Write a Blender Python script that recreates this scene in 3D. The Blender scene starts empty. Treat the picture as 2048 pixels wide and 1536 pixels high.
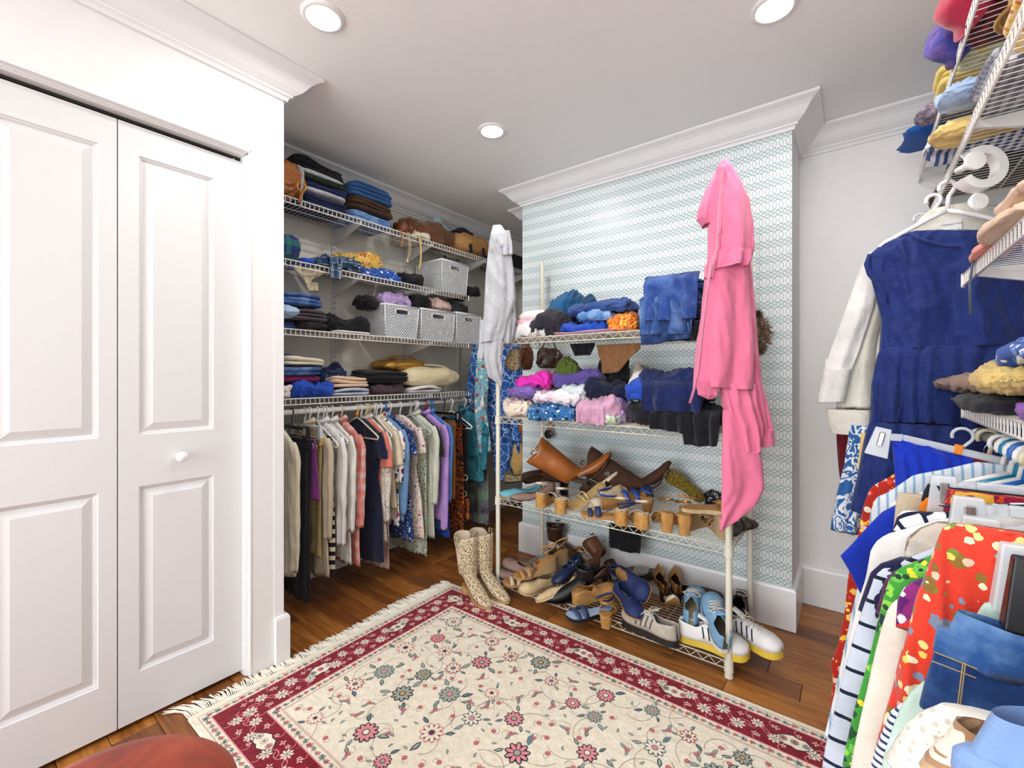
import bpy, math, random
import numpy as np
from mathutils import Vector, Matrix, Euler
random.seed(7)
S = bpy.context.scene
COL = S.collection
PI = math.pi
# ------------------------------------------------------------------ camera, world, lights, exposure
CAMZ = 1.2
FPX = 894.0                      # focal length in pixels of the 2048 wide frame
YAW = math.radians(37.5)         # the view turns this far left of +Y
HORIZ = 751.0
Fv = np.array([-math.sin(YAW), math.cos(YAW), 0.0])
Rv = np.array([math.cos(YAW), math.sin(YAW), 0.0])
cam_d = bpy.data.cameras.new('camera')
cam = bpy.data.objects.new('camera', cam_d); COL.objects.link(cam)
cam.location = (0, 0, CAMZ); cam.rotation_euler = (PI/2, 0, YAW)
cam_d.sensor_width = 36.0; cam_d.lens = FPX/2048*36.0
cam_d.shift_y = (HORIZ-768)/2048.0
cam_d.clip_start = 0.02
S.camera = cam
W = bpy.data.worlds.new('world'); S.world = W; W.use_nodes = True
W.node_tree.nodes['Background'].inputs[0].default_value = (1, 0.98, 0.96, 1)
W.node_tree.nodes['Background'].inputs[1].default_value = 0.5
S.view_settings.view_transform = 'Standard'; S.view_settings.look = 'None'
S.view_settings.exposure = 0.31; S.view_settings.gamma = 1.0
S.view_settings.use_curve_mapping = False
def area_light(name, loc, rot, sx, sy, power, col=(1, 1, 1), shape='RECTANGLE'):
    l = bpy.data.lights.new(name, 'AREA'); l.shape = shape; l.size = sx
    if shape == 'RECTANGLE': l.size_y = sy
    l.energy = power; l.color = col
    o = bpy.data.objects.new(name, l); COL.objects.link(o); o.location = loc; o.rotation_euler = rot
    return o
CEIL = 2.46
# added soft fill light behind the photographer, before a wall with no opening
area_light('rear_fill_light', (-0.85, -3.1, 1.35), (PI/2, 0, 0), 2.3, 2.1, 86, (0.90, 0.955, 1.0))
CANS = [(-1.48, 0.84), (-1.48, 1.76), (-0.22, 1.76), (-0.22, 0.84), (-0.85, -0.6), (-0.85, -2.0)]
for cx, cy in CANS:
    area_light('ceiling_lamp', (cx, cy, CEIL-0.03), (0, 0, 0), 0.10, 0.10, 4.2, (1.0, 0.98, 0.95), 'DISK')
# ------------------------------------------------------------------ small helpers
def lin(h):
    if not isinstance(h, str): return tuple(h)+((1,) if len(h) == 3 else ())
    h = h.lstrip('#'); o = []
    for i in (0, 2, 4):
        c = int(h[i:i+2], 16)/255
        o.append(c/12.92 if c <= 0.04045 else ((c+0.055)/1.055)**2.4)
    return tuple(o)+(1,)
def at_fwd(px, py, d):            # point at forward distance d
    return d*Fv + (px-1024)/FPX*d*Rv + np.array([0, 0, CAMZ-(py-HORIZ)/FPX*d])
def _dir(px): return Fv+(px-1024)/FPX*Rv
def at_y(px, py, Y):
    v = _dir(px); d = Y/v[1]; return at_fwd(px, py, d)
def at_x(px, py, X):
    v = _dir(px); d = X/v[0]; return at_fwd(px, py, d)
def at_z(px, py, Z):
    d = (CAMZ-Z)*FPX/(py-HORIZ); return at_fwd(px, py, d)
# gradient noise, vectorised
_rs = np.random.RandomState(3)
_perm = np.concatenate([_rs.permutation(256)]*3)
_grad = _rs.normal(size=(256, 3)); _grad /= np.linalg.norm(_grad, axis=1)[:, None]
def noise(P, f=1.0, seed=0):
    P = np.asarray(P, float)*f + np.array([seed*17.31 % 91, seed*7.77 % 83, seed*3.13 % 71])
    I = np.floor(P).astype(int); D = P-I
    U = D*D*D*(D*(D*6-15)+10)
    out = 0
    for dx in (0, 1):
        wx = U[..., 0] if dx else 1-U[..., 0]
        for dy in (0, 1):
            wy = U[..., 1] if dy else 1-U[..., 1]
            for dz in (0, 1):
                wz = U[..., 2] if dz else 1-U[..., 2]
                h = _perm[_perm[_perm[(I[..., 0]+dx) & 255]+((I[..., 1]+dy) & 255)]+((I[..., 2]+dz) & 255)]
                g = _grad[h]
                out = out + wx*wy*wz*(g[..., 0]*(D[..., 0]-dx)+g[..., 1]*(D[..., 1]-dy)+g[..., 2]*(D[..., 2]-dz))
    return out*1.6
# ------------------------------------------------------------------ materials
_mats = {}
class NT:
    def __init__(s, m):
        m.use_nodes = True; s.m = m; s.t = m.node_tree; s.n = s.t.nodes; s.l = s.t.links
        s.b = s.n['Principled BSDF']
    def node(s, typ, **kw):
        x = s.n.new(typ)
        for k, v in kw.items(): setattr(x, k, v)
        return x
    def put(s, sock, v):
        if isinstance(v, bpy.types.NodeSocket): s.l.new(v, sock)
        elif isinstance(v, str): sock.default_value = lin(v)
        else: sock.default_value = v
    def math(s, op, a, b=0.0, c=0.0, clamp=False):
        x = s.node('ShaderNodeMath', operation=op); x.use_clamp = clamp
        for i, v in enumerate((a, b, c)): s.put(x.inputs[i], v)
        return x.outputs[0]
    def mix(s, f, a, b):
        x = s.node('ShaderNodeMix', data_type='RGBA')
        s.put(x.inputs[0], f); s.put(x.inputs[6], a); s.put(x.inputs[7], b)
        return x.outputs[2]
    def step(s, v, lo, hi):
        x = s.node('ShaderNodeMapRange'); x.clamp = True
        s.put(x.inputs[0], v); x.inputs[1].default_value = lo; x.inputs[2].default_value = hi
        return x.outputs[0]
    def coord(s, scale=(1, 1, 1), rot=(0, 0, 0), loc=(0, 0, 0), kind='Object'):
        tc = s.node('ShaderNodeTexCoord'); mp = s.node('ShaderNodeMapping')
        s.l.new(tc.outputs[kind], mp.inputs[0])
        mp.inputs[1].default_value = loc; mp.inputs[2].default_value = rot; mp.inputs[3].default_value = scale
        return mp.outputs[0]
    def noise(s, co, scale, detail=2, rough=0.5, dist=0.0):
        x = s.node('ShaderNodeTexNoise'); s.put(x.inputs['Vector'], co)
        x.inputs['Scale'].default_value = scale; x.inputs['Detail'].default_value = detail
        x.inputs['Roughness'].default_value = rough; x.inputs['Distortion'].default_value = dist
        return x.outputs[0]
    def vor(s, co, scale, feature='F1', rand=1.0):
        x = s.node('ShaderNodeTexVoronoi', feature=feature); s.put(x.inputs['Vector'], co)
        x.inputs['Scale'].default_value = scale; x.inputs['Randomness'].default_value = rand
        return x
    def ramp(s, f, stops, const=False):
        x = s.node('ShaderNodeValToRGB'); s.put(x.inputs[0], f); r = x.color_ramp
        if const: r.interpolation = 'CONSTANT'
        while len(r.elements) < len(stops): r.elements.new(0.5)
        for e, (p, c) in zip(r.elements, stops): e.position = p; e.color = lin(c)
        return x.outputs[0]
    def sep(s, co):
        x = s.node('ShaderNodeSeparateXYZ'); s.put(x.inputs[0], co); return x.outputs
    def warp(s, co, scale, amt):
        x = s.node('ShaderNodeTexNoise'); s.put(x.inputs['Vector'], co); x.inputs['Scale'].default_value = scale
        x.inputs['Detail'].default_value = 1
        v = s.node('ShaderNodeVectorMath', operation='MULTIPLY_ADD')
        s.l.new(x.outputs[1], v.inputs[0]); v.inputs[1].default_value = (amt,)*3; s.put(v.inputs[2], co)
        return v.outputs[0]
    def bump(s, h, strength=0.3, dist=0.002):
        x = s.node('ShaderNodeBump'); x.inputs['Strength'].default_value = strength; x.inputs['Distance'].default_value = dist
        s.put(x.inputs['Height'], h); s.l.new(x.outputs[0], s.b.inputs['Normal'])
def newmat(name):
    m = bpy.data.materials.new(name); return NT(m)
def plain(name, col, rough=0.5, metal=0.0, var=0.0, bump=0.0, bs=60, trans=0.0, sheen=0.0, spec=0.5, alpha=1.0):
    if name in _mats: return _mats[name]
    n = newmat(name); b = n.b
    b.inputs['Roughness'].default_value = rough; b.inputs['Metallic'].default_value = metal
    b.inputs['Specular IOR Level'].default_value = spec
    co = n.coord()
    if var:
        f = n.noise(co, bs*0.15, 3)
        c = lin(col); d = tuple(max(0, x*(1-var)) for x in c[:3])+(1,); u = tuple(min(1, x*(1+var*0.6)) for x in c[:3])+(1,)
        n.put(b.inputs['Base Color'], n.mix(n.step(f, 0.3, 0.7), d, u))
    else: b.inputs['Base Color'].default_value = lin(col)
    if bump: n.bump(n.noise(co, bs, 3), bump)
    if trans: b.inputs['Transmission Weight'].default_value = trans
    if sheen: b.inputs['Sheen Weight'].default_value = sheen; b.inputs['Sheen Roughness'].default_value = 0.5
    if alpha < 1: b.inputs['Alpha'].default_value = alpha
    _mats[name] = n.m; return n.m
def fab(name, base, kind='plain', cols=(), sc=1.0, rot=(0, 0, 0), axis=2, frac=0.5, rough=0.85, weave=1.0, sheen=0.15, thr=0.33):
    """woven or knitted cloth: plain, or printed / woven with a pattern"""
    if name in _mats: return _mats[name]
    n = newmat(name); b = n.b; co = n.coord(rot=rot)
    base_c = base
    vary = n.noise(co, 9, 2)
    c = lin(base); base_c = n.mix(n.step(vary, 0.3, 0.7), tuple(x*0.86 for x in c[:3])+(1,), tuple(min(1, x*1.08) for x in c[:3])+(1,))
    out = base_c
    if kind == 'stripe':
        u = n.sep(co)[axis]; p = n.math('FRACT', n.math('MULTIPLY', u, sc))
        out = n.mix(n.math('LESS_THAN', p, frac), base_c, cols[0])
    elif kind == 'plaid':
        x = n.sep(co)
        for k, (ax, cc, fr, off) in enumerate([(0, cols[0], .45, 0), (2, cols[0], .45, 0), (0, cols[-1], .12, .6), (2, cols[-1], .12, .6), (1, cols[0], .3, .3)]):
            p = n.math('FRACT', n.math('ADD', n.math('MULTIPLY', x[ax], sc), off))
            out = n.mix(n.math('MULTIPLY', n.math('LESS_THAN', p, fr), 0.5), out, cc)
    elif kind == 'floral':
        w = n.warp(co, sc*0.8, 0.35/sc)
        for k in range(2):
            v = n.vor(w if k == 0 else n.coord(rot=(0.5, 0.3, 0.9)), sc*(1+0.7*k))
            rnd = n.sep(v.outputs['Color'])[0]
            stops = [(i/len(cols), cc) for i, cc in enumerate(cols)]
            pc = n.ramp(rnd, stops, True)
            wob = n.math('ADD', v.outputs['Distance'], n.math('MULTIPLY', n.noise(co, sc*4, 1), 0.3))
            out = n.mix(n.math('LESS_THAN', wob, thr+0.15-0.06*k), out, pc)
            if k == 0: out = n.mix(n.math('LESS_THAN', wob, thr-0.08), out, cols[-1])
    elif kind == 'dots':
        v = n.vor(co, sc, rand=0.35); out = n.mix(n.math('LESS_THAN', v.outputs['Distance'], thr), base_c, cols[0])
    elif kind == 'leopard':
        v = n.vor(n.warp(co, sc*0.5, 0.5/sc), sc); d = v.outputs['Distance']
        out = n.mix(n.math('LESS_THAN', d, 0.42), base_c, cols[0]); out = n.mix(n.math('LESS_THAN', d, 0.16), out, cols[-1])
    elif kind == 'rings':
        v = n.vor(co, sc, rand=0.8); d = v.outputs['Distance']
        out = n.mix(n.math('LESS_THAN', n.math('ABSOLUTE', n.math('SUBTRACT', d, 0.36)), 0.045), base_c, cols[0])
        out = n.mix(n.math('LESS_THAN', n.math('ABSOLUTE', n.math('SUBTRACT', d, 0.12)), 0.03), out, cols[0])
    elif kind == 'crackle':
        v = n.vor(n.warp(co, sc*0.7, 1.1/sc), sc, 'DISTANCE_TO_EDGE')
        out = n.mix(n.math('LESS_THAN', v.outputs['Distance'], 0.035), n.mix(n.step(n.noise(co, sc, 3), 0.4, 0.6), base, cols[-1]), cols[0])
    elif kind == 'cells':
        v = n.vor(co, sc, 'DISTANCE_TO_EDGE', 0.75)
        out = n.mix(n.math('LESS_THAN', v.outputs['Distance'], 0.11), base_c, cols[0])
    elif kind == 'swirl':
        f = n.noise(co, sc, 2, 0.5, 2.2)
        out = n.ramp(f, [(0, base), (0.47, cols[0]), (0.535, base), (0.6, cols[-1])], True)
    elif kind == 'marl':
        f = n.noise(co, sc, 4, 0.7); out = n.mix(n.step(f, 0.42, 0.58), base, cols[0])
    elif kind == 'denim':
        f = n.noise(co, 14, 4, 0.65); out = n.mix(n.math('MULTIPLY', n.step(f, 0.45, 0.72), 0.75), base, cols[0])
    n.put(b.inputs['Base Color'], out)
    b.inputs['Roughness'].default_value = rough; b.inputs['Specular IOR Level'].default_value = 0.25
    b.inputs['Sheen Weight'].default_value = sheen
    x = n.sep(co)
    wv = n.math('MULTIPLY', n.math('SINE', n.math('MULTIPLY', n.math('ADD', x[0], x[1]), 3200)), n.math('SINE', n.math('MULTIPLY', x[2], 3200)))
    h = n.math('ADD', n.math('MULTIPLY', wv, 0.05*weave), n.math('MULTIPLY', n.noise(co, 26, 4, 0.6), 2.2))
    n.bump(h, 0.55, 0.006)
    _mats[name] = n.m; return n.m
# ------------------------------------------------------------------ objects
def tag(o, label=None, cat=None, group=None, kind=None):
    if label: o['label'] = label
    if cat: o['category'] = cat
    if group: o['group'] = group
    if kind: o['kind'] = kind
    return o
def thing(name, label, cat, loc=(0, 0, 0), rot=(0, 0, 0), group=None):
    o = bpy.data.objects.new(name, None); COL.objects.link(o); o.empty_display_size = 0.05
    o.location = loc; o.rotation_euler = rot
    return tag(o, label, cat, group)
class MB:
    def __init__(s): s.V = []; s.F = []; s.M = []; s.mi = 0
    def add(s, V, F):
        k = len(s.V); s.V.extend([tuple(map(float, v)) for v in V]); s.F.extend([tuple(i+k for i in f) for f in F]); s.M.extend([s.mi]*len(F))
        return s
    def box(s, lo, hi, rot=None, c=None):
        x0, y0, z0 = lo; x1, y1, z1 = hi
        V = [(x0, y0, z0), (x1, y0, z0), (x1, y1, z0), (x0, y1, z0), (x0, y0, z1), (x1, y0, z1), (x1, y1, z1), (x0, y1, z1)]
        if rot is not None:
            c = Vector(c if c is not None else ((x0+x1)/2, (y0+y1)/2, (z0+z1)/2)); R = Euler(rot).to_matrix()
            V = [tuple(R @ (Vector(v)-c)+c) for v in V]
        return s.add(V, [(0, 3, 2, 1), (4, 5, 6, 7), (0, 1, 5, 4), (1, 2, 6, 5), (2, 3, 7, 6), (3, 0, 4, 7)])
    def bbox(s, lo, hi, b=0.004):   # box with chamfered edges
        x0, y0, z0 = lo; x1, y1, z1 = hi; b = min(b, (x1-x0)/2.01, (y1-y0)/2.01, (z1-z0)/2.01)
        V = []
        for sx in (0, 1):
            for sy in (0, 1):
                for sz in (0, 1):
                    X = (x0, x1)[sx]; Y = (y0, y1)[sy]; Z = (z0, z1)[sz]
                    ix = b if sx == 0 else -b; iy = b if sy == 0 else -b; iz = b if sz == 0 else -b
                    V += [(X, Y+iy, Z+iz), (X+ix, Y, Z+iz), (X+ix, Y+iy, Z)]
        from itertools import product
        F = []
        def id(sx, sy, sz, k): return (sx*4+sy*2+sz)*3+k
        for k, (a, c) in ((0, (1, 2)), (1, (0, 2)), (2, (0, 1))):
            for sgn in (0, 1):
                q = []
                for (p, r) in ((0, 0), (1, 0), (1, 1), (0, 1)):
                    t = [0, 0, 0]; t[k] = sgn; t[a] = p; t[c] = r; q.append(id(*t, k))
                F.append(tuple(q))
        for k in range(3):              # edges running along axis k
            a, c = [i for i in range(3) if i != k]
            for p, r in product((0, 1), repeat=2):
                t0 = [0, 0, 0]; t1 = [0, 0, 0]; t1[k] = 1
                for t in (t0, t1): t[a] = p; t[c] = r
                F.append((id(*t0, a), id(*t0, c), id(*t1, c), id(*t1, a)))
        for t in product((0, 1), repeat=3): F.append((id(*t, 0), id(*t, 1), id(*t, 2)))
        return s.add(V, F)
    def tube(s, P, r, n=6, cap=True, closed=False):
        P = [Vector(p) for p in P]; m = len(P); rs = r if hasattr(r, '__len__') else [r]*m
        V = []; prev = None
        for i in range(m):
            if closed: t = (P[(i+1) % m]-P[i-1])
            else: t = P[min(i+1, m-1)]-P[max(i-1, 0)]
            if t.length < 1e-9: t = Vector((0, 0, 1))
            t.normalize()
            if prev is None:
                u = t.cross(Vector((0.13, 0.37, 0.92))); u.normalize()
            else:
                u = prev-t*prev.dot(t)
                if u.length < 1e-6: u = t.cross(Vector((0.3, 0.9, 0.1)))
                u.normalize()
            prev = u; w = t.cross(u)
            for k in range(n):
                a = 2*PI*k/n; V.append(P[i]+(u*math.cos(a)+w*math.sin(a))*rs[i])
        F = []
        for i in range(m if closed else m-1):
            j = (i+1) % m
            for k in range(n): F.append((i*n+k, i*n+(k+1) % n, j*n+(k+1) % n, j*n+k))
        if cap and not closed: F += [tuple(range(n))[::-1], tuple((m-1)*n+k for k in range(n))]
        return s.add(V, F)
    def lathe(s, prof, n=24, c=(0, 0, 0)):
        V = []; F = []; m = len(prof)
        for r, z in prof:
            for k in range(n): a = 2*PI*k/n; V.append((c[0]+r*math.cos(a), c[1]+r*math.sin(a), c[2]+z))
        for i in range(m-1):
            for k in range(n): F.append((i*n+k, i*n+(k+1) % n, (i+1)*n+(k+1) % n, (i+1)*n+k))
        F += [tuple(range(n))[::-1], tuple((m-1)*n+k for k in range(n))]
        return s.add(V, F)
    def grid(s, A, closed_u=False, closed_v=False, skip=None):   # A: (nu, nv, 3)
        nu, nv = A.shape[:2]; F = []
        for i in range(nu if closed_u else nu-1):
            for j in range(nv if closed_v else nv-1):
                if skip is not None and skip(i, j): continue
                a = i*nv+j; b = ((i+1) % nu)*nv+j; c = ((i+1) % nu)*nv+(j+1) % nv; d = i*nv+(j+1) % nv
                F.append((a, b, c, d))
        return s.add(A.reshape(-1, 3), F)
    def xform(s, rot=(0, 0, 0), loc=(0, 0, 0), sc=(1, 1, 1)):
        R = Euler(rot).to_matrix()
        s.V = [tuple(R @ Vector((v[0]*sc[0], v[1]*sc[1], v[2]*sc[2]))+Vector(loc)) for v in s.V]; return s
    def build(s, name, mat, parent=None, origin=(0, 0, 0), smooth=False, sol=0, bev=0, angle=None):
        me = bpy.data.meshes.new(name); o0 = origin
        me.from_pydata([(v[0]-o0[0], v[1]-o0[1], v[2]-o0[2]) for v in s.V], [], s.F)
        for m in (mat if isinstance(mat, (list, tuple)) else [mat]): me.materials.append(m)
        if s.mi or any(s.M): me.polygons.foreach_set('material_index', s.M)
        import bmesh
        bm = bmesh.new(); bm.from_mesh(me); bmesh.ops.recalc_face_normals(bm, faces=bm.faces)
        bm.to_mesh(me); bm.free()
        if smooth: me.polygons.foreach_set('use_smooth', [True]*len(me.polygons))
        if angle:
            me.polygons.foreach_set('use_smooth', [True]*len(me.polygons)); me.set_sharp_from_angle(angle=math.radians(angle))
        me.update()
        o = bpy.data.objects.new(name, me); COL.objects.link(o)
        if parent is not None: o.parent = parent
        else: o.location = o0
        if sol:
            q = o.modifiers.new('thick', 'SOLIDIFY'); q.thickness = sol; q.offset = 0
        if bev:
            q = o.modifiers.new('bevel', 'BEVEL'); q.width = bev; q.segments = 2; q.limit_method = 'ANGLE'
        return o
def struct(name, mb, mat, **k):
    o = mb.build(name, mat, **k); 
    if k.get('parent') is None: o['kind'] = 'structure'
    return o
def copy_tree(o, parent=None):
    c = o.copy(); COL.objects.link(c)
    if parent is not None: c.parent = parent
    for ch in list(o.children): copy_tree(ch, c)
    return c
# ------------------------------------------------------------------ the room
WHITE = plain('wall_paint', '#ecebea', 0.55, var=0.02, bump=0.03, bs=120)
CEILM = plain('ceiling_paint', '#fafaf9', 0.7, var=0.02)
TRIM = plain('trim_gloss_paint', '#f0f0f0', 0.3)
DOORP = plain('door_paint', '#dfdfe0', 0.3)
SHELFWALL = plain('alcove_paint', '#dcd9d0', 0.4, var=0.03)
XD, YE, XS, YF = -1.905, 0.907, -2.56, 3.45
CX0, CX1, CY, YW, XR, YB = -1.806, -0.235, 2.47, 2.82, 0.555, -3.2
m = MB(); m.box((XS-0.2, YB-0.1, -0.1), (XR+0.1, YF+0.1, -0.012)); struct('floor', m, plain('subfloor', '#1c100a', 0.8))
# wooden boards, each its own piece, on the floor
def wood(name, a, b, c, off):
    n = newmat(name); co = n.coord(scale=(1.3, 16, 16), loc=(off, off*2, 0))
    f = n.noise(co, 2.2, 6, 0.65, 0.8); g = n.noise(n.coord(scale=(0.8, 3, 3), loc=(off*3, 0, 0)), 2.5, 3)
    col = n.ramp(f, [(0.28, a), (0.5, b), (0.72, c)])
    col = n.mix(n.step(g, 0.48, 0.72), col, n.mix(0.35, col, '#3a1c0c'))
    n.put(n.b.inputs['Base Color'], col)
    n.b.inputs['Roughness'].default_value = 0.38
    n.bump(f, 0.35, 0.002); return n.m
WOODS = [wood('oak_board_%s' % k, a, b, c, i*1.7) for i, (k, a, b, c) in enumerate([
    ('amber', '#6b3a17', '#9c6029', '#c08240'), ('brown', '#5a3115', '#8b5325', '#ad7136'),
    ('honey', '#7a441b', '#ab6c30', '#cc9048'), ('dark', '#50290f', '#7c481f', '#9f642e')])]
floor = bpy.data.objects['floor']
rr = random.Random(4)
BW = 0.122; y = -0.25; row = 0; boards = 0; shared = {}
while y < YF:
    x = XS-0.02-rr.random()*0.5
    while x < XR:
        L = rr.choice([0.46, 0.62, 0.8, 1.05]); x1 = x+L
        if x1 > XS:
            wi = rr.randrange(4); key = (L, wi)
            if key not in shared:
                mb = MB(); mb.bbox((0.0008, 0.0008, 0), (L-0.0008, BW-0.0008, 0.0115), 0.0014)
                o = mb.build('floorboard', WOODS[wi], parent=floor); shared[key] = o
            else:
                o = shared[key].copy(); COL.objects.link(o)
            o.location = (x, y, -0.012+rr.random()*0.0004); boards += 1
        x = x1
    y += BW; row += 1
m = MB()
yy = -0.25-BW
while yy > YB-BW:
    m.bbox((XS, yy+0.0008, -0.012), (XR, yy+BW-0.0008, 0), 0.0014); yy -= BW
o = m.build('floorboards_behind_camera', WOODS[0], parent=floor); o['kind'] = 'stuff'; o.name = 'floorboards'
m = MB(); m.box((XS-0.2, YB-0.1, CEIL), (XR+0.1, YF+0.1, CEIL+0.1)); struct('ceiling', m, CEILM)
# walls
def wall(name, boxes, mat=WHITE):
    m = MB()
    for lo, hi in boxes: m.box(lo, hi)
    return struct(name, m, mat)
OPY0, OPY1, OPZ = -0.78, 0.778, 2.09
wall('wall_left', [((XD-0.1, YB, 0), (XD, OPY0, CEIL)), ((XD-0.1, OPY0, OPZ), (XD, OPY1, CEIL)), ((XD-0.1, OPY1, 0), (XD, YE, CEIL))])
wall('wall_closet_end', [((XS, YE-0.06, 0), (XD-0.1, YE, CEIL))])
wall('wall_closet_inside', [((XD-0.55, YB, 0), (XD-0.5, YE-0.06, CEIL))], plain('closet_dark', '#55504a', 0.9))
wall('wall_shelves', [((XS-0.1, YE-0.06, 0), (XS, YF, CEIL))], SHELFWALL)
wall('wall_far', [((XS, YF, 0), (CX0+0.05, YF+0.1, CEIL)), ((-1.98, 2.79, 0), (CX0, YF, CEIL))], SHELFWALL)
wall('wall_right_far', [((CX1, YW, 0), (XR, YW+0.1, CEIL))])
wall('wall_right', [((XR, YB, 0), (XR+0.1, YW+0.1, CEIL))])
wall('wall_behind', [((XS, YB-0.1, 0), (XR, YB, CEIL))])
wall('wall_chimney', [((CX0, CY+0.004, 0), (CX1, YW+0.1, CEIL)), ((CX0, YW, 0), (CX0+0.3, YF+0.1, CEIL))])
# wallpaper: a printed sheet glued on the chimney breast
n = newmat('oval_wallpaper'); co = n.coord(); x = n.sep(co)
P, Vp = 0.0283, 0.0735
def oval(offu, offv, a, b, lw, per=2*P):
    du = n.math('SUBTRACT', n.math('WRAP', n.math('ADD', x[0], 10+offu), per, 0.0), per/2)
    dv = n.math('SUBTRACT', n.math('WRAP', n.math('ADD', x[2], 10+offv), Vp, 0.0), Vp/2)
    r = n.math('SQRT', n.math('ADD', n.math('POWER', n.math('DIVIDE', n.math('ABSOLUTE', du), a), 2.0), n.math('POWER', n.math('DIVIDE', n.math('ABSOLUTE', dv), b), 2.0)))
    return n.math('MULTIPLY', n.math('ABSOLUTE', n.math('SUBTRACT', r, 1.0)), math.sqrt(a*b)), r
fill = None; dmin = None
for offu, offv, a, b in [(0, 0, .0230, .0230), (P, 0, .0230, .0230), (P/2, Vp/2, .0205, .0150), (P*1.5, Vp/2, .0205, .0150), (0, Vp/2, .0128, .0088), (P, Vp/2, .0128, .0088)]:
    d, r = oval(offu, offv, a, b, 0)
    dmin = d if dmin is None else n.math('MINIMUM', dmin, d)
line = n.math('SUBTRACT', 1.0, n.step(dmin, 0.0008, 0.0015))
n.put(n.b.inputs['Base Color'], n.mix(line, '#e8eeee', '#88a2a6')); n.b.inputs['Roughness'].default_value = 0.35
m = MB(); m.box((CX0+0.001, CY, 0.02), (CX1-0.001, CY+0.0035, CEIL-0.02)); o = struct('trim_wallpaper', m, n.m)
o.name = 'wall_chimney_front'; o['kind'] = 'structure'
# mouldings swept round the room
def sweep(name, path, prof, mat, closed=False, split=None):
    """path: plan points, the room lies on the right-hand side of travel; prof: (out, z)"""
    P = [Vector((p[0], p[1])) for p in path]; m = MB(); n_ = len(P); rings = []
    for i, p in enumerate(P):
        def nrm(a, b):
            t = (b-a).normalized(); return Vector((t.y, -t.x))
        if i == 0: q = nrm(P[0], P[1]); k = 1
        elif i == n_-1: q = nrm(P[-2], P[-1]); k = 1
        else:
            a = nrm(P[i-1], p); b = nrm(p, P[i+1]); q = (a+b).normalized(); k = 1/max(0.3, q.dot(a))
        rings.append([(p.x+q.x*k*o_, p.y+q.y*k*o_, z) for o_, z in prof])
    A = np.array(rings); m.grid(A, closed_v=True)
    L = len(prof); m.add(rings[0], [tuple(range(L))]); m.add(rings[-1], [tuple(range(L))])
    return struct(name, m, mat)
PATH = [(XD, YB), (XD, YE), (XS, YE), (XS, YF), (-1.98, YF), (-1.98, 2.79), (CX0, 2.79), (CX0, CY), (CX1, CY), (CX1, YW), (XR, YW), (XR, YB)]
CR = [(0, 0), (0.115, 0), (0.115, -0.012), (0.104, -0.018), (0.092, -0.024), (0.078, -0.036), (0.066, -0.052), (0.052, -0.068), (0.036, -0.079), (0.026, -0.084), (0.026, -0.091), (0.017, -0.094), (0.012, -0.101), (0.012, -0.108), (0, -0.108)]
sweep('trim_1', PATH, [(a, CEIL-0.001+z) for a, z in CR], TRIM)
BB = [(0.0, 0.0), (0.0, 0.20), (0.010, 0.20), (0.014, 0.196), (0.014, 0.001), (0.0, 0.001)]
BBp = [(0.0, 0.002), (0.018, 0.002), (0.018, 0.186), (0.014, 0.197), (0.0, 0.2)]
def bbp(path, name): return sweep(name, path, BBp, TRIM)
bbp([(XD, 0.868), (XD, YE), (XS, YE), (XS, YF), (-1.98, YF), (-1.98, 2.79), (CX0, 2.79), (CX0, CY-0.001), (CX1, CY-0.001), (CX1, YW), (XR, YW), (XR, YB)], 'baseboard_room')
bbp([(XD, YB), (XD, OPY0-0.09)], 'baseboard_left')
# casing of the closet opening (stepped)
m = MB()
def casing(x0, x1, w0, w1):
    m.box((x0, OPY1-w1, 0.001), (x1, OPY1-w0, OPZ-w0)); m.box((x0, OPY0+w0, 0.001), (x1, OPY0+w1, OPZ-w0))
    m.box((x0, OPY0+w0, OPZ-w1), (x1, OPY1-w0, OPZ-w0))
casing(XD-0.095, XD+0.003, 0.0, 0.004); casing(XD-0.095, XD-0.02, 0.004, 0.009); casing(XD-0.095, XD-0.030, 0.009, 0.013)
struct('trim_2', m, TRIM)
m = MB(); m.box((XD+0.0, OPY1+0.088, 0.2), (XD+0.0022, YE-0.002, 2.345)); struct('trim_3', m, TRIM)
m = MB(); m.box((XD-0.09, OPY0+0.02, OPZ-0.022), (XD-0.065, OPY1-0.014, OPZ-0.013)); struct('trim_4', m, plain('track_metal', '#3b3833', 0.5, metal=0.6))
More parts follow.
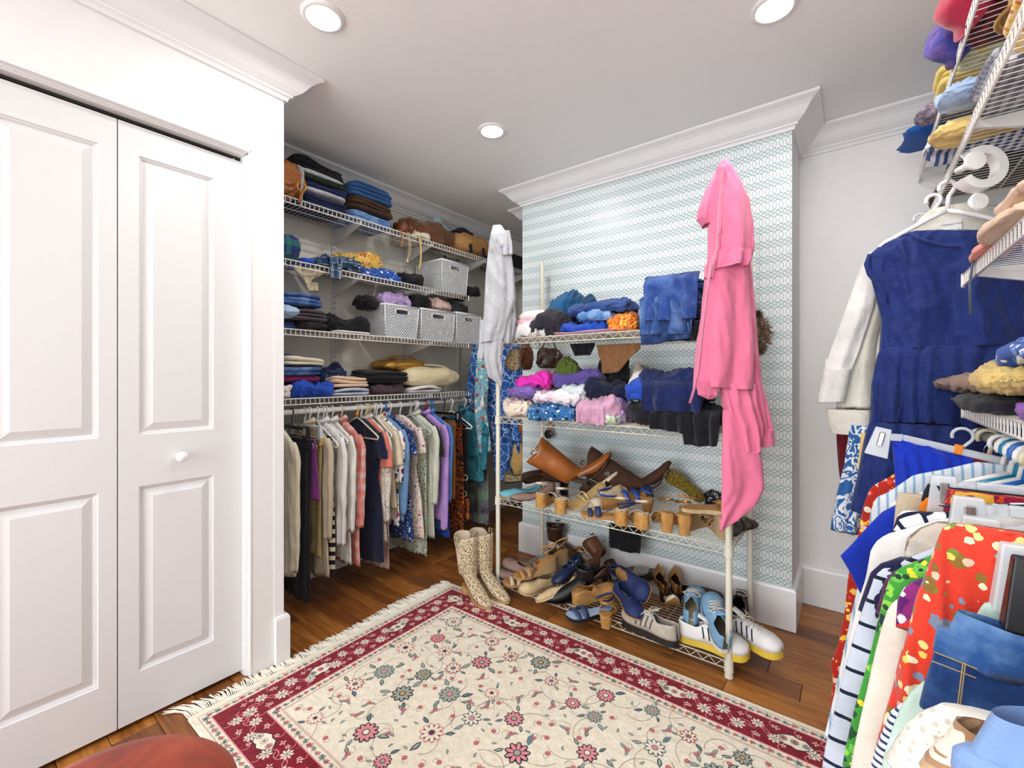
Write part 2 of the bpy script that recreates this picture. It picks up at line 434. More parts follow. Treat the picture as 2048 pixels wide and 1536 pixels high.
# bifold leaves: slab, raised panels, knob
def leaf(y0, y1, wide_right, knob, num):
    X = XD-0.048; th = 0.034; z0, z1 = 0.018, OPZ-0.034
    sl, sr = (0.055, 0.103) if wide_right else (0.103, 0.046)
    pz = [(0.182, 0.818), (0.995, z1-0.1)]
    m = MB(); ys = [y0, y0+sl, y1-sr, y1]; zs = [z0, pz[0][0], pz[0][1], pz[1][0], pz[1][1], z1]
    for i in range(3):
        for j in range(5):
            if i == 1 and j in (1, 3): continue
            m.add([(X, ys[i], zs[j]), (X, ys[i+1], zs[j]), (X, ys[i+1], zs[j+1]), (X, ys[i], zs[j+1])], [(0, 1, 2, 3)])
    m.add([(X, y0, z0), (X, y1, z0), (X, y1, z1), (X, y0, z1), (X-th, y0, z0), (X-th, y1, z0), (X-th, y1, z1), (X-th, y0, z1)],
          [(4, 5, 6, 7), (0, 1, 5, 4), (1, 2, 6, 5), (2, 3, 7, 6), (3, 0, 4, 7)])
    d = struct('door_%d' % num, m, DOORP)
    for (a, b) in pz:
        p = MB(); rings = []
        for ins, dep in [(0, 0), (0.003, 0.005), (0.007, 0.006), (0.009, 0.010), (0.013, 0.012), (0.016, 0.011), (0.038, 0.002), (0.039, 0.0015)]:
            rings.append([(X-dep, ys[1]+ins, a+ins), (X-dep, ys[2]-ins, a+ins), (X-dep, ys[2]-ins, b-ins), (X-dep, ys[1]+ins, b-ins)])
        p.grid(np.array(rings), closed_v=True); p.add(rings[-1], [(0, 1, 2, 3)])
        p.build('door_panel', DOORP, parent=d)
    if knob:
        k = MB(); k.lathe([(0.011, 0), (0.011, 0.003), (0.006, 0.006), (0.006, 0.018), (0.012, 0.022), (0.0175, 0.028), (0.019, 0.034), (0.017, 0.040), (0.010, 0.044), (0.002, 0.0455)], 24)
        k.xform(rot=(0, PI/2, 0), loc=(X, knob, 0.907)); k.build('door_knob', TRIM, parent=d, smooth=True)
LW = 0.3875
leaf(0.3835, 0.3835+LW-0.004, True, 0.553, 1); leaf(-0.004+0.004, 0.3805, False, None, 2)
leaf(-0.3875, -0.004, True, -0.2, 3); leaf(-0.775, -0.3905, False, None, 4)
m = MB(); m.tube([(XD-0.07, 0.742, OPZ-0.036), (XD-0.07, 0.742, OPZ-0.02)], 0.005, 8); struct('trim_5', m, plain('pivot_pin', '#b9b9b9', 0.4, metal=0.8))
# recessed ceiling lamps
def emit(name, col, s):
    n = newmat(name); n.b.inputs['Base Color'].default_value = lin('#ffffff')
    n.b.inputs['Emission Color'].default_value = lin(col); n.b.inputs['Emission Strength'].default_value = s; return n.m
LED = emit('led_lens', '#fff6ea', 14.0)
can_lab = ['recessed round ceiling light above the white bifold doors', 'small round ceiling light in the middle, farthest from the camera',
           'recessed round ceiling light near the right end of the patterned wall', 'recessed ceiling light overhead on the right, out of view', 'recessed ceiling light behind the camera on the left', 'recessed ceiling light behind the camera on the right']
for (cx, cy), lb in list(zip(CANS, can_lab))[:3]:
    t = thing('ceiling_light', lb, 'light', (cx, cy, CEIL), group='recessed ceiling lights')
    m = MB(); m.lathe([(0.052, 0.004), (0.053, -0.006), (0.060, -0.010), (0.070, -0.006), (0.073, 0.0005)], 40)
    m.F = [f for f in m.F if len(f) == 4]; m.M = [0]*len(m.F); m.build('trim_ring', TRIM, parent=t, smooth=True)
    m = MB(); m.lathe([(0.056, -0.0045), (0.04, -0.0075), (0.01, -0.006), (0.001, -0.006)], 32); m.build('lens', LED, parent=t, smooth=True)
# ------------------------------------------------------------------ cloth generators
def superell(t, p): return math.copysign(abs(t)**p, t)
def wrinkle(P, seed, amp, f=9.0):
    """sharp-crested, warped folds: long creases rather than lumps"""
    rs = np.random.RandomState(seed)
    out = 0
    for k, (ff, aa) in enumerate(((1.0, 1.0), (2.1, 0.62), (4.0, 0.30))):
        th = rs.uniform(0, PI); ca, sa = math.cos(th), math.sin(th)
        Q = np.stack([P[..., 0]*ca+P[..., 1]*sa, (-P[..., 0]*sa+P[..., 1]*ca)*2.2, P[..., 2]*1.7], -1)
        w = noise(P, f*ff*0.5, seed+5+k)[..., None]*np.array([0.07, 0.10, 0.06])/ff
        r = 1-np.abs(noise(Q+w, f*ff, seed+k*3))*3.0
        out = out+aa*np.maximum(r, -0.9)
    return amp*(out*0.8-0.45)
def blob(w, d, h, seed, crumple=1.0, nu=54, nv=30, px=0.55, pz=0.6, droop=0.0, wr=1.0):
    """soft lump of bundled cloth, base on z=0"""
    u = np.linspace(0, 2*PI, nu, endpoint=False); v = np.linspace(-PI/2, PI/2, nv)
    U, V_ = np.meshgrid(u, v, indexing='ij')
    f = lambda t, p: np.sign(t)*np.abs(t)**p
    X = w/2*f(np.cos(V_), pz)*f(np.cos(U), px); Y = d/2*f(np.cos(V_), pz)*f(np.sin(U), px); Z = h/2*f(np.sin(V_), pz*1.1)
    A = np.stack([X, Y, Z], -1)
    N = np.stack([X/w**2, Y/d**2, Z/h**2], -1); N /= np.linalg.norm(N, axis=-1)[..., None]+1e-9
    big = noise(A, 7, seed+2)*0.16*min(h, 0.12)*2*crumple
    A = A+N*(big+wrinkle(A, seed, min(0.0125, h*0.16)*min(crumple, 1.2)*wr, 10))[..., None]
    A[..., 2] = np.where(A[..., 2] < 0, A[..., 2]*(1-0.25*crumple*0), A[..., 2])
    A[..., 2] += noise(A*np.array([1, 1, 0]), 6, seed+4)*0.2*h*crumple*(A[..., 2] > -h*0.3)
    A[..., 2] = np.maximum(A[..., 2], -h/2) + h/2
    if droop:
        r = np.clip(np.abs(A[..., 0])/(w/2)-0.55, 0, 1); A[..., 2] -= droop*r*r*4*h*0.3
        A[..., 2] = np.maximum(A[..., 2], 0)
    m = MB(); m.grid(A, closed_u=True); return m
def folded(w, d, h, seed, layers=3, soft=1.0):
    layers = max(layers, min(6, int(round(h/0.026))))
    """a folded garment: flat layers whose rounded fold noses show at the front and sides"""
    m = MB(); rs = np.random.RandomState(seed); t = h/layers
    sag = noise(np.array([[0.0, 0, seed]]), 1)[0]
    for k in range(layers):
        ww = w*(1-0.05*rs.rand()-0.02*k); dd = d*(1-0.06*rs.rand())
        b = blob(ww, dd, t*1.12, seed*7+k, crumple=0.5*soft, nu=64, nv=11, px=0.3, pz=0.5, wr=1.0)
        A = np.array(b.V)
        A[:, 0] += (rs.rand()-.5)*0.03*w; A[:, 1] += (rs.rand()-.5)*0.05*d
        edge = np.clip(np.abs(A[:, 0])/(w/2), 0, 1)**3
        A[:, 2] = A[:, 2]+k*t*0.97+noise(A*np.array([1, 1, 0])+seed, 5, seed)*0.02*soft*(k > 0)-edge*0.004*k
        b.V = [tuple(q) for q in A]; m.add(b.V, b.F)
    return m
def smooth_rows(rows, n):
    R = np.array([tuple(r)+((0.03,) if len(r) == 3 else ()) for r in rows], float)
    s = np.concatenate([[0], np.cumsum(np.hypot(np.diff(R[:, 0]), 0.5*np.abs(np.diff(R[:, 1]))+0.5*np.abs(np.diff(R[:, 2])))+1e-5)])
    q = np.linspace(0, s[-1], n)
    return np.stack([np.interp(q, s, R[:, k]) for k in range(4)], 1), q/s[-1]
def cloth_tube(rows, O, A, B, seed, nf=7, amp=0.018, nt=60, nr=44, wr=1.0, hemcurl=0.012, flare=1.0, m=None, closetop=True, topamp=0.15, backdrop=0.0, topback=0.0):
    """hanging cloth: rows of (z, left, right[, half thickness]) in the vertical frame O + a*A + b*B"""
    R, q = smooth_rows(rows, nr); rs = np.random.RandomState(seed)
    th = np.linspace(0, 2*PI, nt, endpoint=False)
    O = np.array(O, float); A = np.array(A, float); B = np.array(B, float)
    z = R[:, 0][:, None]; a0 = R[:, 1][:, None]; a1 = R[:, 2][:, None]; T = R[:, 3][:, None]
    c = (a0+a1)/2; hw = (a1-a0)/2
    ct = np.cos(th)[None, :]; st = np.sin(th)[None, :]
    s = np.sign(ct)*np.abs(ct)**0.8
    a = c+hw*s; b = T*np.sign(st)*np.abs(st)**0.75
    ph = rs.uniform(0, 6.28); Q = q[:, None]
    grow = topamp+(1-topamp)*Q**0.7
    W0 = float(np.max(hw))*2+1e-6
    u = s*hw/W0*2    # physical coordinate normalised
    C = np.stack([u*nf*0.55+0*z, z*1.1/0.6+0*u, np.full_like(u+z, seed*1.7)], -1)
    f1 = np.sin(u*nf*1.9+ph+1.6*noise(C*np.array([.5, .8, 1]), 1, seed))*0.6+noise(C, 1.3, seed+1)*0.9
    b = b+amp*grow*f1
    a = a+amp*0.35*grow*noise(C+7, 1.2, seed+2)
    Pn = O+a[..., None]*A+b[..., None]*B; Pn[..., 2] = z+0*a
    wv = wrinkle(np.stack([Pn[..., 0]+.25*Pn[..., 2], Pn[..., 1], Pn[..., 2]*.3], -1), seed+3, 0.0045*wr, 9)
    Pn = Pn+B*(wv*np.sign(st+1e-6)*(np.abs(st)**0.5))[..., None]
    Pn[..., 2] += noise(np.stack([a*5, b*3, 0*a+seed], -1), 1.0, seed+6)*0.018*Q**3
    Pn[..., 2] += -backdrop*Q**4*(np.abs(s)**2)
    if topback: Pn = Pn-B*(topback*np.clip(1-Q*3.5, 0, 1)**2)[..., None]
    P = Pn
    if closetop:
        top = P[0].copy(); cen = top.mean(0); P = np.concatenate([(cen+(top-cen)*0.15)[None]*1.0, P], 0)
    # turned-in hem
    h = P[-1].copy(); cc = h.mean(0); inn = h+(cc-h)*0.04; inn[:, 2] += hemcurl
    inn2 = h+(cc-h)*0.10; inn2[:, 2] += hemcurl*4
    P = np.concatenate([P, inn[None], inn2[None]], 0)
    m = m or MB(); m.grid(P, closed_v=True)
    return m
YA, YBv = (1, 0, 0), (0, -1, 0)
def ygarment(rows, Y, seed, **k): return cloth_tube(rows, (0, Y, 0), YA, YBv, seed, **k)
def pxrows(d, rows):
    return [((CAMZ-(r[0]-HORIZ)/FPX*d), (r[1]-1024)/FPX*d, (r[2]-1024)/FPX*d)+tuple(r[3:]) for r in rows]
def fgarment(d, rows, seed, **k): return cloth_tube(pxrows(d, rows), d*Fv, Rv, -Fv, seed, **k)
# ------------------------------------------------------------------ hangers
PLW = plain('hanger_white_plastic', '#f1f1ef', 0.3); PLC = plain('hanger_cream_plastic', '#e2d7b4', 0.35)
PLG = plain('hanger_grey_plastic', '#c9ccd0', 0.35); PLB = plain('hanger_blue_plastic', '#2f6fc4', 0.3)
PLK = plain('hanger_black_plastic', '#17171a', 0.35); PLD = plain('hanger_green_plastic', '#2c4a35', 0.35)
PLT = plain('hanger_teal_plastic', '#1b7fa3', 0.3)
CLEAR = plain('hanger_frosted_plastic', '#e3e9ee', 0.22, alpha=0.62)
CHROME = plain('clip_chrome', '#c9c9c9', 0.2, metal=0.9)
WIREM = plain('hanger_wire', '#b9b5a8', 0.35, metal=0.7)
def hook_pts(zr, r=0.017, drop=0.05):
    """hook over a rod at height zr; in (a, z), neck ends at z = zr - drop"""
    P = []
    for k in range(9):
        t = -0.5+k*(PI+0.6)/8
        P.append((r*math.cos(t), zr+r*math.sin(t)))
    P = P[::-1]
    return P      # starts on the -a side, ends low on the +a side
def hanger_mb(w=0.41, rise=0.10, r=0.0042, rod=0.0190, drop=0.055, bar=True, n=6):
    m = MB(); hk = [(rod*math.cos(t), rod*math.sin(t)+0.0) for t in np.linspace(PI+0.55, -0.35, 10)]
    P = [(a, 0, z) for a, z in hk]+[(0.004, 0, -rod-0.012), (0, 0, -drop)]
    m.tube(P, r, n)
    h = w/2; z0 = -drop
    tri = [(0, 0, z0), (-h*0.25, 0, z0-rise*0.2), (-h*0.92, 0, z0-rise*0.88), (-h, 0, z0-rise), (-h*0.97, 0, z0-rise-0.012)]
    if bar: P = tri+[(-h*0.5, 0, z0-rise-0.013), (h*0.5, 0, z0-rise-0.013)]+[(-a, b, z) for a, b, z in tri[::-1]]
    else: P = tri[::-1][1:]+[(-a, b, z) for a, b, z in tri[1:-1]]
    m.tube(P, r*1.15, n)
    return m
def clip_mb(w=0.36, drop=0.075):
    """flat moulded skirt hanger: body mesh, clips mesh"""
    m = MB(); hk = [(0.0182*math.cos(t), 0, 0.0182*math.sin(t)) for t in np.linspace(PI+0.55, -0.35, 10)]
    m.tube(hk+[(0.004, 0, -0.03), (0, 0, -drop+0.02)], 0.0035, 6)
    h = w/2; t = 0.006
    m.bbox((-h*0.62, -t, -drop), (h*0.62, t, -drop+0.017), 0.003)
    for s in (-1, 1):
        m.add([(s*h*0.62, -t, -drop+0.017), (s*h*0.62, -t, -drop), (s*h*0.95, -t, -drop-0.012), (s*h*0.95, -t, -drop+0.006),
               (s*h*0.62, t, -drop+0.017), (s*h*0.62, t, -drop), (s*h*0.95, t, -drop-0.012), (s*h*0.95, t, -drop+0.006)],
              [(0, 1, 2, 3), (7, 6, 5, 4), (0, 3, 7, 4), (1, 5, 6, 2), (3, 2, 6, 7), (0, 4, 5, 1)])
    C = []; K = []
    for s in (-1, 1):
        x = s*h*0.86; c = MB(); k = MB(); C.append(c); K.append(k)
        c.add([(x-0.016, -0.007, -drop+0.022), (x+0.016, -0.007, -drop+0.022), (x+0.024, -0.011, -drop-0.052), (x-0.024, -0.011, -drop-0.052),
               (x-0.016, 0.007, -drop+0.022), (x+0.016, 0.007, -drop+0.022), (x+0.024, 0.011, -drop-0.052), (x-0.024, 0.011, -drop-0.052)],
              [(0, 1, 2, 3), (7, 6, 5, 4), (0, 4, 5, 1), (1, 5, 6, 2), (2, 6, 7, 3), (3, 7, 4, 0)])
        k.bbox((x-0.006, -0.014, -drop-0.025), (x+0.006, 0.014, -drop+0.012), 0.002)
    return m, C, K
_hcache = {}
def put_hanger(label, loc, kind='tube', mat=None, w=0.41, rise=0.1, tilt=0.0, yaw=0.0, group=None, tagc=None, clip2=None, r=0.0042, drop=0.055):
    mat = mat or PLW; key = (kind, mat.name, round(w, 2), round(rise, 2), r, drop)
    t = thing('clothes_hanger' if kind != 'clip' else 'clip_hanger', label, 'hanger', loc, (0, tilt, yaw), group)
    if key in _hcache:
        for ch in _hcache[key]:
            c = ch.copy(); COL.objects.link(c); c.parent = t
    else:
        if kind == 'clip':
            a, b, c = clip_mb(w, max(drop, 0.045)); L = [a.build('hanger_body', mat, parent=t, smooth=False)]+[q.build('clip', clip2 or mat, parent=t, bev=0.002) for q in b]+[q.build('clip_spring', CHROME, parent=t) for q in c]
        elif kind == 'wire':
            L = [hanger_mb(w, rise, 0.0014, drop=drop).build('wire_frame', mat, parent=t, smooth=True)]
        else:
            L = [hanger_mb(w, rise, r, drop=drop).build('hanger_frame', mat, parent=t, smooth=True)]
        _hcache[key] = L
    if tagc:
        m = MB(); m.bbox((-0.008, -0.007, -0.045), (0.008, 0.007, -0.022), 0.002); o = m.build('size_marker', tagc, parent=t); o['label'] = 'coloured size marker'
    return t
# ------------------------------------------------------------------ white ventilated shelves on the walls
VINYL = plain('white_vinyl_wire', '#f0efe9', 0.35)
METALW = plain('shelf_bracket_metal', '#d6d6d4', 0.35, metal=0.1)
def wire_shelf(label, xf, xb, y0, y1, z, brackets, lip=0.03, group=None):
    s = 1 if xb > xf else -1
    t = thing('wire_shelf', label, 'shelf', (xf, y0, z), group=group); o = (xf, y0, z)
    def bar(p, q, r, mb, n=5): mb.tube([p, q], r, n)
    m = MB(); bar((xf, y0, z), (xf, y1, z), 0.0032, m, 6); bar((xf, y0, z-lip), (xf, y1, z-lip), 0.0032, m, 6); m.build('front_rail', VINYL, parent=t, origin=o, smooth=True)
    m = MB(); bar((xb-s*0.006, y0, z-0.004), (xb-s*0.006, y1, z-0.004), 0.003, m); bar(((xf+xb)/2, y0, z-0.005), ((xf+xb)/2, y1, z-0.005), 0.003, m)
    m.build('back_rail', VINYL, parent=t, origin=o, smooth=True)
    m = MB(); k = MB(); n_ = int((y1-y0)/0.0254)
    for i in range(n_+1):
        y = y0+i*(y1-y0)/n_
        m.tube([(xf, y, z+0.0006), (xb-s*0.004, y, z+0.0006)], 0.0015, 4)
        k.tube([(xf-s*0.001, y, z), (xf-s*0.001, y, z-lip)], 0.0017, 4)
    a = m.build('shelf_wires', VINYL, parent=t, origin=o); a['kind'] = 'stuff'
    a = k.build('lip_wires', VINYL, parent=t, origin=o); a['kind'] = 'stuff'
    for y in brackets:
        b = MB(); L = abs(xb-xf)-0.012; X0 = xb-s*0.004
        V = []; 
        for dy in (-0.006, 0.006):
            V += [(X0, y+dy, z-0.006), (X0-s*L, y+dy, z-0.006), (X0-s*L, y+dy, z-0.022), (X0-s*0.02, y+dy, z-0.10), (X0, y+dy, z-0.10)]
        b.add(V, [(0, 1, 2, 3, 4), (9, 8, 7, 6, 5)]+[(i, (i+1) % 5, 5+(i+1) % 5, 5+i) for i in range(5)])
        b.build('bracket', METALW, parent=t, origin=o)
    for y in (y0, y1):
        b = MB(); b.bbox((min(xf-0.004, xf+0.004), y-0.004, z-lip-0.004), (max(xf-0.004, xf+0.004), y+0.004, z+0.004), 0.002); b.build('end_cap', VINYL, parent=t, origin=o)
    return t
XFL = XS+0.30
LSZ = [2.10, 1.784, 1.435, 1.081]
UPY = [1.52, 2.07, 2.62]
wire_shelf('topmost white wire shelf on the left alcove wall under the crown moulding', XFL, XS, 0.93, 3.42, LSZ[0], [1.52, 2.07, 2.62, 3.2], group='wire shelves on the left wall')
wire_shelf('second white wire shelf down on the left wall, with the single lattice basket', XFL, XS, 0.93, 2.42, LSZ[1], UPY[:2], group='wire shelves on the left wall')
wire_shelf('third white wire shelf down on the left wall, with three lattice baskets', XFL, XS, 0.93, 2.42, LSZ[2], UPY[:2], group='wire shelves on the left wall')
wire_shelf('lowest white wire shelf on the left wall, just above the clothes rod', XFL, XS, 0.93, 2.42, LSZ[3], UPY[:2], group='wire shelves on the left wall')
for i, y in enumerate(UPY):
    m = MB(); m.box((XS+0.001, y-0.0125, 0.75), (XS+0.012, y+0.0125, 2.13)); 
    o = m.build('shelf_upright', METALW, origin=(XS, y, 0.75))
    sl = MB()
    tag(o, ['slotted metal shelf upright on the left wall, the one nearest the closet doors', 'slotted metal shelf upright behind the two stacked lattice baskets', 'slotted metal shelf upright farthest from the closet doors'][i], 'upright', 'shelf uprights on the left wall')
    for k in range(40):
        z = 0.78+k*0.033; sl.box((XS+0.0115, y-0.006, z), (XS+0.0124, y-0.003, z+0.018)); sl.box((XS+0.0115, y+0.003, z), (XS+0.0124, y+0.006, z+0.018))
    a = sl.build('slots', plain('slot_shadow', '#3d3d3c', 0.8), parent=o); a.location = (-XS, -y, -0.75); a['kind'] = 'stuff'
def rod(label, x, y0, y1, z, r, mat, hooks, sup=None):
    t = thing('clothes_rod', label, 'rod', (x, y0, z)); m = MB(); m.tube([(x, y0, z), (x, y1, z)], r, 16); m.build('rod_tube', mat, parent=t, origin=(x, y0, z), smooth=True)
    for y, zt in hooks:
        h = MB(); P = [(x, y, z-r-0.002)]+[(x+(r+0.003)*math.sin(a), y, z-(r+0.003)*math.cos(a)) for a in np.linspace(0, -PI*0.75, 6)]+[(x-0.03, y, z+0.03), (x-0.032, y, zt)]
        h.tube([(2*x-p[0], p[1], p[2]) if sup else p for p in P], 0.004, 5); h.build('rod_hook', VINYL, parent=t, origin=(x, y0, z), smooth=True)
    for y in (y0, y1):
        c = MB(); c.tube([(x, y-0.006, z), (x, y+0.006, z)], r*1.25, 16); c.build('end_cap', mat, parent=t, origin=(x, y0, z), smooth=False)
    return t
ROX, ROZ = -2.29, 1.012
rod('white clothes rod hung beneath the lowest left wire shelf', ROX, 0.93, 2.46, ROZ, 0.0135, plain('rod_white', '#e9e9e6', 0.3), [(1.30, LSZ[3]-0.01), (1.75, LSZ[3]-0.01), (2.2, LSZ[3]-0.01)])
# right-hand wall
XFR = 0.235
RSZ = [2.13, 1.85, 1.475, 1.117]
GR = 'wire shelves on the right wall'
wire_shelf('topmost white wire shelf on the right wall, near the ceiling with hats hanging over', XFR, XR, 0.35, 2.80, RSZ[0], [1.2, 2.0, 2.7], group=GR)
wire_shelf('second white wire shelf on the right wall, running over the hanging navy dress', XFR, XR, 0.35, 2.56, RSZ[1], [1.0, 1.62, 2.25], group=GR)
wire_shelf('short wire shelf cut off in front of the navy dress chest, dark strap hanging over', XFR, XR, 0.35, 1.725, RSZ[2], [1.0, 1.62], group=GR)
wire_shelf('short lowest wire shelf on the right with folded knits, above the hanger rod', XFR, XR, 0.35, 1.725, RSZ[3], [1.0, 1.55], group=GR)
RRX, RRZ = 0.262, 1.045
rod('chrome clothes rod on the right wall crowded with plastic hangers', RRX, 0.35, 1.70, RRZ, 0.0135, CHROME, [], True)
# ------------------------------------------------------------------ four-tier rack in front of the wallpaper
CREAM = plain('rack_cream_enamel', '#dedccb', 0.3, var=0.05, bs=40)
RX0, RX1, RY0, RY1 = -1.583, -0.398, 1.935, 2.375
RZ = [0.062, 0.518, 0.967, 1.402]
t = thing('wire_rack', 'cream wire storage rack with four shelves standing before the patterned wall', 'rack', (RX0, RY0, 0))
O0 = (RX0, RY0, 0)
for x, y, zt in [(RX0, RY0, 1.93), (RX1, RY0, 1.96), (RX0+0.003, RY1, 1.92), (RX1+0.003, RY1, 1.93)]:
    m = MB(); m.lathe([(0.0127, 0.012), (0.0127, zt-0.006), (0.009, zt), (0.001, zt)], 20, (x, y, 0)); p = m.build('post', CREAM, parent=t, origin=O0, angle=40)
    m = MB(); m.lathe([(0.009, 0.0), (0.0165, 0.001), (0.0165, 0.012), (0.0135, 0.020), (0.0135, 0.03)], 20, (x, y, 0)); m.build('foot', CREAM, parent=t, origin=O0, angle=40)
for z in RZ:
    s = thing('shelf', None, None, (0, 0, 0)); s.parent = t
    f = MB()
    loop = [(RX0, RY0), (RX1, RY0), (RX1, RY1), (RX0, RY1)]
    for zz in (z, z-0.030):
        for i in range(4):
            a, b = loop[i], loop[(i+1) % 4]; f.tube([(a[0], a[1], zz), (b[0], b[1], zz)], 0.0026, 6)
    f.build('shelf_frame', CREAM, parent=s, origin=O0, smooth=True)
    k = MB()
    for a, b in ((loop[0], loop[1]), (loop[1], loop[2]), (loop[2], loop[3]), (loop[3], loop[0])):
        L = math.hypot(b[0]-a[0], b[1]-a[1]); nn = int(L/0.024)//2*2
        P = [(a[0]+(b[0]-a[0])*(i/nn), a[1]+(b[1]-a[1])*(i/nn), z-0.002 if i % 2 else z-0.028) for i in range(nn+1)]
        k.tube(P, 0.0019, 5)
    o = k.build('truss_wire', CREAM, parent=s, origin=O0); o['kind'] = 'stuff'
    w = MB(); n_ = 17
    for i in range(1, n_): y = RY0+(RY1-RY0)*i/n_; w.tube([(RX0, y, z+0.001), (RX1, y, z+0.001)], 0.0016, 5)
    for x in (RX0+0.3, (RX0+RX1)/2, RX1-0.3): w.tube([(x, RY0, z-0.003), (x, RY1, z-0.003)], 0.0028, 5)
    o = w.build('deck_wires', CREAM, parent=s, origin=O0); o['kind'] = 'stuff'
    for x, y in loop:
        c = MB(); c.lathe([(0.0135, z-0.038), (0.0185, z-0.037), (0.0165, z+0.006), (0.0135, z+0.008)], 20, (x, y, 0)); c.build('sleeve', CREAM, parent=s, origin=O0, angle=40)
# ------------------------------------------------------------------ rug
RGX0, RGX1, RGY0, RGY1, RT = -1.835, 0.10, 0.545, 1.825, 0.009
rug = thing('area_rug', 'cream and crimson floral wool rug with a knotted white fringe on the wood floor', 'rug', (RGX0, RGY0, 0))
RO = (RGX0, RGY0, 0)
WOOLC = fab('wool_cream', '#f6eedb', 'marl', ['#ece2ca'], 60, rough=0.95); WOOLR = fab('wool_crimson', '#8c1026', 'marl', ['#7a0c20'], 60, rough=0.95)
WP = plain('wool_rose', '#dd8f95', 0.95); WK = plain('wool_charcoal', '#39424a', 0.95); WT = plain('wool_slate', '#6d8088', 0.95)
WG = plain('wool_sage', '#a3a99a', 0.95); WD = plain('wool_deep_rose', '#b23a4c', 0.95); WI = plain('wool_ivory', '#f0e6d2', 0.95)
WB = plain('wool_tan', '#c49a6c', 0.95); WN = plain('wool_navy', '#24405c', 0.95); WV = plain('wool_vine', '#9a8c80', 0.95); WF = plain('fringe_white', '#efeadb', 0.95)
def ring_rect(mb, i0, i1, z, th=0.0008):
    x0, x1, y0, y1 = RGX0, RGX1, RGY0, RGY1
    for a, b in (((x0+i0, y0+i0), (x1-i0, y0+i1)), ((x0+i0, y1-i1), (x1-i0, y1-i0)), ((x0+i0, y0+i1), (x0+i1, y1-i1)), ((x1-i1, y0+i1), (x1-i0, y1-i1))):
        mb.box((a[0], a[1], z-th), (b[0], b[1], z))
m = MB(); m.bbox((RGX0, RGY0, 0.0005), (RGX1, RGY1, RT), 0.003); m.build('pile_field', WOOLC, parent=rug, origin=RO)
m = MB(); ring_rect(m, 0.056, 0.180, RT+0.0006); m.build('border_band', WOOLR, parent=rug, origin=RO)
m = MB(); ring_rect(m, 0.052, 0.056, RT+0.0007); ring_rect(m, 0.180, 0.184, RT+0.0007); ring_rect(m, 0.221, 0.2225, RT+0.0006); m.build('border_piping', WP, parent=rug, origin=RO)
m = MB(); ring_rect(m, 0.022, 0.0235, RT+0.0006); ring_rect(m, 0.2165, 0.218, RT+0.0006); m.build('border_line', WV, parent=rug, origin=RO)
rr = random.Random(11)
class Motif:
    def __init__(s): s.m = MB()
    def poly(s, pts, mi, z): s.m.mi = mi; s.m.add([(x, y, z) for x, y in pts], [tuple(range(len(pts)))])
MO = Motif(); PAL = [WP, WK, WT, WG, WD, WI, WB, WN, WV]
Z0 = RT+0.0009
def petal_flower(x, y, r, n, cout, cin, cc, z, a0=0, sq=1.0, serr=0.0, fan=2*PI):
    # outline first, then petal shapes
    for k in range(n):
        a = a0+fan*k/n; px, py = math.cos(a), math.sin(a)
        def q(u, v): return (x+(px*u-py*v), y+(py*u+px*v)*sq)
        MO.poly([q(r*.2, -r*.16), q(r*.6, -r*.27*1.15), q(r*.95, -r*.16), q(r*1.06, 0), q(r*.95, r*.16), q(r*.6, r*.27*1.15), q(r*.2, r*.16)], cout, z)
        MO.poly([q(r*.25, -r*.09), q(r*.6, -r*.17), q(r*.88, -r*.09), q(r*.94, 0), q(r*.88, r*.09), q(r*.6, r*.17), q(r*.25, r*.09)], cin, z+.0002)
    MO.poly([(x+math.cos(2*PI*k/8)*r*.34, y+math.sin(2*PI*k/8)*r*.34*sq) for k in range(8)], cout, z+.0004)
    MO.poly([(x+math.cos(2*PI*k/8)*r*.25, y+math.sin(2*PI*k/8)*r*.25*sq) for k in range(8)], cc, z+.0006)
def leaf_(x, y, L, a, c1, c2, z, bend=0.2):
    px, py = math.cos(a), math.sin(a)
    def q(u, v): v += bend*u*(1-u/L)/L*L; return (x+px*u-py*v, y+py*u+px*v)
    W = L*.2
    MO.poly([q(0, 0), q(L*.3, -W), q(L*.65, -W*.9), q(L, 0), q(L*.6, W), q(L*.25, W*.8)], c1, z)
    MO.poly([q(L*.12, 0), q(L*.35, -W*.6), q(L*.62, -W*.5), q(L*.85, 0), q(L*.58, W*.55), q(L*.3, W*.45)], c2, z+.0002)
def vine(x, y, L, a, curl, w, c, z, n=14):
    pts = []; s = L/n
    for k in range(n+1):
        pts.append((x, y)); x += s*math.cos(a); y += s*math.sin(a); a += curl/n
    for k in range(n):
        (ax, ay), (bx, by) = pts[k], pts[k+1]; dx, dy = bx-ax, by-ay; l = math.hypot(dx, dy)+1e-9; nx, ny = -dy/l*w/2, dx/l*w/2
        MO.poly([(ax-nx, ay-ny), (bx-nx, by-ny), (bx+nx, by+ny), (ax+nx, ay+ny)], c, z)
    return pts[-1], a
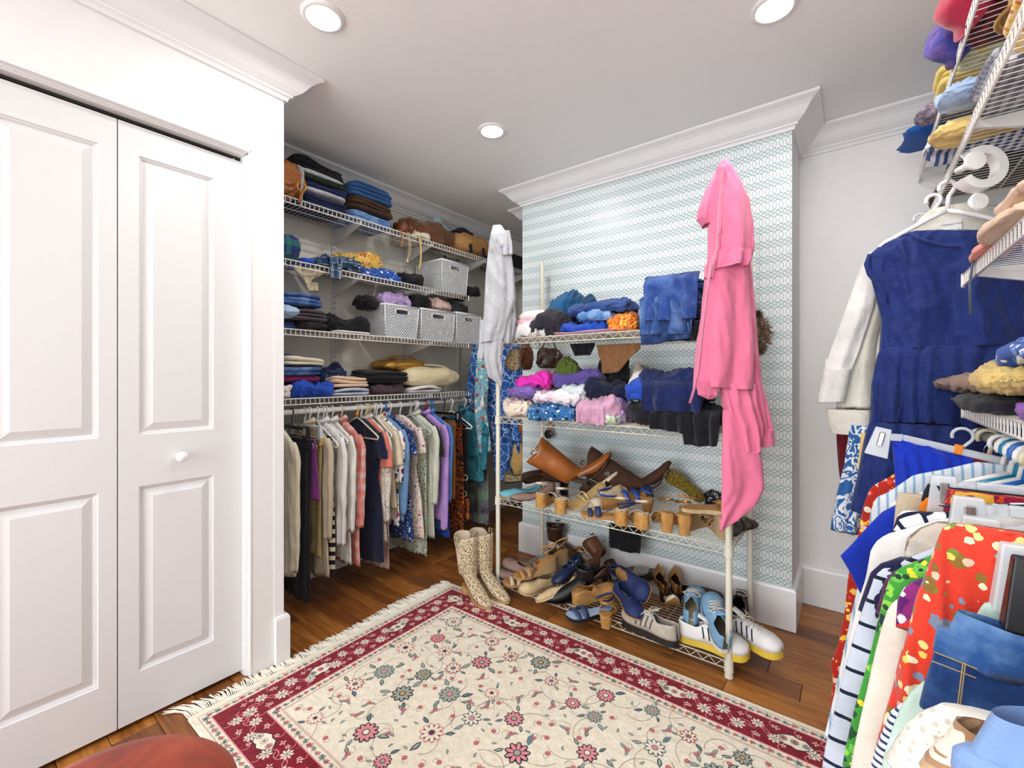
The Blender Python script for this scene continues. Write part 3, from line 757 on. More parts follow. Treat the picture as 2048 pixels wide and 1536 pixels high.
# field: palmettes on scrolling vines
fx0, fx1, fy0, fy1 = RGX0+0.232, RGX1-0.232, RGY0+0.232, RGY1-0.232
pts = []
tries = 0
while tries < 6000 and len(pts) < 260:
    tries += 1; x = rr.uniform(fx0, fx1); y = rr.uniform(fy0, fy1); k = rr.random()
    r = rr.choice([0.041, 0.034, 0.028]) if len(pts) < 46 else rr.choice([0.017, 0.0125, 0.009])
    if x-r < fx0 or x+r > fx1 or y-r < fy0 or y+r > fy1: continue
    gap = 0.036 if len(pts) < 46 else 0.013
    if all(math.hypot(x-a, y-b) > r+q+gap for a, b, q in pts): pts.append((x, y, r))
for i, (x, y, r) in enumerate(pts):
    a = rr.uniform(0, 6.28)
    if r > 0.02:
        for s in (1, -1):
            vine(x, y, rr.uniform(.11, .19), a+s*0.4, s*rr.uniform(1.5, 3.4), 0.0016, 8, Z0)
        co, ci, cc = rr.choice([(4, 0, 3), (1, 0, 5), (2, 3, 0), (1, 0, 3), (4, 5, 2), (2, 5, 0), (1, 3, 6), (0, 5, 1)])
        petal_flower(x, y, r, rr.choice([9, 10, 11]), co, ci, cc, Z0+.0002, a)
        for k in range(3): leaf_(x+r*1.1*math.cos(a+k*2.1), y+r*1.1*math.sin(a+k*2.1), r*rr.uniform(.8, 1.3), a+k*2.1+rr.uniform(-.6, .6), rr.choice([1, 2, 7]), rr.choice([3, 3, 2]), Z0+.0001)
    elif r > 0.015:
        leaf_(x, y, r*1.9, a, rr.choice([1, 2]), 3, Z0); leaf_(x, y, r*1.6, a+2.2, 2, rr.choice([3, 0]), Z0)
        petal_flower(x, y, r*.6, 5, 4, 0, 6, Z0+.0002, a); vine(x, y, .05, a+4, 3.5, .0013, 8, Z0)
    elif r > 0.01: petal_flower(x, y, r*.8, 6, 0, 4, 6, Z0, a); vine(x, y, .04, a, 4, .0013, 8, Z0)
    else: leaf_(x, y, r*2.4, a, 2, 3, Z0, .5)
# crimson band: ivory palmettes, rose tendrils, cartouches
def along(inset, n, fn):
    xs0, xs1, ys0, ys1 = RGX0+inset, RGX1-inset, RGY0+inset, RGY1-inset
    Lx, Ly = xs1-xs0, ys1-ys0; per = 2*(Lx+Ly)
    for k in range(n):
        s = (k+.5)/n*per
        if s < Lx: p = (xs0+s, ys0, 0)
        elif s < Lx+Ly: p = (xs1, ys0+s-Lx, PI/2)
        elif s < 2*Lx+Ly: p = (xs1-(s-Lx-Ly), ys1, PI)
        else: p = (xs0, ys1-(s-2*Lx-Ly), -PI/2)
        fn(k, *p)
def band(k, x, y, a):
    nx, ny = -math.sin(a), math.cos(a)
    if k % 7 == 3:
        def q(u, v): return (x+math.cos(a)*u+nx*v, y+math.sin(a)*u+ny*v)
        for sc_, c, dz in ((1, 1, 0), (.9, 5, .0002)):
            MO.poly([q(sc_*u, sc_*v) for u, v in [(-.058, 0), (-.044, -.014), (-.03, -.026), (-.008, -.024), (.008, -.031), (.03, -.022), (.042, -.014), (.058, 0), (.044, .014), (.03, .026), (.008, .024), (-.008, .031), (-.03, .022), (-.042, .014)]], c, Z0+.0003+dz)
        for u in (-.032, 0, .032): petal_flower(*q(u, 0), .013, 8, rr.choice([1, 3, 4]), rr.choice([0, 3, 5]), 4, Z0+.0008, a)
    else:
        off = 0.020*(1 if k % 2 else -1)
        petal_flower(x+nx*off, y+ny*off, rr.choice([.021, .025]), 8, 0, 5, 3, Z0+.0002, a)
        petal_flower(x+nx*off, y+ny*off, .009, 5, 3, 5, 1, Z0+.001, a)
        petal_flower(x-nx*off*1.7, y-ny*off*1.7, .011, 4, 0, 5, 4, Z0+.0002, a)
    vine(x, y, .05, a+.9, -2.4, .003, 0, Z0+.0001, 8); vine(x, y, .05, a+.9+PI, -2.4, .003, 0, Z0+.0001, 8)
along(0.118, 100, band)
def band3(k, x, y, a):
    nx, ny = -math.sin(a), math.cos(a); v = 0.036*(1 if k % 2 else -1)
    petal_flower(x+nx*v, y+ny*v, .009, 5, 0, 5, 1, Z0+.0002, a); vine(x+nx*v, y+ny*v, .035, a, 3*(1 if k % 2 else -1), .0026, 0, Z0+.0001, 7)
along(0.118, 150, band3)
def guard(k, x, y, a):
    petal_flower(x, y, .009 if k % 3 else .012, 5, [2, 4, 1, 6][k % 4], [3, 0, 5, 0][k % 4], 4 if k % 2 else 7, Z0, a)
    leaf_(x+.011*math.cos(a), y+.011*math.sin(a), .015, a+(.5 if k % 2 else -.5), 7 if k % 3 == 0 else 2, 3, Z0)
along(0.038, 230, guard); along(0.200, 190, guard)
o = MO.m.build('woven_flowers', PAL, parent=rug, origin=RO); o['kind'] = 'stuff'
print('rug tris', sum(len(f)-2 for f in MO.m.F))
# knotted end strip and fringe, both short ends
for side, xe in ((-1, RGX0), (1, RGX1)):
    m = MB(); m.bbox((min(xe, xe+side*.012), RGY0+.003, .001), (max(xe, xe+side*.012), RGY1-.003, .006), .001); m.build('end_strip', WF, parent=rug, origin=RO)
    m = MB(); y = RGY0+.004
    while y < RGY1:
        L = 0.052+0.035*max(0, noise(np.array([[y*3, 0, 0]]), 1, 5)[0])+rr.uniform(0, .02); dy = rr.uniform(-.012, .012)+(-.05*max(0, 1-(y-RGY0)/.12) if side < 0 else 0)
        if side < 0: L += .05*max(0, 1-(y-RGY0)/.12)
        P = [(xe+side*(.010+L*t), y+dy*t*t+.003*math.sin(t*5+y*90), .0045*(1-t)+.0025+.003*math.sin(3*t)) for t in (0, .35, .7, 1)]
        m.tube(P, [.0022, .0027, .0024, .0008], 4); y += rr.uniform(.0036, .0058)
    o = m.build('fringe', WF, parent=rug, origin=RO); o['kind'] = 'stuff'
# ------------------------------------------------------------------ velvet stool
n = newmat('rust_velvet'); co = n.coord(); f = n.noise(co, 7, 4, .6, 1.2)
n.put(n.b.inputs['Base Color'], n.ramp(f, [(.3, '#701f0a'), (.5, '#8f2f12'), (.72, '#ab4822')])); n.b.inputs['Roughness'].default_value = .75
n.b.inputs['Sheen Weight'].default_value = .12; n.bump(n.noise(co, 300, 2), .3, .001); VEL = n.m
st = thing('round_stool', 'round rust-coloured velvet stool in the bottom left corner before the bifold doors', 'stool', (-1.05, .17, 0))
m = MB(); m.lathe([(.20, .30), (.213, .305), (.222, .33), (.224, .37), (.218, .40), (.200, .419), (.17, .428), (.10, .433), (.03, .435), (.001, .435)], 64); m.build('seat_cushion', VEL, parent=st, smooth=True)
m = MB(); m.lathe([(.19, .03), (.205, .035), (.21, .06), (.21, .28), (.205, .30), (.19, .301)], 64); m.build('skirt', VEL, parent=st, smooth=True)
m = MB(); m.lathe([(.18, 0), (.19, .002), (.19, .03), (.18, .031)], 48); m.build('base_ring', plain('walnut_base', '#4a2c18', .5), parent=st, angle=30)
m = MB(); m.tube([(.222*math.cos(a), .222*math.sin(a), .303) for a in np.linspace(0, 2*PI, 65)[:-1]], .004, 6, closed=True); m.build('welt', VEL, parent=st, smooth=True)
# ------------------------------------------------------------------ cloths used all over
F = fab
NAVY = F('navy_jersey', '#17275a'); NAVYD = F('navy_dark', '#141c3a'); ROYAL = F('royal_blue', '#2450bd'); BLK = F('black_cloth', '#15151a'); CHAR = F('charcoal_cloth', '#2f2f38')
DEN = F('denim_mid', '#2b4f8f', 'denim', ['#7fa3d2']); DEND = F('denim_dark', '#1d3566', 'denim', ['#4a6fae']); DENL = F('denim_light', '#4f82c0', 'denim', ['#b4cfee'])
WHT = F('white_cotton', '#eeecea'); CRM = F('cream_cotton', '#e8dfc8'); BEI = F('beige_cotton', '#cfc1a6'); GRY = F('grey_marl', '#b9bcc4', 'marl', ['#cfd2d8'], 40)
PNK = F('pale_pink', '#eab8c4'); LAV = F('lavender_cloth', '#c3a7dc'); PUR = F('purple_sweat', '#5b4d96'); MAG = F('magenta_satin', '#e82fb6', rough=.5); OLV = F('olive_cloth', '#5d7027')
PLUM = F('plum_cloth', '#7c1f56'); TAUPE = F('taupe_cloth', '#6b5a52'); BRN = F('brown_cloth', '#4c3220'); TEAL = F('teal_denim', '#1f5a86'); PEACH = F('peach_knit', '#e6c7ab'); KHK = F('khaki_cloth', '#b9a26c')
GRN = F('dark_green_cloth', '#23351f'); SLB = F('slate_blue_cloth', '#34508c'); YEL = F('butter_yellow', '#f2d488'); ORA = F('orange_cloth', '#e8742a'); SKY = F('sky_cotton', '#a9c4e6'); LBL = F('light_blue_jersey', '#6aa0cf')
MULTI = F('multi_floral', '#f0c060', 'floral', ['#c8341c', '#f3e2b0', '#2b2b35', '#7fae7a', '#e88a20', '#f7d56a'], 34, thr=.36)
BWF = F('blue_white_floral', '#1f4fa8', 'floral', ['#e8eef6', '#2b62c4', '#f6f7fa', '#6f9ad8'], 36)
TARG = F('green_tartan', '#1e2f6b', 'plaid', ['#2c7a5a', '#5a3a8a'], 14); TARB = F('blue_tartan', '#3a5f86', 'plaid', ['#16283f', '#dfe9f2'], 26)
DOTN = F('navy_dotted', '#18264f', 'dots', ['#cdd6e6'], 80, thr=.16); ORS = F('orange_scarf', '#f08a24', 'swirl', ['#b93a14', '#f8d05a'], 16, rough=.5)
BLFL = F('blue_floral', '#2f6aa6', 'floral', ['#0f2444', '#6fb3c4', '#d8e8ea', '#1c3a6c'], 30); LACE = F('white_lace', '#ece6df', 'dots', ['#c9bfb4'], 110, thr=.22); GRW = F('green_white_print', '#dfe8d8', 'swirl', ['#6f9a6a', '#a8c8a0'], 22)
PURL = F('purple_lace', '#6a4fa2', 'marl', ['#8f78c2'], 60); LEATHER = plain('cognac_leather', '#a3602c', .35, var=.25, bump=.1, bs=60); SUEDE = plain('brown_suede', '#6b3c17', .85, var=.35, bump=.2, bs=120, sheen=.3)
TANC = plain('tan_canvas', '#b88a50', .7, var=.15, bump=.15, bs=120); BLKN = plain('navy_nylon', '#15172c', .6, var=.1); CREML = plain('cream_leather', '#e3d4ad', .45, var=.08, bump=.15, bs=25); GOLDL = plain('gold_leather', '#b98a3c', .28, metal=.55, bump=.2, bs=20)
STRW = plain('straw_cord', '#c9a25e', .8, var=.2); PUF = F('puffer_grey', '#4a444b', rough=.45); CARD = plain('white_card', '#e6e4df', .6); CARDK = plain('black_card', '#1d1b1c', .5)
_seed = [100]
def nxt(): _seed[0] += 1; return _seed[0]
def finish(o, label, cat, group=None): return tag(o, label, cat, group)
def Litem(sh, px0, px1, pyt, label, mat, kind='fold', n=3, pyb=None, dep=.27, name='folded_garment', cat='clothing', xo=0.0, drape=None, cr=1.0, soft=1.0, group=None):
    xp = XFL-.005
    y0 = at_x(px0, 700, xp)[1]; y1 = at_x(px1, 700, xp)[1]; pm = (px0+px1)/2
    zb = LSZ[sh]+.003 if pyb is None else max(LSZ[sh]+.003, at_x(pm, pyb, xp)[2]); zt = at_x(pm, pyt, xp)[2]
    return shelf_item(((XS+XFL)/2+.012+xo, (y0+y1)/2, zb), y1-y0, dep, max(.018, zt-zb), label, mat, kind, n, name, cat, cr, soft, PI/2, drape=[((0, 1, 0), (1, 0, 0), xp+.036, a, b, zz, 'x') for a, b, zz in (drape or [])], group=group)
def Kitem(sh, px0, px1, pyt, label, mat, kind='blob', n=3, pyb=None, dep=.36, name='crumpled_garment', cat='clothing', yo=0.0, drape=None, cr=1.0, soft=1.0, group=None, yp=None, off=0):
    yp = RY0+.02 if yp is None else yp
    x0 = at_y(px0, 700, yp)[0]; x1 = at_y(px1, 700, yp)[0]; pm = (px0+px1)/2
    zb = RZ[sh]+.004 if pyb is None else max(RZ[sh]+.004, at_y(pm, pyb, yp)[2]); zt = at_y(pm, pyt, yp)[2]
    cy = min(yp+dep/2-.03, RY1-dep/2+.03)+yo
    return shelf_item(((x0+x1)/2, cy, zb), x1-x0, dep, max(.02, zt-zb), label, mat, kind, n, name, cat, cr, soft, 0, drape=[((1, 0, 0), (0, -1, 0), RY0-.036-off, a, b, zz, 'y') for a, b, zz in (drape or [])], group=group)
def Ritem(sh, px0, px1, pyt, label, mat, kind='fold', n=3, pyb=None, dep=.27, name='folded_garment', cat='clothing', cr=1.0, soft=1.0, xo=0, group=None, h=None, zb=None):
    xp = XFR+.0
    y0 = at_x(px1, 700, xp)[1]; y1 = at_x(px0, 700, xp)[1]; pm = (px0+px1)/2
    zb = (RSZ[sh]+.003 if pyb is None else at_x(pm, pyb, xp)[2]) if zb is None else zb; zt = at_x(pm, pyt, xp)[2]
    return shelf_item(((XFR+XR)/2-.015+xo, (y0+y1)/2, zb), y1-y0, dep, h or max(.02, zt-zb), label, mat, kind, n, name, cat, cr, soft, -PI/2, drape=[], group=group)
def shelf_item(c, w, d, h, label, mat, kind, n, name, cat, cr, soft, rz, drape=(), group=None):
    sd = nxt(); big = w > .22
    if kind == 'fold': m = folded(w, d, h, sd, n, soft)
    elif kind == 'roll':
        m = blob(w, min(d, h*1.5), h, sd, .35*cr, 40, 24, .25, .9)
    else: m = blob(w, d, h, sd, cr*1.35, 96 if big else 70, 48 if big else 36, .5, .62)
    V = np.array(m.V); lo, hi = V.min(0), V.max(0)
    V = (V-lo)/(hi-lo)*np.array([w*.985, d, h*(1.2 if kind == 'blob' else .985)])-np.array([w*.4925, d/2, 0]); m.V = [tuple(q) for q in V]
    m.xform(rot=(0, 0, rz))
    for (A, B, off, a, b, zz, pl) in drape:
        if pl == 'x': ya = at_x(a, 700, off)[1]; yb = at_x(b, 700, off)[1]; zb = at_x((a+b)/2, zz, off)[2]; O = (off-c[0], -c[1], -c[2])
        else: ya = at_y(a, 700, off)[0]; yb = at_y(b, 700, off)[0]; zb = at_y((a+b)/2, zz, off)[2]; O = (-c[0], off-c[1], -c[2])
        # fold over the lip, then hang
        zt = c[2]+min(h*.5, .05); mm = MB()
        cloth_tube([(c[2]+h*.8, ya+.008, yb-.008, .010), (c[2]+h*.5, ya, yb, .014), ((zt+zb)/2, ya+.002, yb-.002, .010), (zb, ya+.006, yb-.008, .007)], (O[0], O[1], 0), A, B, sd+len(mm.V), nf=3+9*abs(yb-ya), amp=.018 if abs(yb-ya) > .12 else .008, nt=90, nr=34, m=mm, topback=.06, topamp=.4, wr=2.2)
        V = np.array(mm.V); V[:, 2] -= c[2]; m.add([tuple(v) for v in V], mm.F)
    o = m.build(name, mat, smooth=True); o.location = c
    return finish(o, label, cat, group)
FS = 'folded_shirt'; FJ = 'folded_jeans'; FW = 'folded_sweater'
# --- topmost left shelf
s = 0
Litem(s, 603, 702, 392, 'navy folded sweater at the bottom of the tall stack, top left shelf', F('navy_knit', '#17254f'), n=1, name=FW, cat='sweater')
Litem(s, 606, 700, 380, 'thin pale grey folded hem between the navy sweaters, top left shelf', GRY, n=1, pyb=392, name=FS, cat='shirt')
Litem(s, 604, 701, 366, 'bright navy folded fleece in the middle of the tall stack, top left shelf', NAVY, n=1, pyb=381, name=FW, cat='sweater')
Litem(s, 602, 702, 351, 'dark green folded jacket in the tall stack on the top left shelf', GRN, n=1, pyb=367, name='folded_jacket', cat='jacket')
Litem(s, 588, 694, 344, 'light grey hoodie with a drawstring hanging over the top left shelf edge', GRY, n=1, pyb=353, drape=[(600, 607, 417)], name='folded_hoodie', cat='hoodie')
Litem(s, 582, 697, 318, 'black folded coat on top of the tall stack under the crown moulding', BLK, n=1, pyb=345, name='folded_coat', cat='coat', soft=1.6)
Litem(s, 700, 792, 424, 'light blue denim at the bottom of the second stack, top left shelf', DENL, n=1, name=FJ, cat='jeans')
Litem(s, 702, 794, 398, 'dark brown folded trousers under the blue ones on the top left shelf', BRN, n=2, pyb=424, name='folded_trousers', cat='trousers')
Litem(s, 700, 793, 366, 'slate blue folded trousers on top of the second stack, top left shelf', F('steel_blue', '#2f5d92'), n=1, pyb=399, name='folded_trousers', cat='trousers')
# coiled leather belts
def coil(center, r, w, turns, mat, label, rot, group=None, tails=(), mat2=None):
    t = thing('leather_belt', label, 'belt', center, rot, group); m = MB(); n_ = turns*22; A = []
    for k in range(n_+1):
        a = 2*PI*k/22; q = .012+(r-.012)*k/n_; wob = 1+.06*math.sin(a*3+k*.1)
        A.append([(q*wob*math.cos(a), -w/2, q*wob*math.sin(a)), (q*wob*math.cos(a), w/2, q*wob*math.sin(a))])
    m.grid(np.array(A)); m.build('strap', mat, parent=t, smooth=True, sol=.003)
    b = MB(); b.tube([(r+.004, -w*.6, -.02), (r+.004, w*.6, -.02), (r+.004, w*.6, .02), (r+.004, -w*.6, .02)], .0022, 5, closed=True); b.build('buckle', GOLDM, parent=t, smooth=True)
    return t
GOLDM = plain('gold_buckle', '#c9a24a', .3, metal=.9)
p = at_x(806, 448, -2.30); coil((p[0], p[1], LSZ[0]+.046), .043, .10, 4, plain('belt_brown', '#6e3c1e', .4, var=.3), 'coiled brown leather belts on the top left shelf beside the suede bag', (0, 0, PI/2+.25))
p = at_x(577, 375, -2.27)
t = thing('leather_bag', 'cognac leather bag with buckle at the left end of the top left shelf', 'bag', (p[0]-.02, p[1]-.03, LSZ[0]+.002))
m = blob(.15, .20, .15, 901, .8); m.build('body', LEATHER, parent=t, smooth=True)
m = MB(); m.tube([(.05, .085, .12), (.075, .09, .06), (.085, .06, .0), (.09, .05, -.04)], .008, 6); m.build('strap', LEATHER, parent=t, smooth=True)
m = MB(); m.tube([(.088+.022*math.cos(a)*.2, .062+.02*math.cos(a), .045+.022*math.sin(a)) for a in np.linspace(0, 2*PI, 13)[:-1]], .003, 6, closed=True); m.build('buckle', GOLDM, parent=t, smooth=True)
def cord(label, px, py0, py1, mat, r, xo=.008, sway=.01, name='hanging_strap', wide=0, pend=False, group=None):
    a = at_x(px, py0, XFL+xo); b = at_x(px, py1, XFL+xo); m = MB()
    P = [(a[0]-.05, a[1], LSZ[0]+.012), (a[0]+.006, a[1], LSZ[0]+.008)]+[(a[0]+.006+sway*.4*math.sin(t*4), a[1]+sway*math.sin(t*3.1), LSZ[0]+(b[2]-LSZ[0])*t) for t in np.linspace(.15, 1, 8)]
    if wide:
        A = np.array([[(x, y-wide/2, z), (x, y+wide/2, z)] for x, y, z in P]); m.grid(A); o = m.build(name, mat, origin=P[0], smooth=True, sol=.003)
    else:
        m.tube(P, r, 6); m.tube([(x, y+.012, z) for x, y, z in P[:-1]]+[P[-1]], r, 6)
        if pend: m.lathe([(.001, -.026), (.006, -.02), (.008, -.01), (.004, 0), (.001, .001)], 10, P[-1])
        o = m.build(name, mat, origin=P[0], smooth=True)
    return tag(o, label, 'strap', group)
cord('cream cord loop with a gold pendant hanging from the top left shelf', 814, 470, 518, plain('cream_cord', '#d8c48c', .6), .002, pend=True, name='pendant_cord')
cord('pale yellow leather strap hanging down past the lattice basket on the left', 838, 470, 540, plain('straw_leather', '#d9bd7a', .5), .002, wide=.014)
cord('short tan strap end hanging below the coiled belts, top left shelf', 801, 470, 494, plain('tan_strap', '#b07a45', .5), .002, wide=.010)
Litem(s, 826, 868, 461, 'cream crumpled scarf under the suede bag, top left shelf', CRM, 'blob', name='crumpled_scarf', cat='scarf')
t = Litem(s, 830, 925, 441, 'brown suede slouchy bag lying on the top left shelf', SUEDE, 'blob', cr=.8, name='suede_bag', cat='bag', dep=.25)
Litem(s, 850, 915, 472, 'mustard suede pouch beneath the brown suede bag, top left shelf', plain('mustard_suede', '#b47b2f', .85, var=.2, bump=.2), 'blob', xo=.03, dep=.12, name='suede_pouch', cat='pouch')
Litem(s, 897, 930, 436, 'pale aqua pillow case behind the tan duffel, top left shelf', F('pale_aqua', '#b5d3d8'), 'blob', dep=.14, xo=-.07, pyb=480, name='pillow', cat='pillow')
# tan and navy duffel bag
pa = at_x(918, 480, XFL); pb = at_x(984, 480, XFL)
t = thing('duffel_bag', 'tan canvas duffel bag with navy straps at the far end of the top left shelf', 'bag', ((XS+XFL)/2+.02, (pa[1]+pb[1])/2, LSZ[0]+.003))
m = blob(pb[1]-pa[1], .27, .17, 905, .45, 70, 34, .5, .75); m.xform(rot=(0, 0, PI/2)); m.build('body', TANC, parent=t, smooth=True)
for dy in (-.07, .07):
    m = MB(); A = []
    for a in np.linspace(-.25, PI+.1, 16):
        x = .137*math.cos(a) if abs(math.cos(a)) < 1 else 0; z = .012+.165*max(0, math.sin(a))**.7 if math.sin(a) > 0 else .012
        A.append([(x+.004, dy-.014, z), (x+.004, dy+.014, z)])
    m.grid(np.array(A)); m.build('strap', BLKN, parent=t, smooth=True, sol=.006)
m = blob(.20, .12, .05, 906, .8); m.xform(rot=(0, 0, PI/2), loc=(0, -.02, .155)); m.build('navy_top_flap', BLKN, parent=t, smooth=True)
m = MB(); m.bbox((-.02, .03, .17), (.03, .065, .215), .003); m.build('paper_label', CARD, parent=t)
def boxthing(label, lo, hi, mat, lidmat=None, name='storage_box', group=None):
    c = ((lo[0]+hi[0])/2, (lo[1]+hi[1])/2, lo[2]); t = thing(name, label, 'box', c, group=group)
    h = hi[2]-lo[2]; m = MB(); m.bbox((lo[0], lo[1], lo[2]), (hi[0], hi[1], hi[2]-.03), .003); m.build('box_base', mat, parent=t, origin=c)
    m = MB(); m.bbox((lo[0]-.003, lo[1]-.003, hi[2]-.034), (hi[0]+.003, hi[1]+.003, hi[2]), .003); m.build('lid', lidmat or mat, parent=t, origin=c); return t
y0 = 2.86
boxthing('black cardboard box on the top left shelf in the dark far alcove', (XS+.02, y0, LSZ[0]+.003), (XFL-.01, y0+.36, LSZ[0]+.12), CARDK)
boxthing('white cardboard box on top of the black one in the far alcove', (XS+.03, y0+.02, LSZ[0]+.123), (XFL-.03, y0+.34, LSZ[0]+.245), CARD)
# --- second left shelf
s = 1
Litem(s, 556, 608, 470, 'rounded green and navy tartan cushion on the second left shelf', TARG, 'blob', cr=.35, name='tartan_cushion', cat='cushion')
Litem(s, 606, 634, 514, 'royal blue folded tee beside the tartan cushion, second left shelf', ROYAL, n=1, name=FS, cat='shirt')
Litem(s, 636, 738, 508, 'blue tartan flannel shirt spilling over the second left shelf edge', TARB, 'blob', drape=[(660, 684, 560)], name='flannel_shirt', cat='shirt')
Litem(s, 690, 806, 497, 'yellow and orange floral garment bundled on the second left shelf', MULTI, 'blob', xo=-.05, dep=.18, name='floral_blouse', cat='blouse')
Litem(s, 722, 812, 533, 'royal blue and white floral garment in front of the yellow floral one', BWF, 'blob', xo=.06, dep=.14, name='floral_blouse', cat='blouse')
Litem(s, 804, 858, 546, 'black felt cap on the second left shelf beside the lattice basket', BLK, 'blob', cr=.5, name='black_cap', cat='cap')
Litem(s, 938, 968, 565, 'black bundled cloth beyond the lattice basket on the second left shelf', BLK, 'blob', name='crumpled_garment')
m = MB(); p0 = at_x(585, 540, XFL-.08); p1 = at_x(655, 540, XFL-.08); 
cloth_tube([(LSZ[1]-.004, p0[1], p1[1], .02), (LSZ[1]-.04, p0[1]+.02, p1[1]-.05, .02), (LSZ[1]-.07, p0[1]+.06, p1[1]-.10, .015), (LSZ[1]-.13, p0[1]+.09, p0[1]+.14, .01)], (XFL-.08, 0, 0), (0, 1, 0), (1, 0, 0), 920, nf=8, amp=.012, nt=50, nr=22, m=m)
tag(m.build('lace_scarf', F('cream_net', '#ddd2b0'), origin=(XFL-.08, p0[1], LSZ[1]), smooth=True), 'cream net scarf drooping beneath the second left shelf', 'scarf')
# --- third left shelf
s = 2
Litem(s, 556, 603, 640, 'dark denim jeans roll at the lower left of the third left shelf', DEND, 'fold', n=2, name=FJ, cat='jeans', dep=.20)
Litem(s, 600, 668, 641, 'black and brown crumpled garment at the bottom of the third left shelf', F('black_brown', '#241f24'), 'blob', name='crumpled_garment', dep=.26)
Litem(s, 566, 662, 611, 'dark grey quilted puffer jacket folded on the third left shelf', PUF, n=2, pyb=640, name='folded_jacket', cat='jacket')
Litem(s, 556, 592, 606, 'pale blue rolled tee at the left end of the third left shelf', F('pale_blue_print', '#9dbfe0', 'dots', ['#dfeaf5'], 70), 'roll', pyb=636, name='rolled_shirt', cat='shirt', xo=.06)
Litem(s, 558, 652, 578, 'blue jeans folded on top of the puffer jacket, third left shelf', DEN, n=2, pyb=611, name=FJ, cat='jeans')
Litem(s, 655, 752, 628, 'black jersey heap on the third left shelf left of the baskets', BLK, 'blob', name='crumpled_garment')
Litem(s, 672, 745, 661, 'thin white cotton garment beneath the black heap, third left shelf', WHT, 'fold', n=1, dep=.29, name=FS, cat='shirt')
# --- lowest left shelf
s = 3
Litem(s, 556, 588, 768, 'beige lace garment at the left end of the lowest left shelf', LACE, 'blob', name='lace_blouse', cat='top', xo=.04, dep=.2)
Litem(s, 586, 676, 764, 'royal blue crumpled tee at the front of the lowest left shelf', ROYAL, 'blob', xo=.02, name='crumpled_shirt', cat='shirt')
Litem(s, 572, 652, 750, 'magenta folded top above the royal blue tee, lowest left shelf', PLUM, n=1, pyb=764, name=FS, cat='top', dep=.22)
Litem(s, 562, 652, 731, 'mid blue folded denim shirt, lowest left shelf beneath the cream one', DEN, n=2, pyb=751, name=FS, cat='shirt')
Litem(s, 574, 656, 711, 'cream folded cotton trousers on the stack, lowest left shelf', CRM, n=2, pyb=731, name='folded_trousers', cat='trousers')
Litem(s, 558, 622, 703, 'slate blue folded shirt behind the cream trousers, lowest left shelf', SLB, n=2, pyb=731, xo=-.06, dep=.16, name=FS, cat='shirt')
Litem(s, 650, 722, 733, 'navy blouse with white dots bundled on the lowest left shelf', DOTN, 'blob', xo=-.05, dep=.2, name='dotted_blouse', cat='blouse')
Litem(s, 668, 745, 775, 'pale blue folded tee beneath the peach sweater, lowest left shelf', F('pale_ice', '#c3cfdf'), n=1, name=FS, cat='shirt')
Litem(s, 665, 744, 751, 'peach knit sweater folded on the lowest left shelf', PEACH, n=2, pyb=775, name=FW, cat='sweater')
Litem(s, 745, 820, 764, 'brown crumpled leggings under the black top, lowest left shelf', F('mauve_brown', '#4a3842'), 'blob', name='leggings', cat='leggings')
Litem(s, 742, 824, 738, 'black folded top on the brown leggings, lowest left shelf', BLK, n=2, pyb=766, name=FS, cat='top')
Litem(s, 824, 892, 769, 'white folded paper-like garment under the cream handbag', WHT, n=1, name=FS, cat='shirt')
def handbag(label, px0, px1, pyt, pyb, mat, xo=0, seed=5):
    y0 = at_x(px0, 700, XFL)[1]; y1 = at_x(px1, 700, XFL)[1]; zb = max(LSZ[3]+.003, at_x((px0+px1)/2, pyb, XFL)[2]); zt = at_x((px0+px1)/2, pyt, XFL)[2]
    t = thing('handbag', label, 'handbag', ((XS+XFL)/2+.01+xo, (y0+y1)/2, zb)); w = y1-y0; h = zt-zb
    m = blob(w, .24, h, seed, .35, 80, 36, .6, .8); m.xform(rot=(0, 0, PI/2)); m.build('body', mat, parent=t, smooth=True)
    m = MB(); m.tube([(.10-.02*abs(a), a*w*.8, h*.62+.012*math.cos(a*5)) for a in np.linspace(-.45, .45, 12)], .0022, 6); m.build('seam_piping', mat, parent=t, smooth=True)
    m = MB(); m.tube([(.02, w*.35*math.sin(a), h*.85+.035*math.cos(a)) for a in np.linspace(-1.6, 1.6, 12)], .006, 8); m.build('handle', mat, parent=t, smooth=True); return t
handbag('gold metallic leather handbag behind the cream one, lowest left shelf', 792, 880, 716, 745, GOLDL, -.06, 31)
handbag('cream leather slouchy handbag at the far end of the lowest left shelf', 818, 932, 733, 776, CREML, .02, 32)
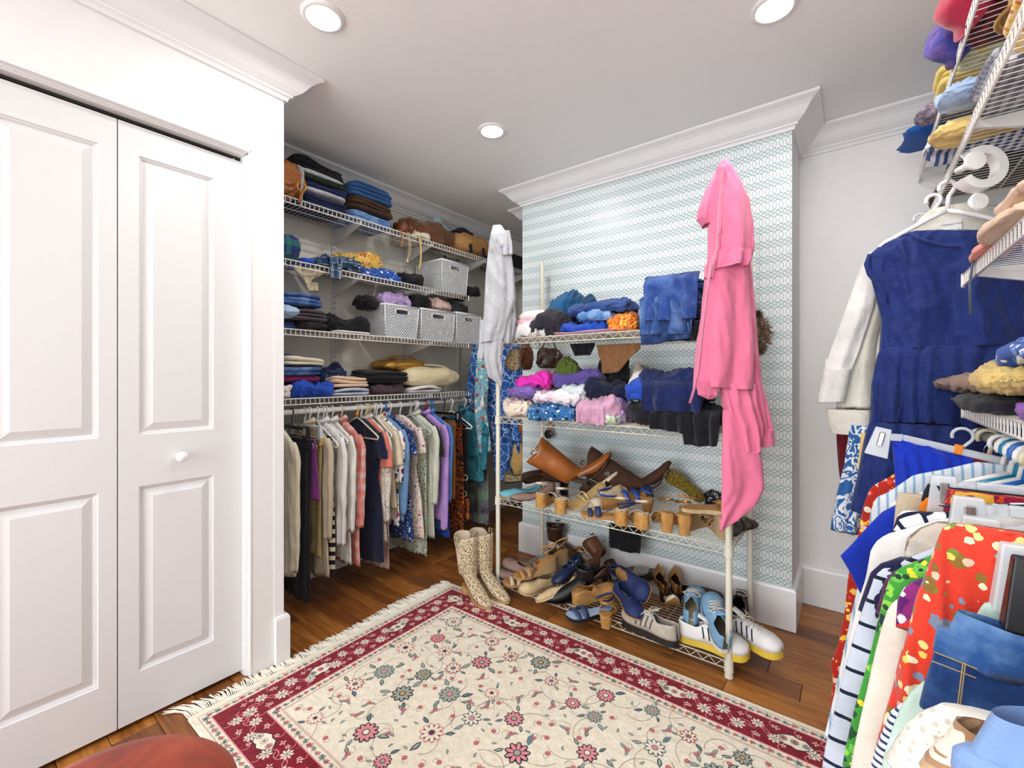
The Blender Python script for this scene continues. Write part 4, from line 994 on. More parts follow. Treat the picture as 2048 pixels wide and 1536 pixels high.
# --- lattice baskets
BPL = plain('basket_white_plastic', '#eef0f2', .3)
def lattice_wall(w, h, nx, nz, hole=None):
    """diamond lattice panel in the (u, v) plane made of crossing ribs; hole = (u0,u1,v0,v1)"""
    m = MB(); th = .0022; rb = .0050; dx = w/nx; dz = h/nz
    def seg(a, b):
        L = math.hypot(b[0]-a[0], b[1]-a[1]); 
        if L < 1e-6: return
        tx, tz = (b[0]-a[0])/L*0, 0; nx_, nz_ = -(b[1]-a[1])/L*rb/2, (b[0]-a[0])/L*rb/2
        V = [(a[0]+nx_, -th/2, a[1]+nz_), (a[0]-nx_, -th/2, a[1]-nz_), (b[0]-nx_, -th/2, b[1]-nz_), (b[0]+nx_, -th/2, b[1]+nz_)]
        V += [(v[0], th/2, v[2]) for v in V]
        m.add(V, [(0, 1, 2, 3), (7, 6, 5, 4), (0, 3, 7, 4), (1, 5, 6, 2)])
    for i in range(nx):
        for j in range(nz):
            cx, cz = (i+.5)*dx, (j+.5)*dz
            if hole and hole[0]-dx*.3 < cx < hole[1]+dx*.3 and hole[2]-dz*.3 < cz < hole[3]+dz*.3: continue
            a, b, c, d = (i*dx, cz), (cx, j*dz), ((i+1)*dx, cz), (cx, (j+1)*dz)
            for p, q in ((a, b), (b, c), (c, d), (d, a)): seg(p, q)
    return m
def basket(label, xf, y0, y1, zb, h, dep, mat_in, inlabel=None, group='white lattice baskets on the left shelves'):
    t = thing('lattice_basket', label, 'basket', (xf-dep/2, (y0+y1)/2, zb), group=group); w = y1-y0; tp = .012
    for k, (ln, rz, off) in enumerate([(w, PI/2, (dep/2, 0)), (w, PI/2, (-dep/2, 0)), (dep, 0, (0, -w/2)), (dep, 0, (0, w/2))]):
        hole = (ln*.34, ln*.66, h*.70, h*.84) if k < 2 else None
        m = lattice_wall(ln, h-.012, max(6, int(ln/.0195)), int(h/.0205), hole)
        V = np.array(m.V); u = V[:, 0]-ln/2; f = 1-tp*2/ln*(1-V[:, 2]/h)*1.0
        V[:, 0] = u*f; V[:, 1] += 0; lean = tp*(1-V[:, 2]/h)
        out = np.array(off); sgn = np.sign(out[0]+out[1])
        c, s_ = math.cos(rz), math.sin(rz); X = V[:, 0]*c-V[:, 1]*s_; Y = V[:, 0]*s_+V[:, 1]*c
        if rz: X = X+off[0]-sgn*lean
        else: Y = Y+off[1]-sgn*lean
        m.V = [tuple(q) for q in np.stack([X, Y, V[:, 2]+.002], 1)]
        m.build('basket_wall', BPL, parent=t)
        if hole:
            g = MB(); zc = h*.77; P = []
            for a in np.linspace(0, 2*PI, 25)[:-1]: P.append((off[0]-sgn*tp*.2, (ln*.19)*superell(math.cos(a), .4), zc+.017*superell(math.sin(a), .5)))
            g.tube(P, .0035, 6, closed=True); g.build('handle_rim', BPL, parent=t, smooth=True)
    m = MB(); P = [(dep/2*a, w/2*b, h-.008) for a, b in ((1, 1), (-1, 1), (-1, -1), (1, -1))]
    m.tube(P, .006, 8, closed=True); 
    for a, b in ((1, 1), (-1, 1), (-1, -1), (1, -1)): m.tube([(a*(dep/2-tp), b*(w/2-tp), .002), (a*dep/2, b*w/2, h-.008)], .0035, 6)
    m.build('rim', BPL, parent=t, smooth=True)
    m = MB(); m.bbox((-dep/2+tp, -w/2+tp, 0), (dep/2-tp, w/2-tp, .004), .001); m.build('basket_floor', BPL, parent=t)
    i = blob(w*.74, dep*.66, h*.66, nxt(), .4, 50, 24, .35, .5); i.xform(rot=(0, 0, PI/2))
    o = i.build('folded_garment', mat_in, smooth=True); o.location = (xf-dep/2, (y0+y1)/2, zb+.008)
    tag(o, inlabel, 'clothing'); return t
def bk(px0, px1, pyt, sh, label, mi, il, dep=.27):
    y0 = at_x(px0, 700, XFL)[1]; y1 = at_x(px1, 700, XFL)[1]; zt = at_x(px0, pyt, XFL)[2]; zb = LSZ[sh]+.003
    basket(label, XFL-.002, y0, y1, zb, zt-zb, dep, mi, il)
bk(884, 937, 515, 1, 'white lattice basket standing alone on the second left shelf', F('teal_mix', '#5f8c98', 'floral', ['#e8e4dc', '#7fa9b5', '#d9c9c0'], 18), 'pale folded clothes seen through the lattice basket on the second left shelf')
bk(770, 838, 604, 2, 'largest white lattice basket, leftmost of the row on the third left shelf', F('aqua_mix', '#6f9cb0', 'floral', ['#dfe6e8', '#a9bccf', '#e8dcd4'], 14), 'pale blue and white clothes inside the leftmost basket of the row')
bk(843, 910, 614, 2, 'middle white lattice basket of the row on the third left shelf', F('grey_mix', '#73737c', 'floral', ['#8e8f98', '#e4dfdc', '#d5b9b4'], 14), 'grey and blush clothes inside the middle basket of the row')
bk(914, 962, 622, 2, 'last white lattice basket of the row, beside the hanging grey shirt', F('mix3', '#6d6a66', 'floral', ['#6e7480', '#e4dfdc', '#a9a08c'], 14), 'muted clothes inside the basket beside the hanging grey shirt')
def onbasket(px0, px1, pyt, pyb, label, mat, **k):
    xp = XFL-.06; y0 = at_x(px0, 700, xp)[1]; y1 = at_x(px1, 700, xp)[1]; pm = (px0+px1)/2; zb = at_x(pm, pyb, xp)[2]; zt = at_x(pm, pyt, xp)[2]
    return shelf_item((xp-.06, (y0+y1)/2, zb), y1-y0, k.get('dep', .18), zt-zb, label, mat, 'blob', 1, k.get('name', 'crumpled_garment'), k.get('cat', 'clothing'), 1, 1, PI/2)
onbasket(726, 762, 592, 618, 'black cloth on the left rear of the biggest lattice basket', BLK)
onbasket(760, 826, 588, 618, 'lavender top heaped on the biggest lattice basket', LAV, name='crumpled_blouse', cat='top')
onbasket(822, 862, 590, 622, 'black garments heaped between the two larger baskets', BLK)
onbasket(868, 905, 598, 622, 'blush pink shoe-like bundle on the middle lattice basket', F('blush', '#dcbcae'), name='crumpled_blouse', cat='top')
onbasket(900, 945, 604, 632, 'charcoal garments heaped on the last lattice basket', CHAR)
# ------------------------------------------------------------------ rack, top shelf
s = 3
K = Kitem
K(s, 1100, 1280, 660, 'pale pink and cream garments lying flat along the rack top shelf', PNK, 'fold', n=2, cr=.5, name='folded_garment')
K(s, 1022, 1100, 643, 'white knit heap at the left front of the rack top shelf', WHT, name='crumpled_sweater', cat='sweater', dep=.3)
K(s, 1024, 1076, 632, 'pink rolled tee squeezed in the white heap, rack top shelf', PNK, pyb=652, yo=.02, dep=.2, name='crumpled_shirt', cat='shirt')
K(s, 1032, 1094, 615, 'white rolled towel-like garment topping the white heap, rack top shelf', F('white_roll', '#efe6e4'), 'roll', pyb=645, yo=.03, name='rolled_garment', dep=.2)
K(s, 1062, 1138, 624, 'charcoal grey garment lying beside the white heap, rack top shelf', CHAR, dep=.22, yo=-.01)
K(s, 1063, 1130, 578, 'teal denim bundle at the back left of the rack top shelf', TEAL, pyb=640, yo=.12, dep=.22, name='denim_bundle')
K(s, 1112, 1160, 588, 'dark teal bundle behind the slate blue heap, rack top shelf', F('teal_dark', '#1c4468'), pyb=640, yo=.17, dep=.2)
K(s, 1106, 1216, 634, 'royal blue crumpled shirt on the rack top shelf front', ROYAL, dep=.3, name='crumpled_shirt', cat='shirt')
K(s, 1142, 1228, 616, 'tie-dyed blue denim piece between the blue heaps, rack top shelf', DENL, pyb=642, dep=.24)
K(s, 1120, 1252, 592, 'slate blue crumpled trousers on top of the heap, rack top shelf', SLB, pyb=626, dep=.3, yo=.03, name='crumpled_trousers', cat='trousers')
K(s, 1236, 1282, 612, 'white lace top tucked behind the orange scarf, rack top shelf', LACE, dep=.2, yo=.12, name='lace_blouse', cat='top')
K(s, 1208, 1276, 624, 'orange patterned scarf bunched on the rack top shelf', ORS, dep=.18, name='crumpled_scarf', cat='scarf')
# the stack of folded denim hanging over the edge
for k, (a, b, t0, bb, dr, mt, lb, yo, dp) in enumerate([
    (1300, 1408, 640, None, 683, BLK, 'black folded trousers at the right of the denim stack, rack top shelf', .02, .34),
    (1276, 1400, 612, 642, 680, DEND, 'dark denim jeans folded low in the stack hanging over the rack edge', .0, .36),
    (1272, 1398, 580, 614, 668, DEN, 'blue jeans folded in the middle of the stack on the rack top shelf', .0, .36),
    (1276, 1405, 546, 584, 640, F('denim_indigo', '#2c4a92', 'denim', ['#5b7fc0']), 'indigo jeans folded on top of the tall denim stack on the rack', .02, .36)]):
    K(s, a, b, t0, lb, mt, 'fold', n=2, pyb=bb, dep=dp, yo=yo, name=FJ if k else 'folded_trousers', cat='jeans' if k else 'trousers', drape=[(a+1+k*3, b-10, dr)], soft=1.6, off=k*.014)
# ------------------------------------------------------------------ rack, third tier
s = 2
K(s, 1064, 1128, 730, 'olive green bundle at the back left of the rack third shelf', OLV, dep=.2, yo=.14, name='crumpled_garment')
K(s, 1150, 1222, 733, 'black velvet garment behind the purple sweatshirt, rack third shelf', BLK, dep=.2, yo=.15)
K(s, 1226, 1300, 744, 'taupe lace garment at the back middle of the rack third shelf', F('taupe_lace', '#b5a598', 'dots', ['#988778'], 110, thr=.25), dep=.2, yo=.15, name='lace_blouse', cat='top')
K(s, 1238, 1292, 758, 'white cotton top before the taupe lace, rack third shelf', WHT, dep=.2, yo=.06)
K(s, 1000, 1060, 797, 'cream and pink printed garment at the left corner, rack third shelf', F('cream_pink', '#eee3cf', 'floral', ['#e6b9c6', '#f2ead8', '#cfa0b0'], 26), dep=.26, yo=-.01)
K(s, 1012, 1068, 766, 'purple lace garment rolled beneath the magenta one, rack third shelf', PURL, 'roll', pyb=798, dep=.22, yo=.01, name='lace_blouse', cat='top')
K(s, 1018, 1092, 746, 'shiny magenta top on the purple lace, rack third shelf', MAG, pyb=778, dep=.2, yo=.03, name='crumpled_blouse', cat='top')
K(s, 1050, 1156, 808, 'blue floral blouse hanging over the front of the rack third shelf', BLFL, dep=.24, yo=-.02, name='floral_blouse', cat='blouse', drape=[(1056, 1148, 842)])
K(s, 1056, 1172, 780, 'pale pink and white crumpled tops on the blue floral, rack third shelf', F('pink_white', '#e9d2dc', 'marl', ['#f3ecee'], 12), pyb=812, dep=.28, yo=0)
K(s, 1110, 1176, 768, 'pale mint and grey top on the pink crumpled tops, rack third shelf', F('ice_mint', '#cfd9dc'), pyb=792, dep=.2, yo=.03)
K(s, 1090, 1196, 739, 'dusty purple sweatshirt heaped on the rack third shelf', PUR, pyb=776, dep=.24, yo=.05, name='sweatshirt', cat='sweatshirt')
K(s, 1156, 1250, 758, 'navy jersey crumpled between purple and royal heaps, rack third shelf', NAVYD, pyb=800, dep=.3, yo=.0)
K(s, 1152, 1246, 790, 'mauve pink top spilling over the front of the rack third shelf', F('mauve_pink', '#d3a3bf'), dep=.24, yo=-.03, name='crumpled_blouse', cat='top', drape=[(1154, 1210, 852)])
K(s, 1212, 1250, 800, 'lilac satin piece beside the mauve top, rack third shelf', F('lilac', '#b99ad8', rough=.5), dep=.2, yo=-.01)
K(s, 1214, 1248, 826, 'green and white print garment at the rack third shelf edge', GRW, dep=.12, yo=-.03)
K(s, 1243, 1345, 800, 'black trousers heaped low on the rack third shelf, right of centre', BLK, dep=.34, yo=-.01, name='crumpled_trousers', cat='trousers', cr=.8)
K(s, 1296, 1446, 808, 'black trousers draping over the right front of the rack third shelf', F('black_navy', '#13161f'), dep=.36, yo=-.02, name='crumpled_trousers', cat='trousers', drape=[(1300, 1380, 862), (1366, 1440, 888)])
K(s, 1240, 1300, 760, 'royal blue knit at the left of the navy heap, rack third shelf', ROYAL, pyb=805, dep=.3, name='crumpled_sweater', cat='sweater')
K(s, 1270, 1412, 746, 'navy blue jersey heaped high and falling over the black trousers', NAVY, pyb=806, dep=.36, yo=-.02, name='crumpled_dress', cat='dress', drape=[(1284, 1405, 826)])
# things hanging below the rack top shelf
def hangdown(label, pxl, pxr, py0, py1, mat, name, cat, Y=None, tip=None, seed=1, T=.006, amp=.01):
    Y = RY0+.14 if Y is None else Y; a = at_y(pxl, py0, Y); b = at_y(pxr, py0, Y); z0 = a[2]; z1 = at_y((pxl+pxr)/2, py1, Y)[2]
    t0, t1 = tip if tip else (pxl+8, pxr-8); c = at_y(t0, py1, Y)[0]; d = at_y(t1, py1, Y)[0]; m = MB()
    cloth_tube([(z0, a[0], b[0], T), (z0*.8+z1*.2, a[0]+.005, b[0]-.005, T), ((z0+z1)/2, (a[0]+c)/2, (b[0]+d)/2, T), (z1, c, d, T)], (0, Y, 0), YA, YBv, seed, nf=6, amp=amp, nt=48, nr=24, m=m)
    return tag(m.build(name, mat, origin=((a[0]+b[0])/2, Y, z0), smooth=True), label, cat)
hangdown('brown glittery cloth hanging in a point under the rack top shelf', 1194, 1282, 690, 748, F('brown_glitter', '#8a5f3c', 'dots', ['#e8cfa0'], 240, thr=.18), 'glitter_scarf', 'scarf', tip=(1206, 1236), seed=61)
hangdown('black pocket of cloth drooping through the rack top shelf', 1140, 1190, 688, 712, BLK, 'drooping_garment', 'clothing', seed=62)
hangdown('black garment with pale seam hanging under the rack shoe shelf', 1217, 1284, 1045, 1100, BLK, 'drooping_garment', 'clothing', Y=RY1-.06, seed=63, tip=(1218, 1282))
# ------------------------------------------------------------------ shoes
SI = np.array([0, .03, .10, .22, .38, .52, .66, .80, .92, .975, 1.0])
SW = {'round': np.array([.2, .42, .62, .68, .64, .72, .92, 1, .82, .50, 0]), 'point': np.array([.2, .40, .60, .64, .60, .68, .86, .78, .42, .18, 0])}
def shoe(L=.25, W=.09, H=0.0, toe='round', sole='flat', st=.008, upper=None, um=None, sm=None, im=None, label='', name='shoe', cat='shoe', straps=(), sm2=None, laces=None, bow=None, heelstrap=None, stripes=None, hm=None, platform=0.0, ankle=None, rake=.02):
    """a shoe lying flat, toe to +x, centred; returns its root Empty"""
    t = thing(name, label, cat)
    q = np.linspace(0, 1, 30)**1.0; q = .5-.5*np.cos(PI*q)
    hw = np.interp(q, SI, SW[toe])*W/2; hw = np.maximum(hw, .002)
    x = q*L-L/2; cy = .006*np.sin(q*PI*1.3)
    lift = H*np.clip(1-q/.62, 0, 1)**.85 if H else 0*q
    lift = np.where(q < .2, np.maximum(lift, H*.72 if H else 0), lift); 
    if H: lift = H*(.5+.5*np.cos(PI*np.clip((q-.12)/.52, 0, 1)))
    tipup = .008*np.clip((q-.85)/.15, 0, 1)**2
    bed = lift+st+platform+tipup
    def ringgrid(bot, top, inset=0):
        A = []
        for i in range(len(q)):
            w = max(.001, hw[i]-inset); A.append([(x[i], cy[i]-w, bot[i]), (x[i], cy[i]+w, bot[i]), (x[i], cy[i]+w*1.0, top[i]), (x[i], cy[i]-w*1.0, top[i])])
        return np.array(A)
    if sole == 'wedge': bot = tipup*1.0+0*q; bot = np.where(q < .02, rake*.4, bot)
    else: bot = lift+tipup
    m = MB(); G = ringgrid(bot, bed); m.grid(G, closed_v=True); m.add(G[0], [(0, 1, 2, 3)]); m.add(G[-1], [(0, 1, 2, 3)]); m.build('sole', sm, parent=t, angle=50)
    if sm2:
        m = MB(); G = ringgrid(bed-.004, bed+.0015, -.0015); m.grid(G, closed_v=True); m.build('welt', sm2, parent=t, angle=50)
    m = MB(); m.grid(ringgrid(bed-.001, bed+.0025, .003), closed_v=True); m.build('insole', im or um, parent=t, angle=50)
    if H and sole in ('heel', 'block'):
        A = []
        big = sole == 'block'
        for k in range(6):
            f = k/5; z = (H+.002)*(1-f); ww = (W*.31 if big else W*.27)*(1-f*(.25 if big else .68)); ll = (.052 if big else .045)*(1-f*(.2 if big else .72))
            cx = -L/2+.030+(.004*f if big else -.004*f)
            A.append([(cx+ll/2*superell(math.cos(a), .7), ww*superell(math.sin(a), .7), z) for a in np.linspace(0, 2*PI, 17)[:-1]])
        m = MB(); m.grid(np.array(A), closed_v=True); m.add(A[-1], [tuple(range(16))]); m.build('heel', hm or sm, parent=t, angle=50)
    if upper:
        # (open_end, heel_h, side_h, vamp_h, toe_h)
        so, hh, sh, vh, th = upper; K = 7; qq = np.linspace(0, 1, 34)
        A = []; op = []
        for s in qq:
            w = max(.0015, np.interp(s, q, hw)-.0008); bz = np.interp(s, q, bed); xx = s*L-L/2; yy = np.interp(s, q, cy)
            full = np.interp(s, [0, .12, .3, so, so+.12, .86, .97, 1], [hh, hh, max(sh, hh*.9), vh, vh*.86, th*1.35, th*.8, .004])
            if s < so:
                side = np.interp(s, [0, .1, .28, so*.8, so], [hh, hh*.97, sh, sh*1.1, vh]); tm = .5-.5*min(1, (max(0, s/.06))**.5)*.62*min(1, ((so-s)/.12))**.5; op.append(s > .004)
            else: side = full; tm = .5; op.append(False)
            row = []
            for k in range(2*K):
                f = k/(K-1) if k < K else (2*K-1-k)/(K-1)
                a = f*tm*PI; sg = -1 if k < K else 1
                if s < so and s > 0.004:
                    zz = side*(f**.8); yw = w*(1.03-.10*f-.14*f*f)
                    bl = min(1, (so-s)/.12); zc = full*math.sin(f*PI/2)**.75; yc = w*math.cos(f*PI/2)**.8
                    y_ = sg*(yw*bl+yc*(1-bl)); z_ = zz*bl+zc*(1-bl)
                    if s < .09: y_ *= (1-.0*f)
                else:
                    y_ = sg*w*max(0, math.cos(f*PI/2))**.8; z_ = full*math.sin(f*PI/2)**.75
                    if s <= .004: z_ = hh*f; y_ = sg*w
                row.append((xx+(.006*f if s < .05 else 0), yy+y_, bz+z_-.001))
            A.append(row)
        m = MB(); m.grid(np.array(A), skip=lambda i, j: j == K-1 and (op[i] or op[i+1]))
        m.build('upper', um, parent=t, smooth=True, sol=.0026)
        def top_at(s, f=1.0, off=0.0, sg=1):
            w = np.interp(s, q, hw); bz = np.interp(s, q, bed); full = np.interp(s, [0, .12, .3, so, so+.12, .86, .97, 1], [hh, hh, max(sh, hh*.9), vh, vh*.86, th*1.35, th*.8, .004])
            return (s*L-L/2, np.interp(s, q, cy)+sg*(w*max(0, math.cos(f*PI/2))**.8+0), bz+full*math.sin(f*PI/2)**.75+off)
        if stripes:
            m = MB()
            for sg in (-1, 1):
                for s0 in (.34, .42, .50, .58):
                    P = [Vector(top_at(s0+.06*(1-f), f, 0, sg))+Vector((0, sg*.0022, .0015)) for f in np.linspace(.08, .6, 6)]; m.tube(P, .0028, 5)
            m.build('side_stripes', stripes, parent=t, smooth=True)
        if laces:
            m = MB(); ls = np.linspace(so+.02, so+.26, 5)
            for i, s0 in enumerate(ls):
                for sg in (-1, 1):
                    P = [Vector(top_at(s0+(.05 if sg > 0 else 0)*(1-g), 1-abs(g-.5)*.7, .0035, 1 if g > .5 else -1)) for g in np.linspace(0, 1, 7)] if sg > 0 else [Vector(top_at(s0, 1-abs(g-.5)*.7, .003, 1 if g > .5 else -1)) for g in np.linspace(0, 1, 7)]
                    m.tube(P, .0017, 5)
            c = Vector(top_at(so+.02, 1, .006))
            for sg in (-1, 1):
                m.tube([c+Vector((.01*math.sin(a*2), sg*(.02-.02*math.cos(a)), .012*math.sin(a))) for a in np.linspace(0, 2*PI, 12)], .0017, 5)
                m.tube([c, c+Vector((.02, sg*.02, -.002)), c+Vector((.035, sg*.038, -.02))], .0017, 5)
            m.build('laces', laces, parent=t, smooth=True)
            tg = MB(); A2 = []
            for s0 in np.linspace(so-.12, so+.05, 6): z_ = Vector(top_at(max(s0, so), 1, .004)); A2.append([(s0*L-L/2, -.018, z_.z+.02*(so+.05-s0)/.17), (s0*L-L/2, 0, z_.z+.004+.022*(so+.05-s0)/.17), (s0*L-L/2, .018, z_.z+.02*(so+.05-s0)/.17)])
            tg.grid(np.array(A2)); tg.build('tongue', um, parent=t, smooth=True, sol=.004)
        if bow:
            c = Vector(top_at(so+.03, 1, .004)); m = MB()
            for sg in (-1, 1): m.tube([c+Vector((.004*math.sin(a*2), sg*(.012-.012*math.cos(a)), .004*math.sin(a))) for a in np.linspace(0, 2*PI, 10)], .0025, 5)
            m.build('bow', bow, parent=t, smooth=True)
    for (s0, s1, hgt, wf) in straps:
        m = MB(); A = []
        for s in (s0, s1):
            w = np.interp(s, q, hw)*wf; bz = np.interp(s, q, bed); A.append([(s*L-L/2, np.interp(s, q, cy)-w*math.cos(a), bz-.002+hgt*math.sin(a)) for a in np.linspace(0, PI, 13)])
        m.grid(np.array(A)); m.build('strap', um, parent=t, smooth=True, sol=.0028)
    if heelstrap:
        w = W*.34; bz = np.interp(.1, q, bed); m = MB(); A = []
        for k in (0, 1):
            A.append([(-L/2+.075-.085*math.sin(a)*1.0, w*math.cos(a), bz+.035+.022*math.sin(a)+.011*k) for a in np.linspace(0, PI, 13)])
        m.grid(np.array(A)); m.build('heel_strap', um, parent=t, smooth=True, sol=.0026)
    return t
def boot(label, L=.26, shaft=.25, um=None, sm=None, lin_=None, notch=.05, r=.058, name='ankle_boot', heel=.035, lean=0.0, flare=1.15):
    t = thing(name, label, 'boot'); m = MB()
    # rings: shaft from top down, turning at the ankle into the foot
    sp = [(-.075+lean*shaft, heel+.055+shaft, r*flare, r*flare*.92, 0)]
    n_ = 9
    for k in range(1, n_): f = k/n_; sp.append((-.075+lean*shaft*(1-f), heel+.055+shaft*(1-f), r*(flare+(1-flare)*f)*(1-.1*f), r*.92*(flare+(.8-flare)*f), 0))
    sp += [(-.072, heel+.07, r*.90, .036, .15), (-.062, heel+.052, r*.98, .034, .5), (-.045, heel+.045, .052, .034, .85), (-.02, heel*.8+.038, .046, .035, 1.15), (.015, heel*.45+.031, .036, .037, 1.35), (.05, heel*.2+.026, .028, .037, 1.5), (.085, .022, .021, .032, 1.57), (.115, .018, .016, .022, 1.57), (.135, .014, .009, .011, 1.57), (.143, .012, .002, .002, 1.57)]
    A = []; NT_ = 28
    for i, (px, pz, ra, rb, an) in enumerate(sp):
        row = []
        for a in np.linspace(0, 2*PI, NT_+1)[:-1]:
            u = ra*math.cos(a); v = rb*math.sin(a); z = pz-u*math.sin(an); xx = px+u*math.cos(an)
            if i == 0: z += -notch*(max(0, 1-abs(((a+PI/2) % PI)-PI/2)*0-abs(math.sin(a/1))*0)*0)-notch*max(0, 1-abs(math.atan2(math.sin(a-PI/2), math.cos(a-PI/2)))/.55)-notch*max(0, 1-abs(math.atan2(math.sin(a+PI/2), math.cos(a+PI/2)))/.55)+.012*math.cos(a)**2
            row.append((xx, v, max(z, .006)))
        A.append(row)
    m.grid(np.array(A), closed_v=True); m.build('upper', um, parent=t, smooth=True, sol=.003)
    if lin_:
        B = [[(p[0]*1.0+(-.075+lean*shaft-p[0])*.07, p[1]*.93, p[2]-.004*(j+1)) for p in A[min(j, 1)]] for j in range(1)]
        B.append([(-.075+lean*shaft*.5+(p[0]+.075-lean*shaft)*.86, p[1]*.86, p[2]-shaft*.45) for p in A[0]])
        k = MB(); k.grid(np.array(B), closed_v=True); k.build('lining', lin_, parent=t, smooth=True)
    q = np.linspace(0, 1, 22); hw = np.interp(q, SI, SW['point'])*.088/2; hw = np.maximum(hw, .002); G = []
    Ls = .262
    for s, w in zip(q, hw):
        z = heel*(.5+.5*math.cos(PI*min(1, max(0, (s-.2)/.35)))); xx = -.12+Ls*s; G.append([(xx, -w, z), (xx, w, z), (xx, w, z+.007), (xx, -w, z+.007)])
    k = MB(); k.grid(np.array(G), closed_v=True); k.build('sole', sm, parent=t, angle=50)
    k = MB(); H_ = []
    for f in (0, .5, 1): H_.append([(-.088+(.033-.005*f)*superell(math.cos(a), .6), (.029-.004*f)*superell(math.sin(a), .6), (heel+.003)*(1-f)+.0005) for a in np.linspace(0, 2*PI, 17)[:-1]])
    k.grid(np.array(H_), closed_v=True); k.add(H_[-1], [tuple(range(16))]); k.build('heel', sm, parent=t, angle=50)
    for sg in (-1, 1):
        k = MB(); top = A[0][NT_//4 if sg > 0 else 3*NT_//4]; k.tube([(top[0]-.012, top[1]*1.01, top[2]+.02), (top[0]-.01, top[1]*1.06, top[2]+notch+.012), (top[0]+.01, top[1]*1.06, top[2]+notch+.012), (top[0]+.012, top[1]*1.01, top[2]+.02)], .004, 5); k.build('pull_tab', um, parent=t, smooth=True)
    return t
def place(t, px, py, z, yaw, roll=0, pitch=0, sc=1.0):
    """yaw: toe direction in the plan; roll about its long axis; pitch: toe up"""
    p = at_z(px, py, z); R = Matrix.Rotation(math.radians(yaw), 3, 'Z') @ Matrix.Rotation(math.radians(-pitch), 3, 'Y') @ Matrix.Rotation(math.radians(roll), 3, 'X')
    t.rotation_euler = R.to_euler(); t.scale = (sc,)*3
    # p is taken as the middle of the shoe, 3 cm above its sole
    c = R @ Vector((0, 0, .03)); t.location = Vector(p)-c; return t
CORK = plain('cork', '#c08f4d', .8, var=.3, bump=.3, bs=260); ROPE = fab('jute_rope', '#d2b48a', 'stripe', ['#a8875a'], 160, axis=2, frac=.6, weave=2)
RUB = plain('rubber_white', '#e6e3da', .5, var=.06); RUBY = plain('rubber_yellow', '#e0c244', .45, var=.1); RUBK = plain('rubber_black', '#1c1d20', .55); TANL = plain('tan_leather', '#b98850', .45, var=.15, bump=.1)
BEIL = plain('beige_suede', '#cdb58c', .75, var=.12, bump=.15, bs=120); MAUV = plain('mauve_suede', '#8c7268', .7, var=.15, bump=.1, bs=120); NAVL = plain('navy_suede', '#1f2f63', .7, var=.12, bump=.15, bs=120); BRL = plain('dark_brown_leather', '#3b2518', .4, var=.25, bump=.1)
BLKL = plain('black_leather', '#18181b', .4, var=.1); BLUL = plain('blue_leather', '#1f4fae', .4, var=.08); CRL = plain('cream_suede', '#dccab0', .7, var=.1); TURQ = plain('turquoise_suede', '#6fb6c6', .7, var=.1); GOLM = plain('gold_metallic_leather', '#b07a3c', .25, metal=.6, var=.15, bump=.15)
SNK = fab('python_print', '#b9a880', 'leopard', ['#6d5c3c', '#8c7d58'], 90, rough=.5); LEO = fab('spotted_calf_hair', '#e6d3b0', 'leopard', ['#3a2616', '#8a5a2c'], 170, rough=.7); SKYC = plain('sky_canvas', '#7fadd0', .8, var=.12, bump=.2, bs=200); MINT = plain('mint_insole', '#a8d4b8', .7); MESH = plain('grey_mesh', '#b9b2a4', .8, var=.12, bump=.3, bs=300); WHS = plain('white_trainer', '#e9e8e6', .55, var=.05); LAC = plain('lace_cord', '#e6e0d2', .8); OLG = fab('gold_glitter_mesh', '#6a5a1f', 'leopard', ['#b39a3c', '#3a3212'], 130, rough=.35); MDB = plain('mid_blue_suede', '#2d4f8f', .7)
WO = plain('stacked_wood', '#7a4f2b', .5, var=.2)
def sandal(lb, um, sm, im, H=.06, sole='wedge', **k): return shoe(H=H, sole=sole, um=um, sm=sm, im=im, straps=k.pop('straps', ((.62, .72, .036, 1.03), (.78, .86, .026, 1.03))), label=lb, name=k.pop('name', 'wedge_sandal'), cat='sandal', heelstrap=True, **k)
def flat(lb, um, sm, im, **k): return shoe(W=k.pop('W', .082), upper=k.pop('upper', (.66, .045, .026, .036, .022)), um=um, sm=sm, im=im, label=lb, name=k.pop('name', 'ballet_flat'), cat='shoe', **k)
def trainer(lb, um, sm, im, **k): return shoe(L=k.pop('L', .275), W=.1, st=k.pop('st', .028), upper=(.42, .062, .052, .072, .036), um=um, sm=sm, im=im, laces=LAC, label=lb, name='sneaker', cat='sneaker', toe='round', **k)
def pump(lb, um, sm, im, H=.06, **k): return shoe(W=.076, H=H, sole=k.pop('sole', 'heel'), toe='point', upper=(.68, .045, .024, .034, .020), um=um, sm=sm, im=im, label=lb, name=k.pop('name', 'pump_shoe'), cat='shoe', st=.004, **k)
AW, TO, RT_, LF = 127.5, -52.5, 37.5, 217.5
z2, z0 = RZ[1], RZ[0]
# --- shoe shelf (second tier from the floor)
place(flat('olive snakeskin flat at the left end of the rack shoe shelf, behind the turquoise slipper', SNK, BLKL, OLV, name='ballet_flat'), 1048, 951, z2+.09, 60, 10)
place(flat('turquoise suede slipper at the left front corner of the rack shoe shelf', TURQ, CORK, TURQ, name='slipper'), 1043, 981, z2+.034, 235)
place(pump('mauve suede pump pointing left beside the turquoise slipper', MAUV, BLKL, MAUV, H=.04), 1066, 987, z2+.034, 225)
place(shoe(label='upturned brown loafer showing its worn orange sole, left end of the shoe shelf', name='loafer', cat='shoe', um=BRL, sm=plain('worn_tan_sole', '#b57a48', .6, var=.3, bump=.1), im=BRL, upper=(.5, .05, .04, .045, .03), H=.018, sole='block', hm=BRL), 1088, 953, z2+.125, 40, 96, 4)
place(sandal('cork wedge sandal lying behind the front one, left part of the shoe shelf', CRL, CORK, CRL), 1097, 993, z2+.034, 100)
